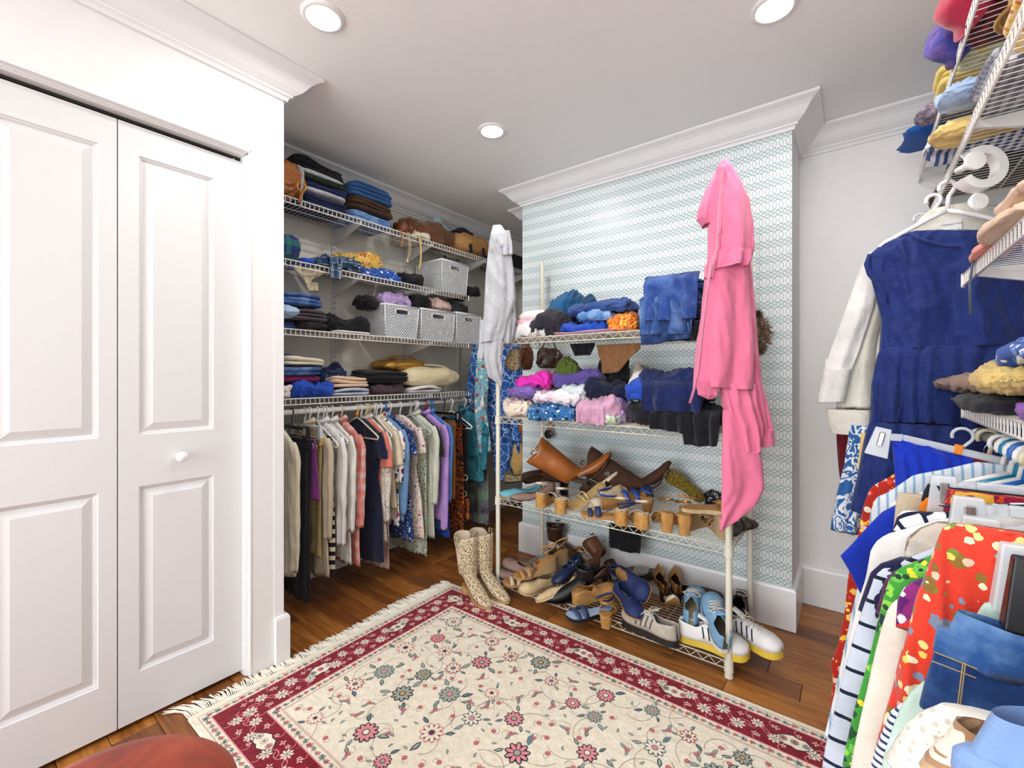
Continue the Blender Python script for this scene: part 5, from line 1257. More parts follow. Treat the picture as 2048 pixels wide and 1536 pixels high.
place(sandal('front cork wedge sandal with cream straps, heel outward, left part of the shoe shelf', CRL, CORK, CRL), 1125, 1003, z2+.034, 118)
place(pump('dark plum pump standing on its toe near the leather boot, shoe shelf', plain('plum_leather', '#3d2a33', .4), BLKL, BLKL), 1130, 965, z2+.07, 120, 0, 55)
place(pump('mauve pump with pointed toe up before the leather boot, shoe shelf', MAUV, BLKL, MAUV), 1150, 957, z2+.10, 230, 0, 50)
place(shoe(label='gold thong sandal leaning toe forward, shoe shelf centre left', name='thong_sandal', cat='sandal', um=plain('champagne_leather', '#d6c39a', .35, metal=.3), sm=BEIL, im=plain('gold_footbed', '#c9ab6e', .6), straps=((.56, .60, .04, 1), (.66, .69, .03, .9)), st=.012), 1172, 985, z2+.075, 245, 0, -28)
place(sandal('cream knotted wedge lying on its side beside the thong sandal', CRL, BEIL, CRL, straps=((.55, .78, .045, 1.05),)), 1205, 1000, z2+.05, 235, 20, -15)
place(flat('cream ruffled slide behind the cream wedge, shoe shelf centre', CRL, BEIL, CRL, bow=CRL, name='slide_sandal'), 1232, 976, z2+.09, 60, 15, 10)
place(sandal('bright blue strappy sandal leaning against the brown boot', BLUL, TANL, TANL, H=.03, name='strappy_sandal', straps=((.5, .6, .045, 1.05), (.72, .82, .034, 1.05))), 1246, 994, z2+.07, 50, 25, 12)
place(sandal('navy flat sandal with dotted edge lying at the front of the shoe shelf', plain('navy_strap', '#26365c', .5), TANL, TANL, H=.0, st=.014, sole='flat', name='strappy_sandal'), 1214, 1022, z2+.034, 210)
place(sandal('blue leather sandal standing upright on its block heel, shoe shelf', BLUL, TANL, TANL, H=.07, sole='block', name='strappy_sandal', straps=((.5, .6, .045, 1.05), (.72, .82, .034, 1.05))), 1290, 990, z2+.07, 118, 0, 22)
place(sandal('left cork wedge sandal of the pair at the front middle of the shoe shelf', CRL, CORK, CRL), 1245, 1024, z2+.034, 112)
place(sandal('right cork wedge sandal of the pair at the front middle of the shoe shelf', CRL, CORK, CRL), 1279, 1030, z2+.034, 122)
place(sandal('gold-strapped sandal on a tall round cork heel, left of its pair', GOLM, CORK, TANL, H=.08, sole='block', hm=CORK), 1327, 1036, z2+.034, 118)
place(sandal('gold-strapped sandal on a tall round cork heel, right of its pair', GOLM, CORK, TANL, H=.08, sole='block', hm=CORK), 1360, 1041, z2+.034, 118)
place(sandal('rope-soled wedge espadrille angled beside the cork heels, shoe shelf', TANL, ROPE, TANL, H=.085), 1398, 1038, z2+.034, 70)
place(sandal('rope-soled wedge espadrille facing back at the right post, shoe shelf', TANL, ROPE, TANL, H=.085), 1440, 1047, z2+.034, 118)
place(shoe(label='tan ribbed sandal resting on top of the rope wedges, shoe shelf', name='flat_sandal', cat='sandal', um=TANL, sm=BEIL, im=TANL, straps=((.6, .7, .035, 1),), st=.015), 1425, 1010, z2+.13, 30, 8)
place(shoe(label='brown strappy sandal at the far right end of the shoe shelf', name='flat_sandal', cat='sandal', um=BRL, sm=BRL, im=BRL, straps=((.4, .5, .05, 1), (.65, .75, .035, 1))), 1480, 1045, z2+.034, 80)
place(boot('tall cognac leather boot lying back against the wallpaper, shoe shelf left', um=plain('cognac_boot_leather', '#9c5a24', .3, var=.3, bump=.08), sm=BRL, shaft=.26, notch=.02, name='tall_boot', lin_=LEATHER, r=.062, flare=1.3), 1186, 945, z2+.16, 25, 0, 58)
b = boot('tall dark brown suede boot toppled over behind the sandals, shoe shelf', um=plain('chocolate_suede', '#4a2e1c', .85, var=.35, bump=.2, bs=120), sm=BRL, shaft=.30, notch=.02, name='tall_boot', lin_=BRL, r=.065, flare=1.25); place(b, 1308, 966, z2+.12, 14, 0, 64)
place(shoe(label='glittery gold clog with olive straps leaning upright, shoe shelf right', name='glitter_clog', cat='shoe', um=OLG, sm=OLG, im=OLG, upper=(.45, .02, .02, .05, .03), toe='point', W=.095, st=.012), 1366, 966, z2+.12, 215, 62, 38)
m = blob(.20, .14, .075, 411, 1.2, 70, 36); o = m.build('plastic_bag', plain('black_polythene', '#121316', .15, spec=.8), smooth=True); p = at_z(1432, 1006, z2+.06); o.location = (p[0]+.03, p[1]+.14, z2+.004); tag(o, 'crumpled shiny black plastic bag at the right back of the shoe shelf', 'bag')
# --- bottom shelf
place(flat('mauve-brown suede flat at the left corner of the rack bottom shelf', MAUV, BRL, MAUV, upper=(.55, .05, .04, .045, .03), name='loafer'), 1030, 1146, z0+.034, 200)
place(flat('mauve-brown suede flat stacked on its mate, rack bottom shelf left', MAUV, BRL, MAUV, upper=(.55, .05, .04, .045, .03), name='loafer'), 1038, 1132, z0+.095, 170, 8)
place(sandal('tan slingback with a pale rope wedge on top of the left heap, bottom shelf', TANL, ROPE, TANL, H=.06), 1070, 1136, z0+.11, 235, 0, -6)
place(sandal('tan strappy sandal standing behind the rope wedge, bottom shelf', TANL, ROPE, TANL, H=.04), 1096, 1120, z0+.12, 240, 0, -10)
place(sandal('brown flat sandal with cream strap, bottom shelf front left', CRL, TANL, TANL, H=0, st=.014, sole='flat', name='flat_sandal'), 1052, 1156, z0+.03, 225)
place(flat('tan suede moccasin at the front of the rack bottom shelf, left', BEIL, BEIL, BEIL, upper=(.5, .05, .04, .05, .036), name='loafer'), 1078, 1166, z0+.034, 255)
place(flat('beige slipper leaning with its sole outward, bottom shelf front', BEIL, BEIL, CRL, name='slipper'), 1113, 1177, z0+.05, 240, 30, -12)
place(boot('dark brown felted boot top at the back of the rack bottom shelf', um=BRL, sm=BRL, shaft=.10, notch=0, r=.05, name='ankle_boot'), 1135, 1105, z0+.04, 20)
place(flat('navy and silver strappy flat lying across the left heap, bottom shelf', plain('navy_satin', '#1b2a4c', .4), BLKL, SKY, straps=((.35, .4, .05, 1), (.5, .54, .045, 1))), 1135, 1134, z0+.13, 265, 12, -14)
place(shoe(label='gold metallic sneaker with white laces at the back, bottom shelf', name='sneaker', cat='sneaker', um=GOLM, sm=RUB, im=BEIL, upper=(.45, .05, .04, .055, .03), laces=LAC, st=.016), 1166, 1122, z0+.08, 335, 0)
place(boot('brown leather ankle boot on its side in the middle heap, bottom shelf', um=plain('chestnut', '#6b3f22', .4, var=.2), sm=BRL, shaft=.10, notch=0, r=.045), 1196, 1135, z0+.09, 250, 60)
place(boot('small black ankle boot at the front of the rack bottom shelf', um=BLKL, sm=BLKL, shaft=.07, notch=0, r=.042), 1142, 1188, z0+.034, 225)
place(pump('dark oxblood pump tucked behind the black boot, bottom shelf', plain('oxblood', '#3a1a1c', .35), BLKL, BLKL), 1172, 1160, z0+.07, 215)
place(shoe(label='tan cork-heeled mule angled before the navy flats, bottom shelf', name='wedge_mule', cat='shoe', um=TANL, sm=CORK, im=TANL, H=.06, sole='wedge', upper=(.5, .01, .02, .045, .03)), 1190, 1185, z0+.07, 60, 8, 8)
place(flat('navy wedge loafer lying on its side with tan sole up, bottom shelf centre', NAVL, TANL, TANL, upper=(.55, .05, .045, .05, .034), H=.03, sole='wedge', name='loafer', L=.265, W=.095), 1262, 1164, z0+.15, 322, 62, 0)
place(flat('navy ballet flat with a bow and mint insole, bottom shelf centre', NAVL, TANL, MINT, bow=NAVL, L=.265, W=.095, upper=(.62, .05, .034, .045, .03)), 1257, 1198, z0+.10, 318, -14, -4)
place(sandal('navy and white striped sandal at the shelf edge, bottom shelf', plain('navy_white_strap', '#2f446c', .5, var=.2), BLKL, SKY, H=0, st=.016, sole='flat', name='flat_sandal'), 1180, 1218, z0+.03, 240)
place(sandal('small tan sandal on a cork heel at the front edge, bottom shelf', TANL, CORK, TANL, H=.055, sole='block', hm=CORK), 1216, 1220, z0+.034, 110)
place(flat('black and white striped flat behind the navy loafer, bottom shelf', fab('bw_stripe_shoe', '#e6e3dc', 'stripe', ['#1c1c20'], 120, axis=0), BLKL, BLKL), 1258, 1141, z0+.08, 60)
place(flat('black and tan flat behind the middle heap, bottom shelf', BLKL, TANL, TANL), 1290, 1150, z0+.06, 80)
place(pump('bronze metallic heel, left of the shiny pair at the back, bottom shelf', GOLM, BRL, BRL, sole='block', H=.06), 1322, 1160, z0+.09, 118, 0, 20)
place(pump('bronze metallic heel, right of the shiny pair at the back, bottom shelf', GOLM, BRL, BRL, sole='block', H=.07), 1352, 1163, z0+.10, 112, 0, 20)
place(pump('pale snakeskin pump pointing up between heels and sneaker, bottom shelf', plain('pale_python', '#d6cbb0', .5, var=.2, bump=.2, bs=90), CORK, BEIL), 1340, 1200, z0+.07, 300, 0, 40)
place(flat('dark leopard flat at the back right, bottom shelf', fab('dark_leopard', '#3a2415', 'leopard', ['#120c08', '#8a5a2c'], 60), BLKL, BLKL), 1392, 1180, z0+.05, 20)
place(trainer('grey hiking shoe with blue lining along the front edge, bottom shelf', MESH, RUBK, ROYAL, stripes=plain('slate_trim', '#4d5158', .6), sm2=BRL), 1298, 1252, z0+.036, 168)
place(trainer('light blue canvas sneaker heel outward on the right heap, bottom shelf', SKYC, RUB, BEIL, L=.25, st=.024), 1388, 1213, z0+.10, 100, 0, 10)
place(trainer('light blue canvas sneaker leaning down beside the right post, bottom shelf', SKYC, RUB, plain('dark_insole', '#5c5238', .8), L=.25, st=.024), 1434, 1240, z0+.12, 118, 0, 24)
place(trainer('white sneaker with yellow sole at the front right, bottom shelf', WHS, RUBY, MESH, stripes=plain('navy_trim', '#20283c', .6)), 1425, 1282, z0+.036, 5)
place(trainer('white sneaker with yellow sole sticking out past the right end, bottom shelf', WHS, RUBY, MESH, stripes=plain('navy_trim', '#20283c', .6)), 1494, 1272, z0+.052, -12)
place(trainer('black sneaker behind the right post, bottom shelf', BLKL, RUBK, BLKL), 1480, 1215, z0+.036, 100)
# --- spotted cowboy boots on the floor
for lb, x, y, yw in (('spotted calf-hair western boot standing on the rug corner, the nearer of two', -1.60, 1.768, -15), ('spotted calf-hair western boot beside the rack post, the farther of two', -1.565, 1.862, -11)):
    b = boot(lb, um=LEO, sm=plain('boot_sole_tan', '#c79a64', .5), lin_=CRL, shaft=.215, notch=.05, r=.060, name='western_boot', lean=-.10, heel=.038)
    b.location = (x, y, .0118); b.rotation_euler = (0, 0, math.radians(yw))
# ------------------------------------------------------------------ garments on the left rod
STRB = F('black_cream_stripe', '#e8e0c8', 'stripe', ['#17171b'], 22, axis=2, frac=.5)
CORP = F('coral_plaid', '#e9e2dc', 'plaid', ['#e4604e', '#9fb0b0'], 16); YFL = F('yellow_navy_floral', '#f1efe8', 'floral', ['#e8b429', '#2b2f6b', '#b22a3c', '#f2c648', '#1f2652'], 24, thr=.38)
NWF = F('navy_white_floral', '#16306b', 'floral', ['#cfdcec', '#2f55a4', '#0f2148', '#8aa6d4'], 60); PFL = F('cream_pink_floral', '#f0e4dc', 'floral', ['#d98aa4', '#e8c84e', '#8a4a6c', '#b8c48a', '#e9a0a8'], 44)
GFL = F('green_ditsy_floral', '#dfe6cf', 'floral', ['#3c6b4a', '#6a9aa8', '#1f3a2c', '#8fae6a'], 62); SAGE = F('sage_cardigan', '#d7dbc9'); TEE = F('light_beige_tee', '#d8cbb0'); BLU = F('blush_slip', '#c9a496', rough=.6)
ANM = F('pale_lace_print', '#e6e0d4', 'swirl', ['#cfc4b2', '#b7ab98'], 12); RNG = F('black_ring_print', '#141216', 'rings', ['#e0cfae'], 17); ORB = F('orange_black_print', '#2a130a', 'swirl', ['#d8691c', '#8a3510'], 16)
TEALR = F('teal_marble', '#2c7486', 'swirl', ['#3f93a3', '#1f5566'], 7); OCH = F('ochre_trousers', '#bd7f3c'); MARB = F('blue_crackle_silk', '#123a7a', 'crackle', ['#a9c6ea', '#2a62ac'], 17, rough=.5)
AQF = F('aqua_red_floral', '#7fb9c9', 'floral', ['#c2452c', '#e8ddc8', '#a83a28', '#d9e8ea'], 22); CORAL = F('coral_shirt', '#dc7d6c'); PURS = F('purple_satin', '#8a3f8f', rough=.4); TXT = F('white_seersucker', '#e9e7e0'); CBL = F('cornflower_shirt', '#4f7fcf'); VEL2 = F('black_velvet', '#0e1024')
TIE = F('striped_tie_blue', '#3f6bb0', 'stripe', ['#c98ab0'], 30, axis=2)
def lgarment(lb, pxf, pyb, mat, typ='shirt', xf=-2.09, name='hanging_shirt', cat='shirt', hang=PLW, hk='tube', w=.40, zt=None, T=.010, extra=None, yoff=0, g=None, sl=.5, hlabel=None, amp=.009):
    p = at_x(pxf, pyb, xf); Y = p[1]+yoff; zb = max(.03, p[2]); sd = nxt(); hw = (xf-ROX); zs = ROZ-.074
    t = thing(name, lb, cat, (ROX, Y, 0)); o = (ROX, Y, 0); X = ROX
    mb = MB(); zb = min(zb, .7)
    if typ in ('shirt', 'tee', 'dress', 'cardigan'):
        top = [(zs+.012, X-.035, X+.035, .012), (zs-.012, X-.09, X+.09, .016), (zs-.05, X-.155, X+.155, .02), (zs-.09, X-.195, X+.195, .019), (zs-.13, X-.19, X+.19, .018)]
        if typ == 'dress': top += [(zs-.30, X-.16, X+.16, T), (zb+.25, X-.19, X+.20, T*1.3), (zb, X-.21, X+.22, T*1.8)]
        else: top += [(zs-.22, X-.17, X+.17, T), (zb+.12, X-.175, X+.18, T*1.2), (zb, X-.18, X+.19, T*1.3)]
        m = MB(); cloth_tube(top, (0, Y, 0), YA, YBv, sd, nf=6, amp=amp, nt=56, nr=40, m=m); m.build('body', mat, parent=t, origin=o, smooth=True)
        for s in (1, -1):
            m = MB(); L = .19 if typ in ('tee',) else (.14 if typ == 'dress' else sl); x1 = X+s*.195
            a = [(zs-.055, x1-.045, x1+.0, .012), (zs-.09, x1-.05, x1+.022, .015), (zs-.14, x1-.045, x1+.04, .016)]
            if typ in ('tee', 'dress'): a += [(zs-.06-L, x1-.04, x1+.055, .018)]
            else: a += [(zs-.06-L*.5, x1-.045, x1+.03, .018), (zs-.06-L*.93, x1-.035, x1+.018, .014), (zs-.06-L, x1-.03, x1+.016, .012)]
            cloth_tube(a, (0, Y-.004*s, 0), YA, YBv, sd+s, nf=3, amp=.007, nt=30, nr=26, m=m); m.build('sleeve', mat, parent=t, origin=o, smooth=True)
        if typ != 'dress' and typ != 'tee':
            m = MB(); A = []
            for a in np.linspace(0, 2*PI, 20)[:-1]: A.append([(X+.052*math.cos(a), Y-.024*math.sin(a), zs+.0+.014*math.cos(2*a)), (X+.044*math.cos(a), Y-.022*math.sin(a), zs+.034+.010*math.cos(2*a)), (X+.056*math.cos(a), Y-.032*math.sin(a), zs+.012+.012*math.cos(2*a))])
            m.grid(np.array(A), closed_u=True); m.build('collar', mat, parent=t, origin=o, smooth=True, sol=.002)
    elif typ in ('pants', 'panel', 'skirt'):
        g = g or {'pants': .115, 'panel': .15, 'skirt': .15}[typ]; gl = {'pants': 1.0, 'panel': 1.15, 'skirt': 1.35}[typ]
        z0 = zs-.06; m = MB(); cloth_tube([(z0+.006, X-g, X+g, .006), (z0-.04, X-g*1.02, X+g*1.02, .010), ((z0+zb)/2, X-g*(1+gl)/2, X+g*(1+gl)/2, T), (zb, X-g*gl, X+g*gl, T*1.2)], (0, Y, 0), YA, YBv, sd, nf=7, amp=amp, nt=60, nr=40, m=m); m.build('body', mat, parent=t, origin=o, smooth=True)
        if typ != 'panel': m = MB(); m.grid(np.array([[(X-g*1.01, Y+b*.013, z0+.008), (X+g*1.01, Y+b*.013, z0+.008), (X+g*1.01, Y+b*.013, z0-.03), (X-g*1.01, Y+b*.013, z0-.03)] for b in (-1, 1)]).swapaxes(0, 1), closed_u=True); m.build('waistband', mat, parent=t, origin=o, bev=.002)
    if extra: extra(t, Y, zs, zb, o)
    ang = random.uniform(-.05, .05)
    hkind = 'clip' if typ in ('pants', 'skirt') else hk
    put_hanger(hlabel or ('hanger holding the '+lb), (ROX, Y, ROZ+.0005), hkind, hang if hkind != 'clip' else (hang if hang is not PLW else CLEAR), w=.34 if hkind == 'clip' else w, r=.0045, drop=.085 if hkind == 'clip' else .066)
    return t
L = lgarment
def short(s): return s
L('cream crinkled long blouse at the far left of the left rod', 592, 1155, CRM, 'shirt', hang=PLC, sl=.6, hlabel='cream plastic hanger at the far left end of the left rod')
L('black velvet trousers hanging almost to the floor, left rod', 622, 1205, VEL2, 'pants', hang=PLK, hlabel='black clip hanger carrying the velvet trousers', xf=-2.10, g=.185)
L('purple satin blouse peeking behind the black velvet, left rod', 634, 1000, PURS, 'panel', hang=WIREM, hk='wire', hlabel='thin wire hanger with purple satin', g=.185)
L('khaki folded trousers hanging left of the white cardigan, left rod', 646, 1115, KHK, 'pants', hang=PLG, hlabel='grey clip hanger carrying khaki trousers', xf=-2.11, g=.17)
L('off-white crumpled long shirt behind the khaki trousers, left rod', 660, 1160, BEI, 'shirt', hlabel='white plastic hanger with the off-white crumpled shirt')
L('black and cream striped long knit dress, left rod', 676, 1152, STRB, 'panel', hlabel='white plastic hanger with the striped knit dress')
L('white open cardigan with long sleeves, in front of the striped dress', 688, 1078, WHT, 'cardigan', hlabel='white plastic hanger with the open cardigan', sl=.55)
L('white seersucker tunic with a rounded hem, left rod', 706, 1128, TXT, 'shirt', hlabel='frosted hanger with the seersucker tunic', hang=CLEAR)
L('coral and grey plaid flannel shirt, left rod', 724, 1135, CORP, 'shirt', hlabel='cream hanger with the coral plaid shirt', hang=PLC)
L('wide navy jersey dress with cap sleeves, left rod', 768, 1128, NAVYD, 'dress', hlabel='white hanger with the wide navy dress', xf=-2.07, T=.02)
L('coral linen shirt just behind the navy dress, left rod', 773, 1010, CORAL, 'tee', hlabel='cream hanger with the coral linen shirt', hang=PLC)
L('pale lace-print long blouse, left rod middle', 776, 1085, ANM, 'shirt', hlabel='second cream hanger, with the pale lace-print blouse', hang=PLC)
L('blush silk slip dress with a rounded hem near the floor, left rod', 784, 1142, BLU, 'panel', hlabel='thin wire hanger with the blush slip', hang=WIREM, hk='wire')
L('light beige tee with short sleeves, left rod middle', 794, 1022, TEE, 'tee', hlabel='white hanger with the beige tee')
L('yellow, navy and red floral dress, left rod middle', 803, 1055, YFL, 'shirt', hlabel='white hanger with the yellow and navy floral dress', sl=.3)
L('faded denim blue shirt next to the yellow floral dress', 811, 1045, F('chambray', '#6f97c4'), 'shirt', hlabel='blue plastic hanger with the chambray shirt', hang=PLB)
L('navy ditsy floral dress with gathered hem, left rod', 822, 1085, NWF, 'dress', hlabel='white hanger with the navy ditsy dress')
L('cream and pink floral dress with a knotted tie, left rod', 842, 1078, PFL, 'dress', hlabel='white hanger with the pink floral dress')
L('green ditsy floral dress reaching lowest beyond the pink one, left rod', 862, 1115, GFL, 'panel', hlabel='frosted hanger with the green ditsy dress', hang=CLEAR)
L('sage cream long cardigan edge, left rod', 872, 1075, SAGE, 'cardigan', hlabel='white hanger with the sage cardigan')
L('black tee with short sleeves before the lavender blouse', 876, 950, BLK, 'tee', hlabel='white hanger with the black tee')
L('lavender blouse with elastic puff cuffs, left rod', 892, 1046, F('lavender_blouse', '#c09adf'), 'shirt', hlabel='burgundy hanger with the lavender blouse', hang=plain('hanger_burgundy', '#8a1f3c', .35), sl=.68)
L('cornflower blue long shirt behind the lavender blouse', 900, 1066, CBL, 'shirt', hlabel='teal plastic hanger with the cornflower shirt', hang=PLT)
L('royal blue dress hem below the cornflower shirt', 905, 1078, ROYAL, 'panel', hlabel='bright blue plastic hanger with the royal dress', hang=PLB)
L('orange and black patterned long scarf dress, left rod right part', 920, 1062, ORB, 'panel', hlabel='wire hanger with the orange and black dress', hang=WIREM, hk='wire', xf=-2.16)
L('ochre corduroy trousers folded over, left rod right part', 922, 1003, OCH, 'pants', hlabel='black clip hanger with the ochre trousers', hang=PLK, xf=-2.12)
L('black dress printed with cream rings and an orange hem band', 944, 1040, RNG, 'panel', hlabel='white hanger with the ring-print dress')
L('teal marbled robe sleeve, last garment on the left rod', 970, 965, TEALR, 'shirt', hlabel='white hanger with the teal robe at the end of the rod', sl=.36)
L('dusky purple scarf hanging low behind the teal robe', 968, 1048, F('dusky_purple', '#5b4a6a', 'marl', ['#8aa08c'], 8), 'panel', hlabel='wire hanger with the dusky purple scarf', hang=WIREM, hk='wire', xf=-2.17)
# orange band sewn to the ring dress is a part of that dress
rd = [o for o in bpy.data.objects if o.get('label', '').startswith('black dress printed')][0]
m = MB(); zb_ = at_x(944, 1040, -2.09)[2]; cloth_tube([(zb_+.14, ROX-.176, ROX+.178, .017), (zb_-.004, ROX-.181, ROX+.183, .020)], (0, rd.location.y, 0), YA, YBv, 777, nf=7, amp=.012, nt=50, nr=8, m=m); m.build('hem_band', F('orange_band', '#c2601c', 'marl', ['#5a240c'], 30), parent=rd, origin=tuple(rd.location), smooth=True)
# empty hangers on the same rod
for i, (px, mt, lb, k) in enumerate([(585, PLG, 'dark wire hanger dangling at the left of the left rod', 'wire'), (652, PLW, 'empty white hanger beside the striped dress', 'tube'), (664, PLW, 'empty white hanger squeezed next to the cardigan', 'tube'), (714, PLC, 'empty cream hanger jutting out before the plaid shirt', 'tube'), (738, PLC, 'empty tan hanger behind the navy dress', 'tube'), (748, PLW, 'empty white hanger before the lace-print blouse', 'tube'), (833, PLW, 'empty white hanger between the two floral dresses', 'tube'), (858, PLG, 'empty grey hanger next to the green ditsy dress', 'tube')]):
    y = at_x(px, 820, ROX)[1]
    put_hanger(lb, (ROX, y, ROZ+.0005), k, mt, yaw=random.uniform(-.12, .12), w=.40, tagc=plain('marker_orange', '#f08a1e', .5) if px == 714 else None)
# ------------------------------------------------------------------ silk dresses in the gap at the far end of the alcove
rod('short white rod across the far alcove holding the blue silk dresses', -2.16, 2.50, 2.785, 1.50, .010, plain('rod_white', '#e9e9e6', .3), [])
def fg(lb, d, rows, mat, name, cat, seed, part=None, **k):
    c = at_fwd((rows[0][1]+rows[0][2])/2, rows[0][0], d); mb = fgarment(d, rows, seed, **k)
    if part is not None: return mb.build(name, mat, parent=part[0], origin=part[1], smooth=True)
    return tag(mb.build(name, mat, origin=tuple(c), smooth=True), lb, cat)
fg('navy crackle-print silk dress hanging behind the grey shirt, left half', 3.42, [(690, 946, 985), (720, 940, 990), (790, 930, 992, .03), (850, 950, 1000), (880, 965, 1005)], MARB, 'silk_dress', 'dress', 71, nf=5, amp=.02)
fg('royal crackle-print silk dress behind the rack post, reaching lower', 3.30, [(688, 985, 1040), (760, 975, 1046), (840, 972, 1045, .03), (900, 985, 1042), (960, 992, 1012)], MARB, 'silk_dress', 'dress', 72, nf=5, amp=.025)
fg('aqua and red floral dress between the blue silk dresses', 3.2, [(700, 955, 985), (760, 950, 978), (820, 948, 974), (905, 958, 984)], AQF, 'floral_dress', 'dress', 73, nf=3, amp=.012)
for y_, lb in ((2.56, 'hanger of the blue crackle silk dress nearest the rack post'), (2.63, 'hanger of the aqua and red floral dress in the far alcove'), (2.71, 'hanger of the farther blue crackle silk dress')):
    put_hanger(lb, (-2.16, y_, 1.5005), 'tube', PLW, w=.24, rise=.04, drop=.06)
t = thing('tassel', 'small white tassel hanging against the aqua floral dress', 'tassel', tuple(at_fwd(965, 800, 3.14)))
m = MB(); m.lathe([(.002, .03), (.010, .025), (.008, .012), (.016, -.03), (.014, -.05), (.001, -.052)], 12); m.build('thread_bundle', WHT, parent=t, smooth=True)
m = MB(); m.tube([(0, 0, .03), (.002, 0, .06), (0, 0, .10)], .0015, 5); m.build('cord', WHT, parent=t)
# far alcove contents: bags and hats in the dark corner
p = at_fwd(1030, 770, 3.0)
def hangbag(lb, px0, px1, py0, py1, d, mat, seed, name='leather_bag', cat='bag', depth=.07, strap=True):
    a = at_fwd(px0, py1, d); b = at_fwd(px1, py0, d); w = (px1-px0)/FPX*d; h = b[2]-a[2]; c = at_fwd((px0+px1)/2, py1, d)
    t = thing(name, lb, cat, tuple(c), (0, 0, YAW)); m = blob(w, depth, h, seed, .6, 50, 28, .6, .7); m.build('body', mat, parent=t, smooth=True)
    if strap: m = MB(); m.tube([(-w*.3, 0, h*.8), (-w*.15, 0, h*1.2), (w*.15, 0, h*1.2), (w*.3, 0, h*.8)], .004, 6); m.build('strap', mat, parent=t, smooth=True)
    return t
hangbag('snakeskin clutch bag hanging behind the left rack post', 1012, 1042, 692, 742, 2.55, SNK, 501, strap=False)
hangbag('chestnut leather bag with a tan strap behind the left end of the rack', 1040, 1066, 688, 740, 2.75, SUEDE, 502)
hangbag('dark brown leather briefcase standing at the back of the rack third shelf', 1072, 1124, 692, 738, 2.72, BRL, 503, name='briefcase', depth=.05)
hangbag('woven straw bag hanging low in the dark alcove beyond the rack', 1026, 1046, 880, 950, 3.3, STRW, 504, name='straw_bag')
hangbag('rust leather pouch hanging in the alcove behind the rack', 1038, 1058, 846, 872, 3.1, LEATHER, 505, name='leather_pouch', cat='pouch')
m = MB(); m.lathe([(.026, -.004), (.028, 0), (.028, .012), (.020, .016), (.018, .012), (.014, .012), (.001, .013)], 28); m.xform(rot=(PI/2, 0, 0)); o = m.build('round_buckle', plain('dark_horn', '#2a2420', .3), smooth=False)
p = at_y(1098, 868, RY1+.04); o.location = p; tag(o, 'dark round horn buckle dangling behind the rack third shelf', 'buckle')
m = MB(); m.bbox((-.012, -.003, 0), (.012, .003, .05), .001); b = m.build('strap', TANL, parent=o); b.location = (0, 0, .024)
# ------------------------------------------------------------------ grey shirt draped on the rack's left front post
t = thing('grey_shirt', 'pale grey shirt with blue blossoms draped over the top of the left rack post', 'shirt', (RX0, RY0, 1.93)); o_ = (RX0, RY0, 1.93)
GSH = F('grey_blossom', '#bfc2c6', 'floral', ['#bfc2c6', '#b9bcc2', '#c3c5c9', '#5f7fb8', '#bfc2c6'], 16, thr=.16)
gd = 2.40
fg('', gd, [(452, 986, 1004, .02), (470, 981, 1016, .045), (500, 977, 1022, .05), (545, 972, 1028, .05), (600, 968, 1031, .05), (640, 966, 1016, .045), (686, 962, 1006, .04)], GSH, 'upper_body', '', 81, part=(t, o_), nf=3, amp=.022, nr=80, nt=90, wr=1.4)
fg('', gd+.03, [(560, 990, 1014, .02), (610, 996, 1030, .03), (640, 1000, 1033, .03), (690, 1002, 1022, .02)], GSH, 'sleeve', '', 82, part=(t, o_), nf=4, amp=.02)
fg('', gd+.02, [(640, 962, 985, .02), (680, 958, 985, .03), (716, 954, 975, .02)], GSH, 'sleeve', '', 83, part=(t, o_), nf=4, amp=.015)
fg('', gd-.01, [(684, 965, 1008, .03), (720, 968, 1004, .03), (755, 978, 1005, .02), (774, 1000, 1004, .01)], GSH, 'shirt_tail', '', 84, part=(t, o_), nf=4, amp=.02)
fg('', gd-.045, [(462, 1008, 1020, .01), (490, 1010, 1025, .012), (512, 1006, 1026, .01)], GSH, 'collar', '', 85, part=(t, o_), nf=2, amp=.006)
# ------------------------------------------------------------------ pink robe on the right front post
n = newmat('pink_waffle'); co = n.coord(); x = n.sep(co)
g = n.math('MULTIPLY', n.math('SINE', n.math('MULTIPLY', n.math('ADD', x[0], n.math('MULTIPLY', x[1], .6)), 1500)), n.math('SINE', n.math('MULTIPLY', x[2], 1500)))
n.put(n.b.inputs['Base Color'], n.mix(n.step(g, -.6, .8), '#e8608e', '#f593b4')); n.b.inputs['Roughness'].default_value = .85; n.b.inputs['Sheen Weight'].default_value = .3; n.bump(g, .3, .0012); PINKW = n.m
PINKP = F('pink_inside', '#f08fb0')
rb = thing('pink_robe', 'pink waffle-weave robe hung over the top of the right rack post', 'robe', (RX1, RY0, 1.96)); o_ = (RX1, RY0, 1.96)
rd_ = 1.70
def pk(name, d, rows, mat=PINKW, seed=1, **k): return fg('', d, rows, mat, name, '', seed, part=(rb, o_), **k)
pk('upper_back', rd_, [(322, 1441, 1453, .02), (335, 1436, 1460, .03), (360, 1430, 1477, .04), (400, 1424, 1496, .05), (450, 1420, 1503, .055), (500, 1420, 1504, .055), (530, 1416, 1497, .05)], seed=91, nf=3, amp=.016, nr=70, nt=90, wr=1.0)
pk('side_fold', rd_+.02, [(338, 1434, 1448, .015), (380, 1412, 1440, .03), (420, 1398, 1434, .04), (440, 1396, 1430, .04), (455, 1408, 1428, .03)], seed=92, nf=3, amp=.01)
pk('inner_placket', rd_-.045, [(330, 1442, 1450, .008), (400, 1436, 1446, .008), (500, 1430, 1440, .008), (560, 1408, 1424, .008)], PINKP, seed=93, nf=2, amp=.006)
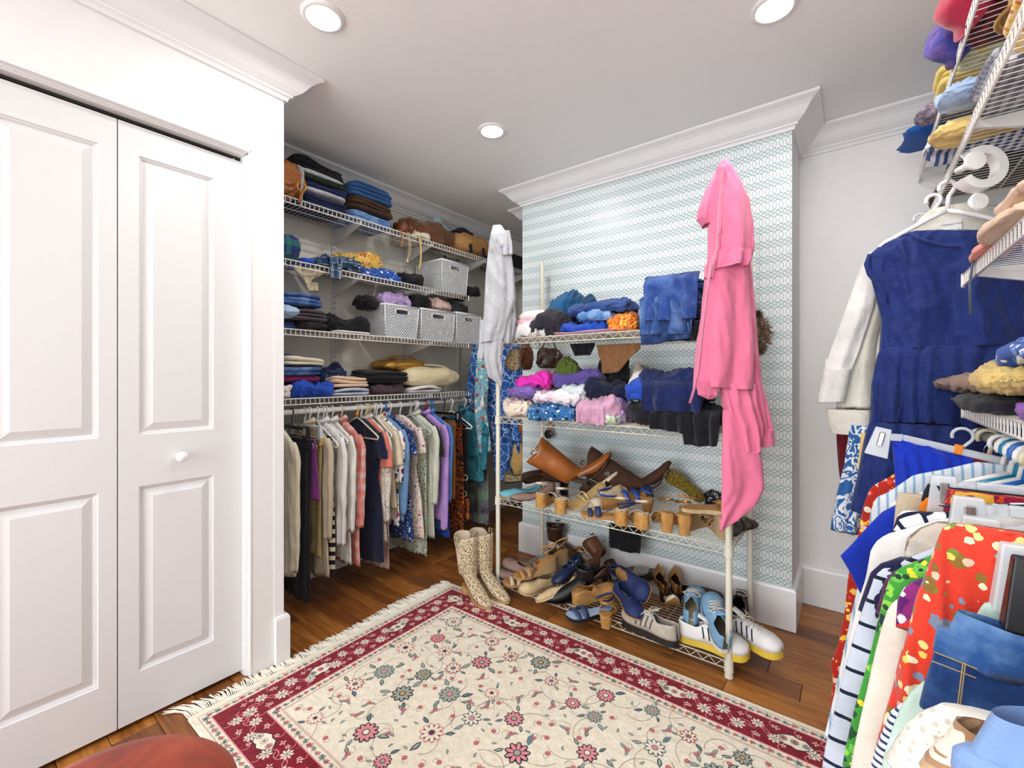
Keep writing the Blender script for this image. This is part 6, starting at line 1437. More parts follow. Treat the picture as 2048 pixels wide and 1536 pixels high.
pk('main_panel', rd_+.015, [(505, 1420, 1494, .05), (560, 1412, 1492, .055), (620, 1406, 1494, .06), (680, 1400, 1500, .06), (740, 1395, 1506, .055), (770, 1392, 1509, .05), (776, 1391, 1510, .05)], seed=94, nf=3.4, amp=.024, nr=80, nt=100, wr=.9)
pk('cuff', rd_-.012, [(505, 1422, 1499, .058), (528, 1424, 1494, .06), (538, 1426, 1488, .058)], seed=91, nf=4, amp=.02, nt=80)
pk('side_panel', rd_+.055, [(520, 1470, 1498, .03), (640, 1480, 1508, .035), (760, 1490, 1520, .035), (840, 1498, 1536, .035), (885, 1505, 1545, .03)], seed=95, nf=3, amp=.015, nr=50)
pk('sleeve_cuff', rd_+.05, [(858, 1510, 1544, .035), (888, 1512, 1546, .036)], seed=96, nf=2, amp=.008)
pk('lower_sleeve', rd_+.01, [(768, 1440, 1508, .035), (810, 1446, 1510, .045), (850, 1460, 1520, .045), (900, 1478, 1520, .04), (912, 1486, 1500, .03)], seed=97, nf=5, amp=.022)
pk('hanging_corner', rd_+.0, [(820, 1446, 1500, .02), (880, 1446, 1510, .03), (930, 1444, 1524, .03), (975, 1444, 1529, .025), (1000, 1443, 1512, .02), (1030, 1443, 1482, .015), (1062, 1442, 1448, .008)], PINKW, seed=98, nf=3, amp=.018, nr=60, wr=.9)
pk('left_flap', rd_-.01, [(762, 1393, 1440, .02), (790, 1398, 1436, .02), (802, 1418, 1428, .01)], seed=99, nf=3, amp=.01)
m = MB(); P = [at_fwd(px, py, rd_-.07) for px, py in ((1421, 530), (1412, 600), (1405, 660), (1397, 740), (1388, 780), (1380, 806))]; m.grid(np.array([[p-np.array([.004, .003, 0]), p+np.array([.004, .003, 0])] for p in P])); m.build('belt_tie', PINKP, parent=rb, origin=o_, smooth=True, sol=.002)
# fur tippet peeping out behind the robe
n = newmat('brown_fur'); co = n.coord(scale=(1, 1, .35)); n.put(n.b.inputs['Base Color'], n.ramp(n.noise(co, 60, 4, .7), [(.3, '#2c211a'), (.5, '#75614d'), (.68, '#b9a88c')])); n.b.inputs['Roughness'].default_value = .9
pc = at_fwd(1516, 655, 2.0); fr = thing('fur_collar', 'brown fur collar peeping out behind the pink robe', 'fur', tuple(pc), (0, 0, YAW))
m = blob(.065, .05, .19, 66, 1, 30, 24, .8, .8); m.xform(loc=(0, 0, -.10)); core = m.build('fur_body', n.m, parent=fr, smooth=True)
m = MB(); rr = random.Random(8)
for v in np.array(m.V if m.V else core.data.vertices[0].co[:]).reshape(-1, 3)[:0]: pass
for v in core.data.vertices:
    for _ in range(5):
        c = Vector(v.co); nn = Vector(v.normal)+Vector((rr.uniform(-.6, .6), rr.uniform(-.6, .6), rr.uniform(-.9, .3))); nn.normalize(); L_ = rr.uniform(.014, .03); s = nn.cross(Vector((0, 1, .2))).normalized()*.0008
        m.add([c-s, c+s, c+nn*L_+Vector((0, 0, -.004))], [(0, 1, 2)])
m.build('fur_strands', n.m, parent=fr)['kind'] = 'stuff'
# ------------------------------------------------------------------ garments on the right rod: left edges given by where they stand
def rrows(Y, edge, xc=RRX, half=None):
    R = []
    for e in edge:
        p = at_y(e[0], e[1], Y); R.append((p[2], p[0], 2*xc-p[0]) + tuple(e[2:3]))
    return R
def rgarment(lb, Y, edge, mat, name='hanging_shirt', cat='shirt', nf=6, amp=.014, seed=None, hl=None, hang=PLW, hk='tube', w=None, top='shirt', drop=.055, rt=None, T=.018, xc=RRX, tagc=None, hz=None, tilt=0, extend=None):
    sd = seed or nxt(); R = [r if len(r) > 3 else r+(T,) for r in rrows(Y, edge, xc)]
    zs = (hz or RRZ)-drop
    if top == 'shirt':
        z0 = max(R[0][0], zs-.10); pre = [(zs+.01, xc-.04, xc+.04, .012), (zs-.012, xc-.09, xc+.09, .016), ((zs*1.2+z0*.8)/2, xc-.15, xc+.15, .018)]
        pre = [q for q in pre if q[0] > R[0][0]+.012 and (xc-q[1]) < (xc-R[0][1])+.001]; R = pre+R
    if extend: R.append((extend,)+R[-1][1:])
    zmin = min(r[0] for r in R); R = sorted(R, key=lambda r: -r[0])
    t = thing(name, lb, cat, (xc, Y, 0)); o = (xc, Y, 0)
    m = MB(); cloth_tube(R, (0, Y, 0), YA, YBv, sd, nf=nf, amp=amp, nt=max(84, min(260, int(nf*9))), nr=60, m=m, wr=1.0); m.build('body', mat, parent=t, origin=o, smooth=True)
    if hl:
        put_hanger(hl, (xc, Y, (hz or RRZ)+.0005), hk, hang, w=w or (.34 if hk == 'clip' else .40), tilt=tilt, tagc=tagc, r=.0050, drop=.05 if hk == 'clip' else .055)
    return t
RFL = F('red_ditsy_floral', '#b5281c', 'floral', ['#f2c23c', '#e8e0d2', '#d8452c', '#f0d84e', '#e9b8b0'], 42, thr=.38); LBS = F('pale_blue_stripe', '#dfe8ef', 'stripe', ['#8fb2cf'], 60, axis=0, frac=.3)
COB = F('cobalt_blouse', '#0f2fa8'); WSH = F('white_shirt', '#eceae7'); STN = F('grey_navy_stripe', '#c9d2e2', 'stripe', ['#0f1b33'], 25, axis=2, frac=.15); PLM = F('plum_jersey', '#5a1c52'); NVT = F('navy_tee', '#1a1c42')
GRF = F('green_leaf_print', '#3f9a3a', 'floral', ['#8fd04e', '#e9d83a', '#1f4a2c', '#6cc04a', '#1c3a3a'], 40, thr=.38); CRS = F('cream_shirt', '#e9e3d6'); REDF = F('coral_wildflower', '#e0402c', 'floral', ['#f3dc8a', '#e8c0a8', '#8a6a2c', '#f0d060', '#7f8fa8', '#7a8a3a', '#f3e6c0'], 36, thr=.38)
MNT = F('mint_knit', '#c3ddd2'); FUZ = F('white_boucle', '#efece4', 'dots', ['#cfc8ba'], 130, thr=.3); FBR = F('brown_cream_fleece', '#a98563', 'swirl', ['#ece2d0', '#c9a987'], 7); LBC = F('light_blue_fleece', '#7f9fd0'); PEB = F('pebble_print', '#f0f0f4', 'cells', ['#141a3a'], 36)
BFL = F('black_bold_floral', '#17151c', 'floral', ['#e07a1c', '#17151c', '#e8a33c', '#17151c', '#b3341c'], 14, thr=.36); TPL = F('taupe_plaid', '#8f7c68', 'plaid', ['#efe9df', '#6b5a4a'], 8); RMB = F('berry_print', '#8a1034', 'swirl', ['#d8471c', '#e0a83c'], 14); MAR = F('maroon_knit', '#6b1020'); BLC = F('blue_batik', '#2f66a8', 'swirl', ['#e6edf4', '#dfe8f2'], 9)
DNS = F('denim_skirt', '#173a72', 'denim', ['#4674b4'])
# --- garments hung from the second shelf further back: white blouse, navy dress and what is behind them
def dhook(lb, x, y, z, hl):
    put_hanger(hl, (x, y, z), 'tube', PLW, w=.40, rise=.075, r=.0065)
t = thing('white_blouse', 'white long-sleeved blouse with turned-back cuffs hanging left of the navy dress', 'blouse', (.20, 2.28, 0)); o = (.20, 2.28, 0)
def yp(Y, rows):
    out = []
    for py, a, b, *T in rows:
        p = at_y(a, py, Y); q = at_y(b, py, Y); out.append((p[2], p[0], q[0])+tuple(T))
    return out
def yg(t, o, name, Y, rows, mat, seed, **k):
    m = MB(); cloth_tube(yp(Y, rows), (0, Y, 0), YA, YBv, seed, m=m, **k); return m.build(name, mat, parent=t, origin=o, smooth=True)
IVY = F('ivory_blouse', '#ebe7da')
yg(t, o, 'body', 2.28, [(462, 1815, 1880, .02), (480, 1790, 1915, .03), (500, 1760, 1935, .03), (530, 1738, 1960, .03), (620, 1722, 1965, .03), (760, 1712, 1960, .03), (860, 1700, 1960, .03)], IVY, 201, nf=6, amp=.02, nr=60)
yg(t, o, 'sleeve', 2.20, [(505, 1738, 1772, .02), (540, 1718, 1764, .035), (620, 1690, 1748, .04), (700, 1662, 1722, .04), (745, 1648, 1704, .036)], WSH, 202, nf=3, amp=.012, nr=50)
yg(t, o, 'turned_cuff', 2.19, [(738, 1646, 1703, .038), (770, 1640, 1697, .042), (803, 1634, 1690, .044)], WSH, 203, nf=2, amp=.004, wr=.5)
yg(t, o, 'sleeve', 2.24, [(520, 1750, 1790, .03), (700, 1690, 1750, .035), (815, 1672, 1748, .035)], IVY, 204, nf=3, amp=.015)
yg(t, o, 'turned_cuff', 2.17, [(818, 1652, 1742, .035), (850, 1657, 1745, .04), (868, 1662, 1746, .04)], IVY, 205, nf=2, amp=.005, wr=.5)
dh = thing('maroon_jersey', 'maroon knit hem hanging below the white blouse cuff', 'jersey', (.05, 2.40, 0)); yg(dh, (.05, 2.40, 0), 'body', 2.40, [(470, 1810, 1870), (520, 1780, 1860), (640, 1735, 1800), (760, 1700, 1765), (868, 1672, 1725), (940, 1676, 1700), (968, 1680, 1694)], MAR, 206, nf=4, amp=.015)
put_hanger('white hanger behind the blouse holding the maroon knit', (at_y(1840, 470, 2.40)[0], 2.40, RSZ[1]-.025), 'tube', PLW, w=.08, rise=.02, drop=max(.07, RSZ[1]-.03-at_y(1840, 470, 2.40)[2]))
dh = thing('batik_dress', 'blue and white batik dress hem hanging left of the navy dress', 'dress', (.1, 2.20, 0)); yg(dh, (.1, 2.20, 0), 'body', 2.12, [(850, 1700, 1745, .02), (930, 1688, 1735, .02), (1000, 1670, 1728, .025), (1062, 1660, 1716, .025)], BLC, 207, nf=4, amp=.012)
dh = thing('yellow_scarf', 'narrow yellow strip of cloth beside the navy dress', 'scarf', (.15, 2.1, 0)); yg(dh, (.15, 2.1, 0), 'body', 2.10, [(865, 1722, 1738, .006), (930, 1716, 1730, .006), (945, 1715, 1724, .004)], YEL, 208, nf=2, amp=.004)
t = thing('navy_dress', 'navy jersey tiered dress with cap sleeves hanging at the right wall', 'dress', (.245, 2.0, 0)); o = (.245, 2.0, 0)
NJ = F('navy_tiered_jersey', '#142c70', rough=.6)
yg(t, o, 'bodice', 2.0, [(468, 1806, 1850, .012), (474, 1796, 1880, .02), (490, 1762, 1985, .03), (510, 1738, 2040, .035), (545, 1738, 2052, .035), (580, 1748, 2052, .04), (640, 1764, 2058, .045), (700, 1760, 2060, .045)], NJ, 211, nf=4, amp=.018, nr=90, nt=130, wr=2.4)
yg(t, o, 'skirt_tier', 1.995, [(696, 1761, 2062, .042), (712, 1755, 2066, .05), (770, 1742, 2076, .055), (846, 1738, 2084, .055)], NJ, 212, nf=14, amp=.014, nr=60, nt=160, wr=1.5)
yg(t, o, 'skirt_tier', 1.99, [(842, 1739, 2086, .054), (862, 1732, 2090, .06), (940, 1716, 2100, .064), (1018, 1700, 2110, .066)], NJ, 213, nf=15, amp=.016, nr=60, nt=160, wr=1.5)
m = MB(); P = [at_y(px, py, 1.985) for px, py in ((1738, 508), (1733, 528), (1740, 548), (1756, 568), (1770, 590), (1772, 606), (1760, 604))]; m.tube(P, [.004, .008, .009, .008, .008, .007, .003], 8); m.build('sleeve_cuff', NJ, parent=t, origin=o, smooth=True)
m = MB(); P = [at_y(px, py, 1.955) for px, py in ((1822, 470), (1850, 482), (1890, 492), (1935, 494), (1975, 484))]; m.tube(P, .006, 8); m.build('neck_binding', NJ, parent=t, origin=o, smooth=True)
m = MB(); p = at_y(1905, 452, 2.02); m.bbox((p[0]-.026, 2.018, p[2]-.018), (p[0]+.022, 2.020, p[2]+.020), .0008); m.bbox((p[0]-.010, 2.015, p[2]-.048), (p[0]+.014, 2.017, p[2]-.008), .0008); tg = m.build('neck_label', CARD, parent=t, origin=o)
def text(s, size, loc, rot, mat, parent, name='lettering', origin=(0, 0, 0)):
    c = bpy.data.curves.new(name, 'FONT'); c.body = s; c.size = size; c.extrude = .0001; c.align_x = 'CENTER'
    q = bpy.data.objects.new(name, c); COL.objects.link(q); dg = bpy.context.evaluated_depsgraph_get(); me = bpy.data.meshes.new_from_object(q.evaluated_get(dg)); bpy.data.objects.remove(q)
    o = bpy.data.objects.new(name, me); me.materials.append(mat); COL.objects.link(o); o.parent = parent; o.location = tuple(np.array(loc)-np.array(origin)); o.rotation_euler = rot; return o
INK = plain('black_ink', '#15151a', .6)
text('Coldwater Creek', .0072, (p[0]-.002, 2.0168, p[2]+.004), (PI/2, 0, 0), INK, t, origin=o)
m = MB(); cloth_tube(yp(2.05, [(418, 1862, 1950, .008), (435, 1842, 1975, .012), (470, 1815, 1995, .012), (520, 1800, 2000, .012)]), (0, 2.05, 0), YA, YBv, 215, nf=3, amp=.006, m=m); ib = m.build('blouse_yoke', IVY, smooth=True, origin=(.2, 2.05, 1.6)); tag(ib, 'ivory blouse neckline showing inside above the navy dress', 'blouse')
# big white tubular hangers above the dress
h1 = at_y(1925, 330, 2.0)
for k, (dx, dy, lb) in enumerate([(0, 0, 'thick white plastic hanger carrying the navy dress, hooked on the second shelf'), (-.02, .12, 'white plastic hanger just behind the navy dress hanger')]):
    put_hanger(lb, (.235+dx, 1.99+dy, RSZ[1]-.045), 'tube', PLW, w=.33, rise=.085, r=.0066, drop=.075 if k == 0 else .085)
# round white rod socket fixed at the end of the right rod bracket
sk = thing('rod_bracket', 'round white plastic rod socket with its cap fixed under the second right shelf', 'bracket', tuple(at_y(1958, 338, 1.72)), (0, 0, .5)); sk.scale = (1.35, 1.35, 1.35)
m = MB(); A = []
for a in np.linspace(-2.6, 2.2, 28):
    ca, sa = math.cos(a), math.sin(a); A.append([(.026*ca, -.012, .026*sa), (.042*ca, -.012, .042*sa), (.044*ca, .012, .044*sa), (.028*ca, .012, .028*sa)])
m.grid(np.array(A), closed_v=True); m.build('socket_ring', PLW, parent=sk, angle=40)
m = MB(); m.lathe([(.001, -.004), (.017, -.003), (.018, 0), (.017, .004), (.001, .005)], 28); m.xform(rot=(PI/2, 0, 0), loc=(-.030, -.03, .004)); m.build('cap', PLW, parent=sk, angle=40)
m = MB(); m.tube([(-.030, -.028, .004), (-.030, .01, .002)], .007, 12); m.build('peg', PLW, parent=sk, smooth=True)
for k in range(5):
    a = -1.2+k*.8; m = MB(); m.bbox((-.0015, -.010, .028), (.0015, .010, .042), .0005); m.xform(rot=(0, -a+PI/2, 0)); m.build('rib', PLW, parent=sk)
m = MB(); m.lathe([(.001, 0), (.016, .001), (.018, .006), (.015, .010), (.001, .010)], 24); m.xform(rot=(PI/2, .3, 0), loc=(.01, .02, -.06)); o_ = m.build('lower_cap', PLW, parent=sk, angle=40)
# --- lower rod garments, far to near
G = rgarment
G('red and yellow ditsy floral dress at the far end of the right rod', 1.60, [(1772, 958), (1742, 975), (1728, 1010), (1715, 1080), (1698, 1150), (1690, 1230), (1676, 1290), (1660, 1325), (1664, 1370), (1655, 1420)], RFL, 'floral_dress', 'dress', hl='cream hanger with the red ditsy dress, far end of the right rod', hang=PLC)
G('pale blue striped shirt between the red floral dress and cobalt top', 1.47, [(1775, 985), (1752, 995), (1742, 1020), (1736, 1060), (1715, 1180), (1680, 1330), (1656, 1440), (1648, 1475)], LBS, hl='white hanger with the pale blue striped shirt')
G('cobalt blue top with a wide pointed sleeve, right rod', 1.15, [(1790, 1012), (1765, 1025), (1735, 1055), (1700, 1090), (1678, 1110), (1700, 1150), (1716, 1185), (1730, 1210)], COB, 'cobalt_blouse', 'top', hl='white hanger with the cobalt top', T=.02)
G('beige trousers folded over at the right rod behind the pebble print', 1.12, [(1796, 985), (1791, 1005), (1786, 1060), (1784, 1110)], F('beige_trouser', '#c4b49a'), 'folded_trousers', 'trousers', top='none', hl=None)
G('navy and white pebble-print blouse, right rod', 1.05, [(1808, 1022), (1795, 1035), (1784, 1065), (1772, 1105), (1768, 1118)], PEB, 'pebble_blouse', 'blouse', hl='white hanger with the pebble-print blouse')
G('black skirt with bold orange flowers, right rod', 1.10, [(1856, 968), (1848, 985), (1842, 1010), (1836, 1048)], BFL, 'floral_skirt', 'skirt', top='none')
G('white long shirt with stitched hem between cobalt and striped tops', 1.02, [(1772, 1070), (1755, 1082), (1742, 1100), (1732, 1160), (1720, 1200), (1702, 1275), (1690, 1330), (1672, 1400), (1660, 1470), (1648, 1540)], WSH, hl='white hanger with the long white shirt')
G('navy top with pale grey lower half and thin black stripes, right rod', .91, [(1805, 1118), (1768, 1130), (1748, 1150), (1738, 1180), (1724, 1225), (1708, 1280), (1690, 1350), (1670, 1430), (1650, 1500), (1642, 1545)], STN, 'striped_jersey', 'top', hl='white hanger with the navy and grey striped top')
nt = [o for o in bpy.data.objects if o.get('label', '').startswith('navy top with pale')][0]
m = MB(); R = [(r[0], r[1]-.004, r[2]+.004, .021) for r in rrows(.91, [(1805, 1116), (1768, 1128), (1748, 1148), (1738, 1180), (1724, 1224)])]; cloth_tube(R, (0, .91, 0), YA, YBv, 333, nf=6, amp=.014, nt=84, nr=26, m=m); m.build('navy_yoke', NVT, parent=nt, origin=tuple(nt.location), smooth=True)
G('plum top squeezed between the navy and the green leaf shirts', .885, [(1812, 1128), (1785, 1142), (1770, 1160), (1762, 1190), (1752, 1225)], PLM, 'plum_jersey', 'top', hl='thin grey hanger with the plum top', hang=PLG)
G('bright green leaf-print shirt, right rod', .860, [(1822, 1126), (1796, 1138), (1778, 1160), (1766, 1195), (1752, 1250), (1738, 1310), (1722, 1370), (1706, 1430), (1692, 1500), (1684, 1545)], GRF, 'leaf_print_shirt', 'shirt', hl='thick cream hanger with the green leaf shirt', hang=PLC)
G('cream long shirt in front of the green leaf print', .825, [(1812, 1188), (1790, 1196), (1775, 1215), (1764, 1250), (1752, 1300), (1738, 1370), (1722, 1440), (1708, 1500), (1700, 1545)], CRS, hl='cream flat hanger end above the cream shirt', hang=PLC)
G('purple and white flower-print blouse edge beside the coral skirt', .795, [(1826, 1168), (1808, 1180), (1796, 1200), (1792, 1250)], F('purple_white_flower', '#8a2c78', 'floral', ['#efe6ee', '#d8352c', '#e9d0e0', '#5a1c6a'], 28, thr=.4), 'flower_blouse', 'blouse')
G('taupe and cream plaid wrap bunched under the frosted clips', .93, [(1872, 1045), (1840, 1058), (1815, 1078), (1808, 1110), (1815, 1150), (1822, 1175)], TPL, 'plaid_wrap', 'wrap', T=.03, top='none')
G('coral smocked skirt with wildflowers on the frosted clip hanger, right rod', .765, [(1905, 1046, .012), (1886, 1056, .02), (1875, 1080, .03), (1858, 1130, .035), (1835, 1190, .035), (1815, 1260, .035), (1795, 1340, .04), (1775, 1410, .04), (1758, 1470, .04), (1742, 1545, .04)], REDF, 'smocked_skirt', 'skirt', top='none', nf=34, amp=.008, hl=None)
G('mint knit cardigan near the bottom right, right rod', .70, [(1885, 1355), (1850, 1364), (1822, 1382), (1800, 1412), (1785, 1450), (1768, 1500), (1760, 1545)], MNT, 'mint_cardigan', 'cardigan', hl=None)
G('white and navy striped shirt edge between mint and coral', .72, [(1800, 1408), (1780, 1425), (1768, 1455), (1750, 1500), (1738, 1545)], F('fine_navy_stripe', '#e9edf5', 'stripe', ['#2c3f6b'], 110, axis=2, frac=.4), 'striped_shirt', 'shirt', top='none')
G('blue denim skirt with stitched waistband on the black clip hanger', .66, [(1878, 1258, .012), (1874, 1275, .016), (1866, 1320, .022), (1852, 1370, .024), (1842, 1420, .024)], DNS, 'denim_skirt', 'skirt', top='none', nf=4, amp=.010, T=.02)
G('white bouclé sweater across the bottom right corner', .55, [(1880, 1408, .02), (1840, 1425, .03), (1812, 1450, .03), (1790, 1490, .03), (1768, 1545, .03)], FUZ, 'boucle_sweater', 'sweater', top='none', T=.03)
G('brown and cream patterned fleece at the bottom right corner', .50, [(1910, 1462, .02), (1870, 1480, .03), (1845, 1510, .03), (1832, 1545, .03)], FBR, 'patterned_fleece', 'fleece', top='none', T=.03)
G('light blue fleece collar at the very bottom right', .445, [(1925, 1492, .02), (1902, 1504, .03), (1896, 1545, .03)], LBC, 'blue_fleece', 'fleece', top='none', T=.03)
# seam and belt of the denim skirt
ds = [o for o in bpy.data.objects if o.get('label', '').startswith('blue denim skirt')][0]
m = MB(); R = [(r[0], r[1]-.003, r[2]+.003, .019) for r in rrows(.66, [(1880, 1255), (1876, 1272), (1870, 1302)])]; cloth_tube(R, (0, .66, 0), YA, YBv, 334, nf=4, amp=.010, nt=84, nr=12, m=m, wr=.4); m.build('waistband', F('denim_faded', '#25528f', 'denim', ['#7ea6d2']), parent=ds, origin=tuple(ds.location), smooth=True)
TH = plain('denim_thread', '#b9a06a', .7)
m = MB()
for (a, b) in (((1869, 1304), (1955, 1338)), ((1864, 1322), (1952, 1356))):
    p, q = at_y(a[0], a[1], .640), at_y(b[0], b[1], .640); m.tube([p+(q-p)*f for f in np.linspace(0, 1, 8)], .0005, 4)
for px in (1926, 1931):
    p, q = at_y(px, 1326, .640), at_y(px-12, 1420, .640); m.tube([p, q], .0005, 4)
m.build('stitching', TH, parent=ds, origin=tuple(ds.location))
# blue skirt slung on the tilted frosted hanger at the rod's far end
bs = thing('cobalt_skirt', 'royal blue gathered skirt on a tilted frosted clip hanger at the rod end', 'skirt', (.2, 1.52, 0)); o = (.2, 1.52, 0)
m = MB(); cloth_tube(yp(1.50, [(868, 1784, 1796, .008), (885, 1784, 1880, .014), (905, 1786, 1950, .02), (940, 1790, 1962, .022), (990, 1793, 1965, .02)]), (0, 1.50, 0), YA, YBv, 221, nf=10, amp=.010, nt=90, nr=44, m=m); m.build('body', F('cobalt_skirt_cloth', '#1438c0'), parent=bs, origin=o, smooth=True)
put_hanger('tilted frosted clip hanger with chrome clips carrying the royal blue skirt', tuple(at_y(1925, 872, 1.49)), 'clip', CLEAR, w=.33, tilt=.22, tagc=plain('marker_orange', '#f08a1e', .5), drop=.045)
rp = thing('berry_skirt', 'berry and orange patterned skirt top under the second frosted hanger', 'skirt', (.25, 1.1, 0)); yg(rp, (.25, 1.1, 0), 'body', 1.08, [(978, 1895, 2100, .015), (1010, 1890, 2110, .02), (1080, 1886, 2120, .02)], RMB, 222, nf=10, amp=.012)
put_hanger('frosted clip hanger in front of the black floral skirt, second from the rod end', (RRX+.005, 1.10, RRZ+.0005), 'clip', CLEAR, w=.33, drop=.046)
put_hanger('frosted clip hanger with a broad bar, third from the rod end', (RRX+.012, .93, RRZ+.0005), 'clip', CLEAR, w=.33, drop=.046)
put_hanger('frosted clip hanger gripping the coral smocked skirt', (RRX+.005, .805, RRZ+.0005), 'clip', CLEAR, w=.33, drop=.046)
put_hanger('nearest frosted clip hanger at the right edge of the view', (RRX+.02, .70, RRZ+.0005), 'clip', CLEAR, w=.33, drop=.046)
put_hanger('black clip hanger gripping the denim skirt', (RRX+.02, .655, RRZ+.0005), 'clip', PLK, w=.33, drop=.046)
CYA = plain('marker_yellow', '#f2e21c', .5)
for k, (y, mt, lb, kd) in enumerate([(1.66, CHROME, 'chrome skirt hanger hook at the far tip of the right rod', 'wire'), (1.62, CHROME, 'second chrome hook at the far tip of the right rod', 'wire'), (1.40, PLW, 'white hanger with nothing on it next to the teal one, right rod', 'tube'), (1.36, PLT, 'teal plastic hanger on the right rod', 'tube'), (1.33, PLW, 'white hanger between the teal and blue ones, right rod', 'tube'), (1.30, PLB, 'blue plastic hanger on the right rod', 'tube'), (1.26, PLW, 'white hanger before the blue one, right rod', 'tube'), (1.22, PLC, 'cream hanger on the right rod, nearer than the blue one', 'tube'), (1.18, PLW, 'white hanger with a yellow size marker, farther one', 'tube'), (1.145, PLB, 'blue hanger next to the yellow size markers', 'tube'), (1.12, PLW, 'white hanger with a yellow size marker, nearer one', 'tube'), (1.00, PLG, 'grey hanger near the right edge of the view', 'tube')]):
    put_hanger(lb, (RRX, y, RRZ+.0005), kd, mt, w=.38, r=.0062 if kd == 'tube' else .002, yaw=random.uniform(-.08, .08), tagc=CYA if 'yellow size marker,' in lb else None)
# --- folded things on the right-hand shelves
s = 3
R = Ritem
R(3, 1930, 2010, 775, 'black folded trousers hanging over the lowest right shelf edge', F('soft_black', '#1f2026'), 'blob', dep=.31, xo=-.04, h=.04, name='folded_trousers', cat='trousers', soft=2)
R(3, 1890, 1990, 742, 'taupe brown folded trousers at the far end of the lowest right shelf', F('mocha', '#8a6f63'), 'blob', dep=.30, xo=-.045, h=.045, zb=RSZ[3]+.04, name='folded_trousers', cat='trousers', soft=2)
R(3, 1955, 2060, 715, 'mustard crochet sweater folded on the lowest right shelf', F('mustard_crochet', '#dcbf76', 'dots', ['#b9964c'], 90, thr=.3), 'blob', dep=.30, xo=-.04, h=.06, zb=RSZ[3]+.045, name=FW, cat='sweater', soft=2)
R(3, 1940, 2030, 712, 'light blue jersey folded behind the mustard crochet sweater', LBL, n=2, dep=.26, xo=.0, h=.045, zb=RSZ[3]+.088, name=FS, cat='shirt')
R(3, 1990, 2090, 690, 'navy and white printed garment on top of the mustard sweater', BWF, 'blob', dep=.26, xo=-.03, h=.05, zb=RSZ[3]+.10, name='floral_blouse', cat='blouse')
R(3, 2020, 2110, 760, 'purple knit garment at the right edge on the lowest right shelf', F('violet_knit', '#8a4ab0'), 'blob', dep=.26, xo=-.03, h=.04)
R(2, 1972, 2070, 420, 'peach and cream tops piled on the cut-off right shelf', PEACH, 'blob', dep=.30, xo=-.03, h=.038, name='crumpled_blouse', cat='blouse')
R(2, 1990, 2090, 380, 'blush jersey on top of the peach pile, cut-off right shelf', F('blush_jersey', '#ecccb4'), 'blob', dep=.26, xo=-.03, h=.03, zb=RSZ[2]+.038, name='crumpled_blouse', cat='blouse')
R(2, 1945, 1995, 450, 'coral knot of cloth at the corner of the cut-off right shelf', F('coral_knot', '#ee9a86'), 'blob', dep=.07, xo=-.13, h=.022, name='cloth_knot', cat='cloth')
m = MB(); P = [(XFR+.03, 1.55, RSZ[2]+.02), (XFR-.006, 1.55, RSZ[2]+.012), (XFR-.012, 1.55, RSZ[2]-.05), (XFR-.010, 1.56, RSZ[2]-.125)]
P = [(a, b-.0, c) for a, b, c in P]; m.grid(np.array([[(a, b-.010, c), (a, b+.010, c)] for a, b, c in P])); tag(m.build('grey_strap', F('slate_strap', '#4a5468'), origin=P[0], smooth=True, sol=.003), 'slate grey cloth strap hanging over the cut-off right shelf', 'strap')
# second right shelf, seen from below
R(1, 1858, 1880, 330, 'dark brown garment hanging out at the far end of the second right shelf', BRN, 'blob', dep=.29, xo=-.015, h=.05, name='crumpled_garment')
R(1, 1880, 1902, 300, 'black garments on the far part of the second right shelf', BLK, n=3, dep=.28, h=.06, name='folded_garment')
R(1, 1884, 1908, 280, 'berry and black floral garment on the black ones, second right shelf', F('berry_floral', '#2a1220', 'floral', ['#d83a5c', '#6a3aa0', '#e8a0b0'], 20), n=2, dep=.27, h=.05, zb=RSZ[1]+.064, name='floral_blouse', cat='blouse')
R(1, 1900, 1922, 290, 'blue and white striped shirt sticking out over the second right shelf', F('bw_stripe_shirt', '#e9edf3', 'stripe', ['#3c5f9a'], 50, axis=0), 'blob', dep=.34, xo=-.045, h=.05, name='striped_shirt', cat='shirt')
R(1, 1916, 1936, 250, 'yellow cotton garment sticking out over the second right shelf edge', YEL, 'blob', dep=.34, xo=-.045, h=.045, name='crumpled_shirt', cat='shirt')
R(1, 1936, 1990, 220, 'white and navy chequered shirt on the second right shelf', F('navy_check', '#eef0f5', 'plaid', ['#1f2f5c', '#1f2f5c'], 45), n=3, dep=.30, h=.075, name=FS, cat='shirt')
R(1, 1928, 1952, 200, 'pale blue shirt poking out above the chequered one, second right shelf', SKY, 'blob', dep=.34, xo=-.04, h=.05, zb=RSZ[1]+.06, name='crumpled_shirt', cat='shirt')
R(1, 1990, 2060, 150, 'orange and yellow floral garment nearest the camera, second right shelf', F('orange_floral', '#f2dca0', 'floral', ['#e88a2a', '#f6efd8', '#c9622a', '#f0c050'], 30, thr=.38), n=3, dep=.29, h=.09, name='floral_blouse', cat='blouse')
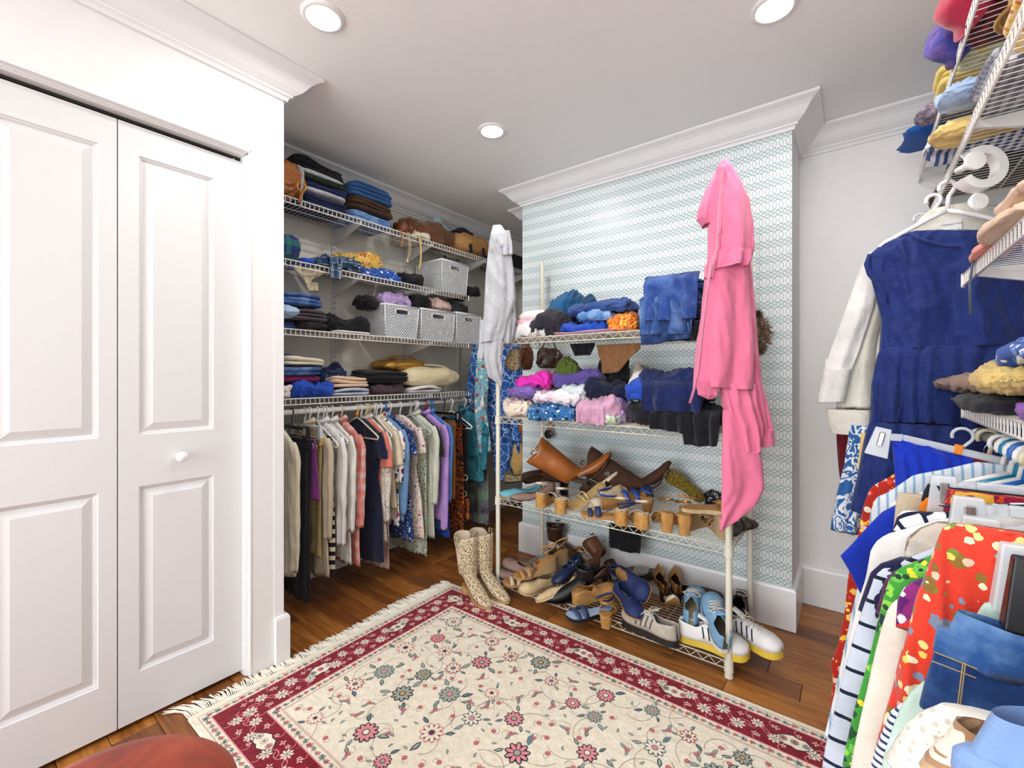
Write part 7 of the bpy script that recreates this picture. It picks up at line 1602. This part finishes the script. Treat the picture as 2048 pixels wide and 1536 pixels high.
# topmost right shelf
R(0, 1850, 1866, 320, 'royal blue rolled garment poking out at the far end of the top right shelf', F('poke_blue', '#1f5fb8'), 'roll', dep=.36, xo=-.06, h=.06, name='rolled_garment')
R(0, 1868, 1878, 240, 'grey purple knit poking out over the top right shelf', F('grey_purple', '#6a5f78', 'marl', ['#a89aa8'], 60), 'blob', dep=.34, xo=-.035, h=.05, cr=.5, name='crumpled_sweater', cat='sweater')
R(0, 1879, 1898, 200, 'yellow quilted garment on the top right shelf', F('yellow_quilt', '#f0d678'), n=2, dep=.31, xo=-.015, h=.07, name='folded_garment')
R(0, 1898, 1912, 110, 'mint and yellow floral garment on the top right shelf', F('mint_floral', '#dfe6b8', 'floral', ['#8fae5a', '#f3f0d0', '#e0c860'], 26), n=2, dep=.28, h=.06, name='floral_blouse', cat='blouse')
R(0, 1912, 1940, 90, 'dark red patterned garments on the top right shelf between the hats', F('red_dark_pattern', '#6b0f18', 'floral', ['#a8202a', '#2a0a0c', '#8a1a20'], 20), n=3, dep=.27, h=.07, name='folded_garment')
R(0, 1940, 1985, 60, 'white and grey folded linens on the top right shelf', GRY, n=3, dep=.28, h=.08, name='folded_linen', cat='linen')
# felt hats and straw hat at the top right
def hat(lb, loc, mat, band, r=.085, brim=.12, h=.10, rot=(0, 0, 0), name='felt_hat'):
    t = thing(name, lb, 'hat', loc, rot); m = MB(); n_ = 48
    prof = [(brim, .004), (brim-.004, .0), (r+.012, .006), (r, .016), (r*.97, h*.6), (r*.86, h*.9), (r*.6, h), (r*.2, h*.97), (.001, h*.965)]; m.lathe(prof, n_); V = np.array(m.V); V[:, 2] += noise(V, 9, 3)*.012; V[:, 0] *= 1.12; m.V = [tuple(v) for v in V]; m.F = [f for f in m.F if len(f) == 4]; m.M = [0]*len(m.F)
    m.build('felt_body', mat, parent=t, smooth=True, sol=.004); m = MB(); m.lathe([(r*1.012, .018), (r*1.02, .02), (r*1.0, .045), (r*.985, .045)], 48); V = np.array(m.V); V[:, 0] *= 1.12; m.V = [tuple(v) for v in V]; m.F = [f for f in m.F if len(f) == 4]; m.M = [0]*len(m.F); m.build('hat_band', band, parent=t, smooth=True); return t
RFT = plain('raspberry_felt', '#a81c3c', .9, var=.15, bump=.2, bs=150, sheen=.3); BFT = F('indigo_felt', '#3a3f8f', 'marl', ['#7a5c9a'], 14); STR = fab('coiled_straw', '#c99a4e', 'stripe', ['#a8773a'], 110, axis=2, frac=.6, weave=3)
yh = at_x(1905, 60, XFR-.02)[1]
hat('raspberry felt hat with an orange rosette hanging over the top right shelf', (XFR+.03, 1.70, RSZ[0]+.06), RFT, plain('berry_band', '#7c1230', .8), r=.06, brim=.078, h=.075, rot=(.2, -1.15, .3))
hat('indigo patterned felt cloche with a moss flower below the raspberry hat', (XFR+.02, 1.84, RSZ[0]+.05), BFT, plain('moss_band', '#8a9a3a', .8), r=.055, brim=.065, h=.075, rot=(.2, -1.3, .3))
hat('coiled straw hat at the top right corner of the view', (XFR+.105, 1.50, RSZ[0]-.115), STR, STR, r=.055, brim=.075, h=.07, rot=(0, 0, 0), name='straw_hat')
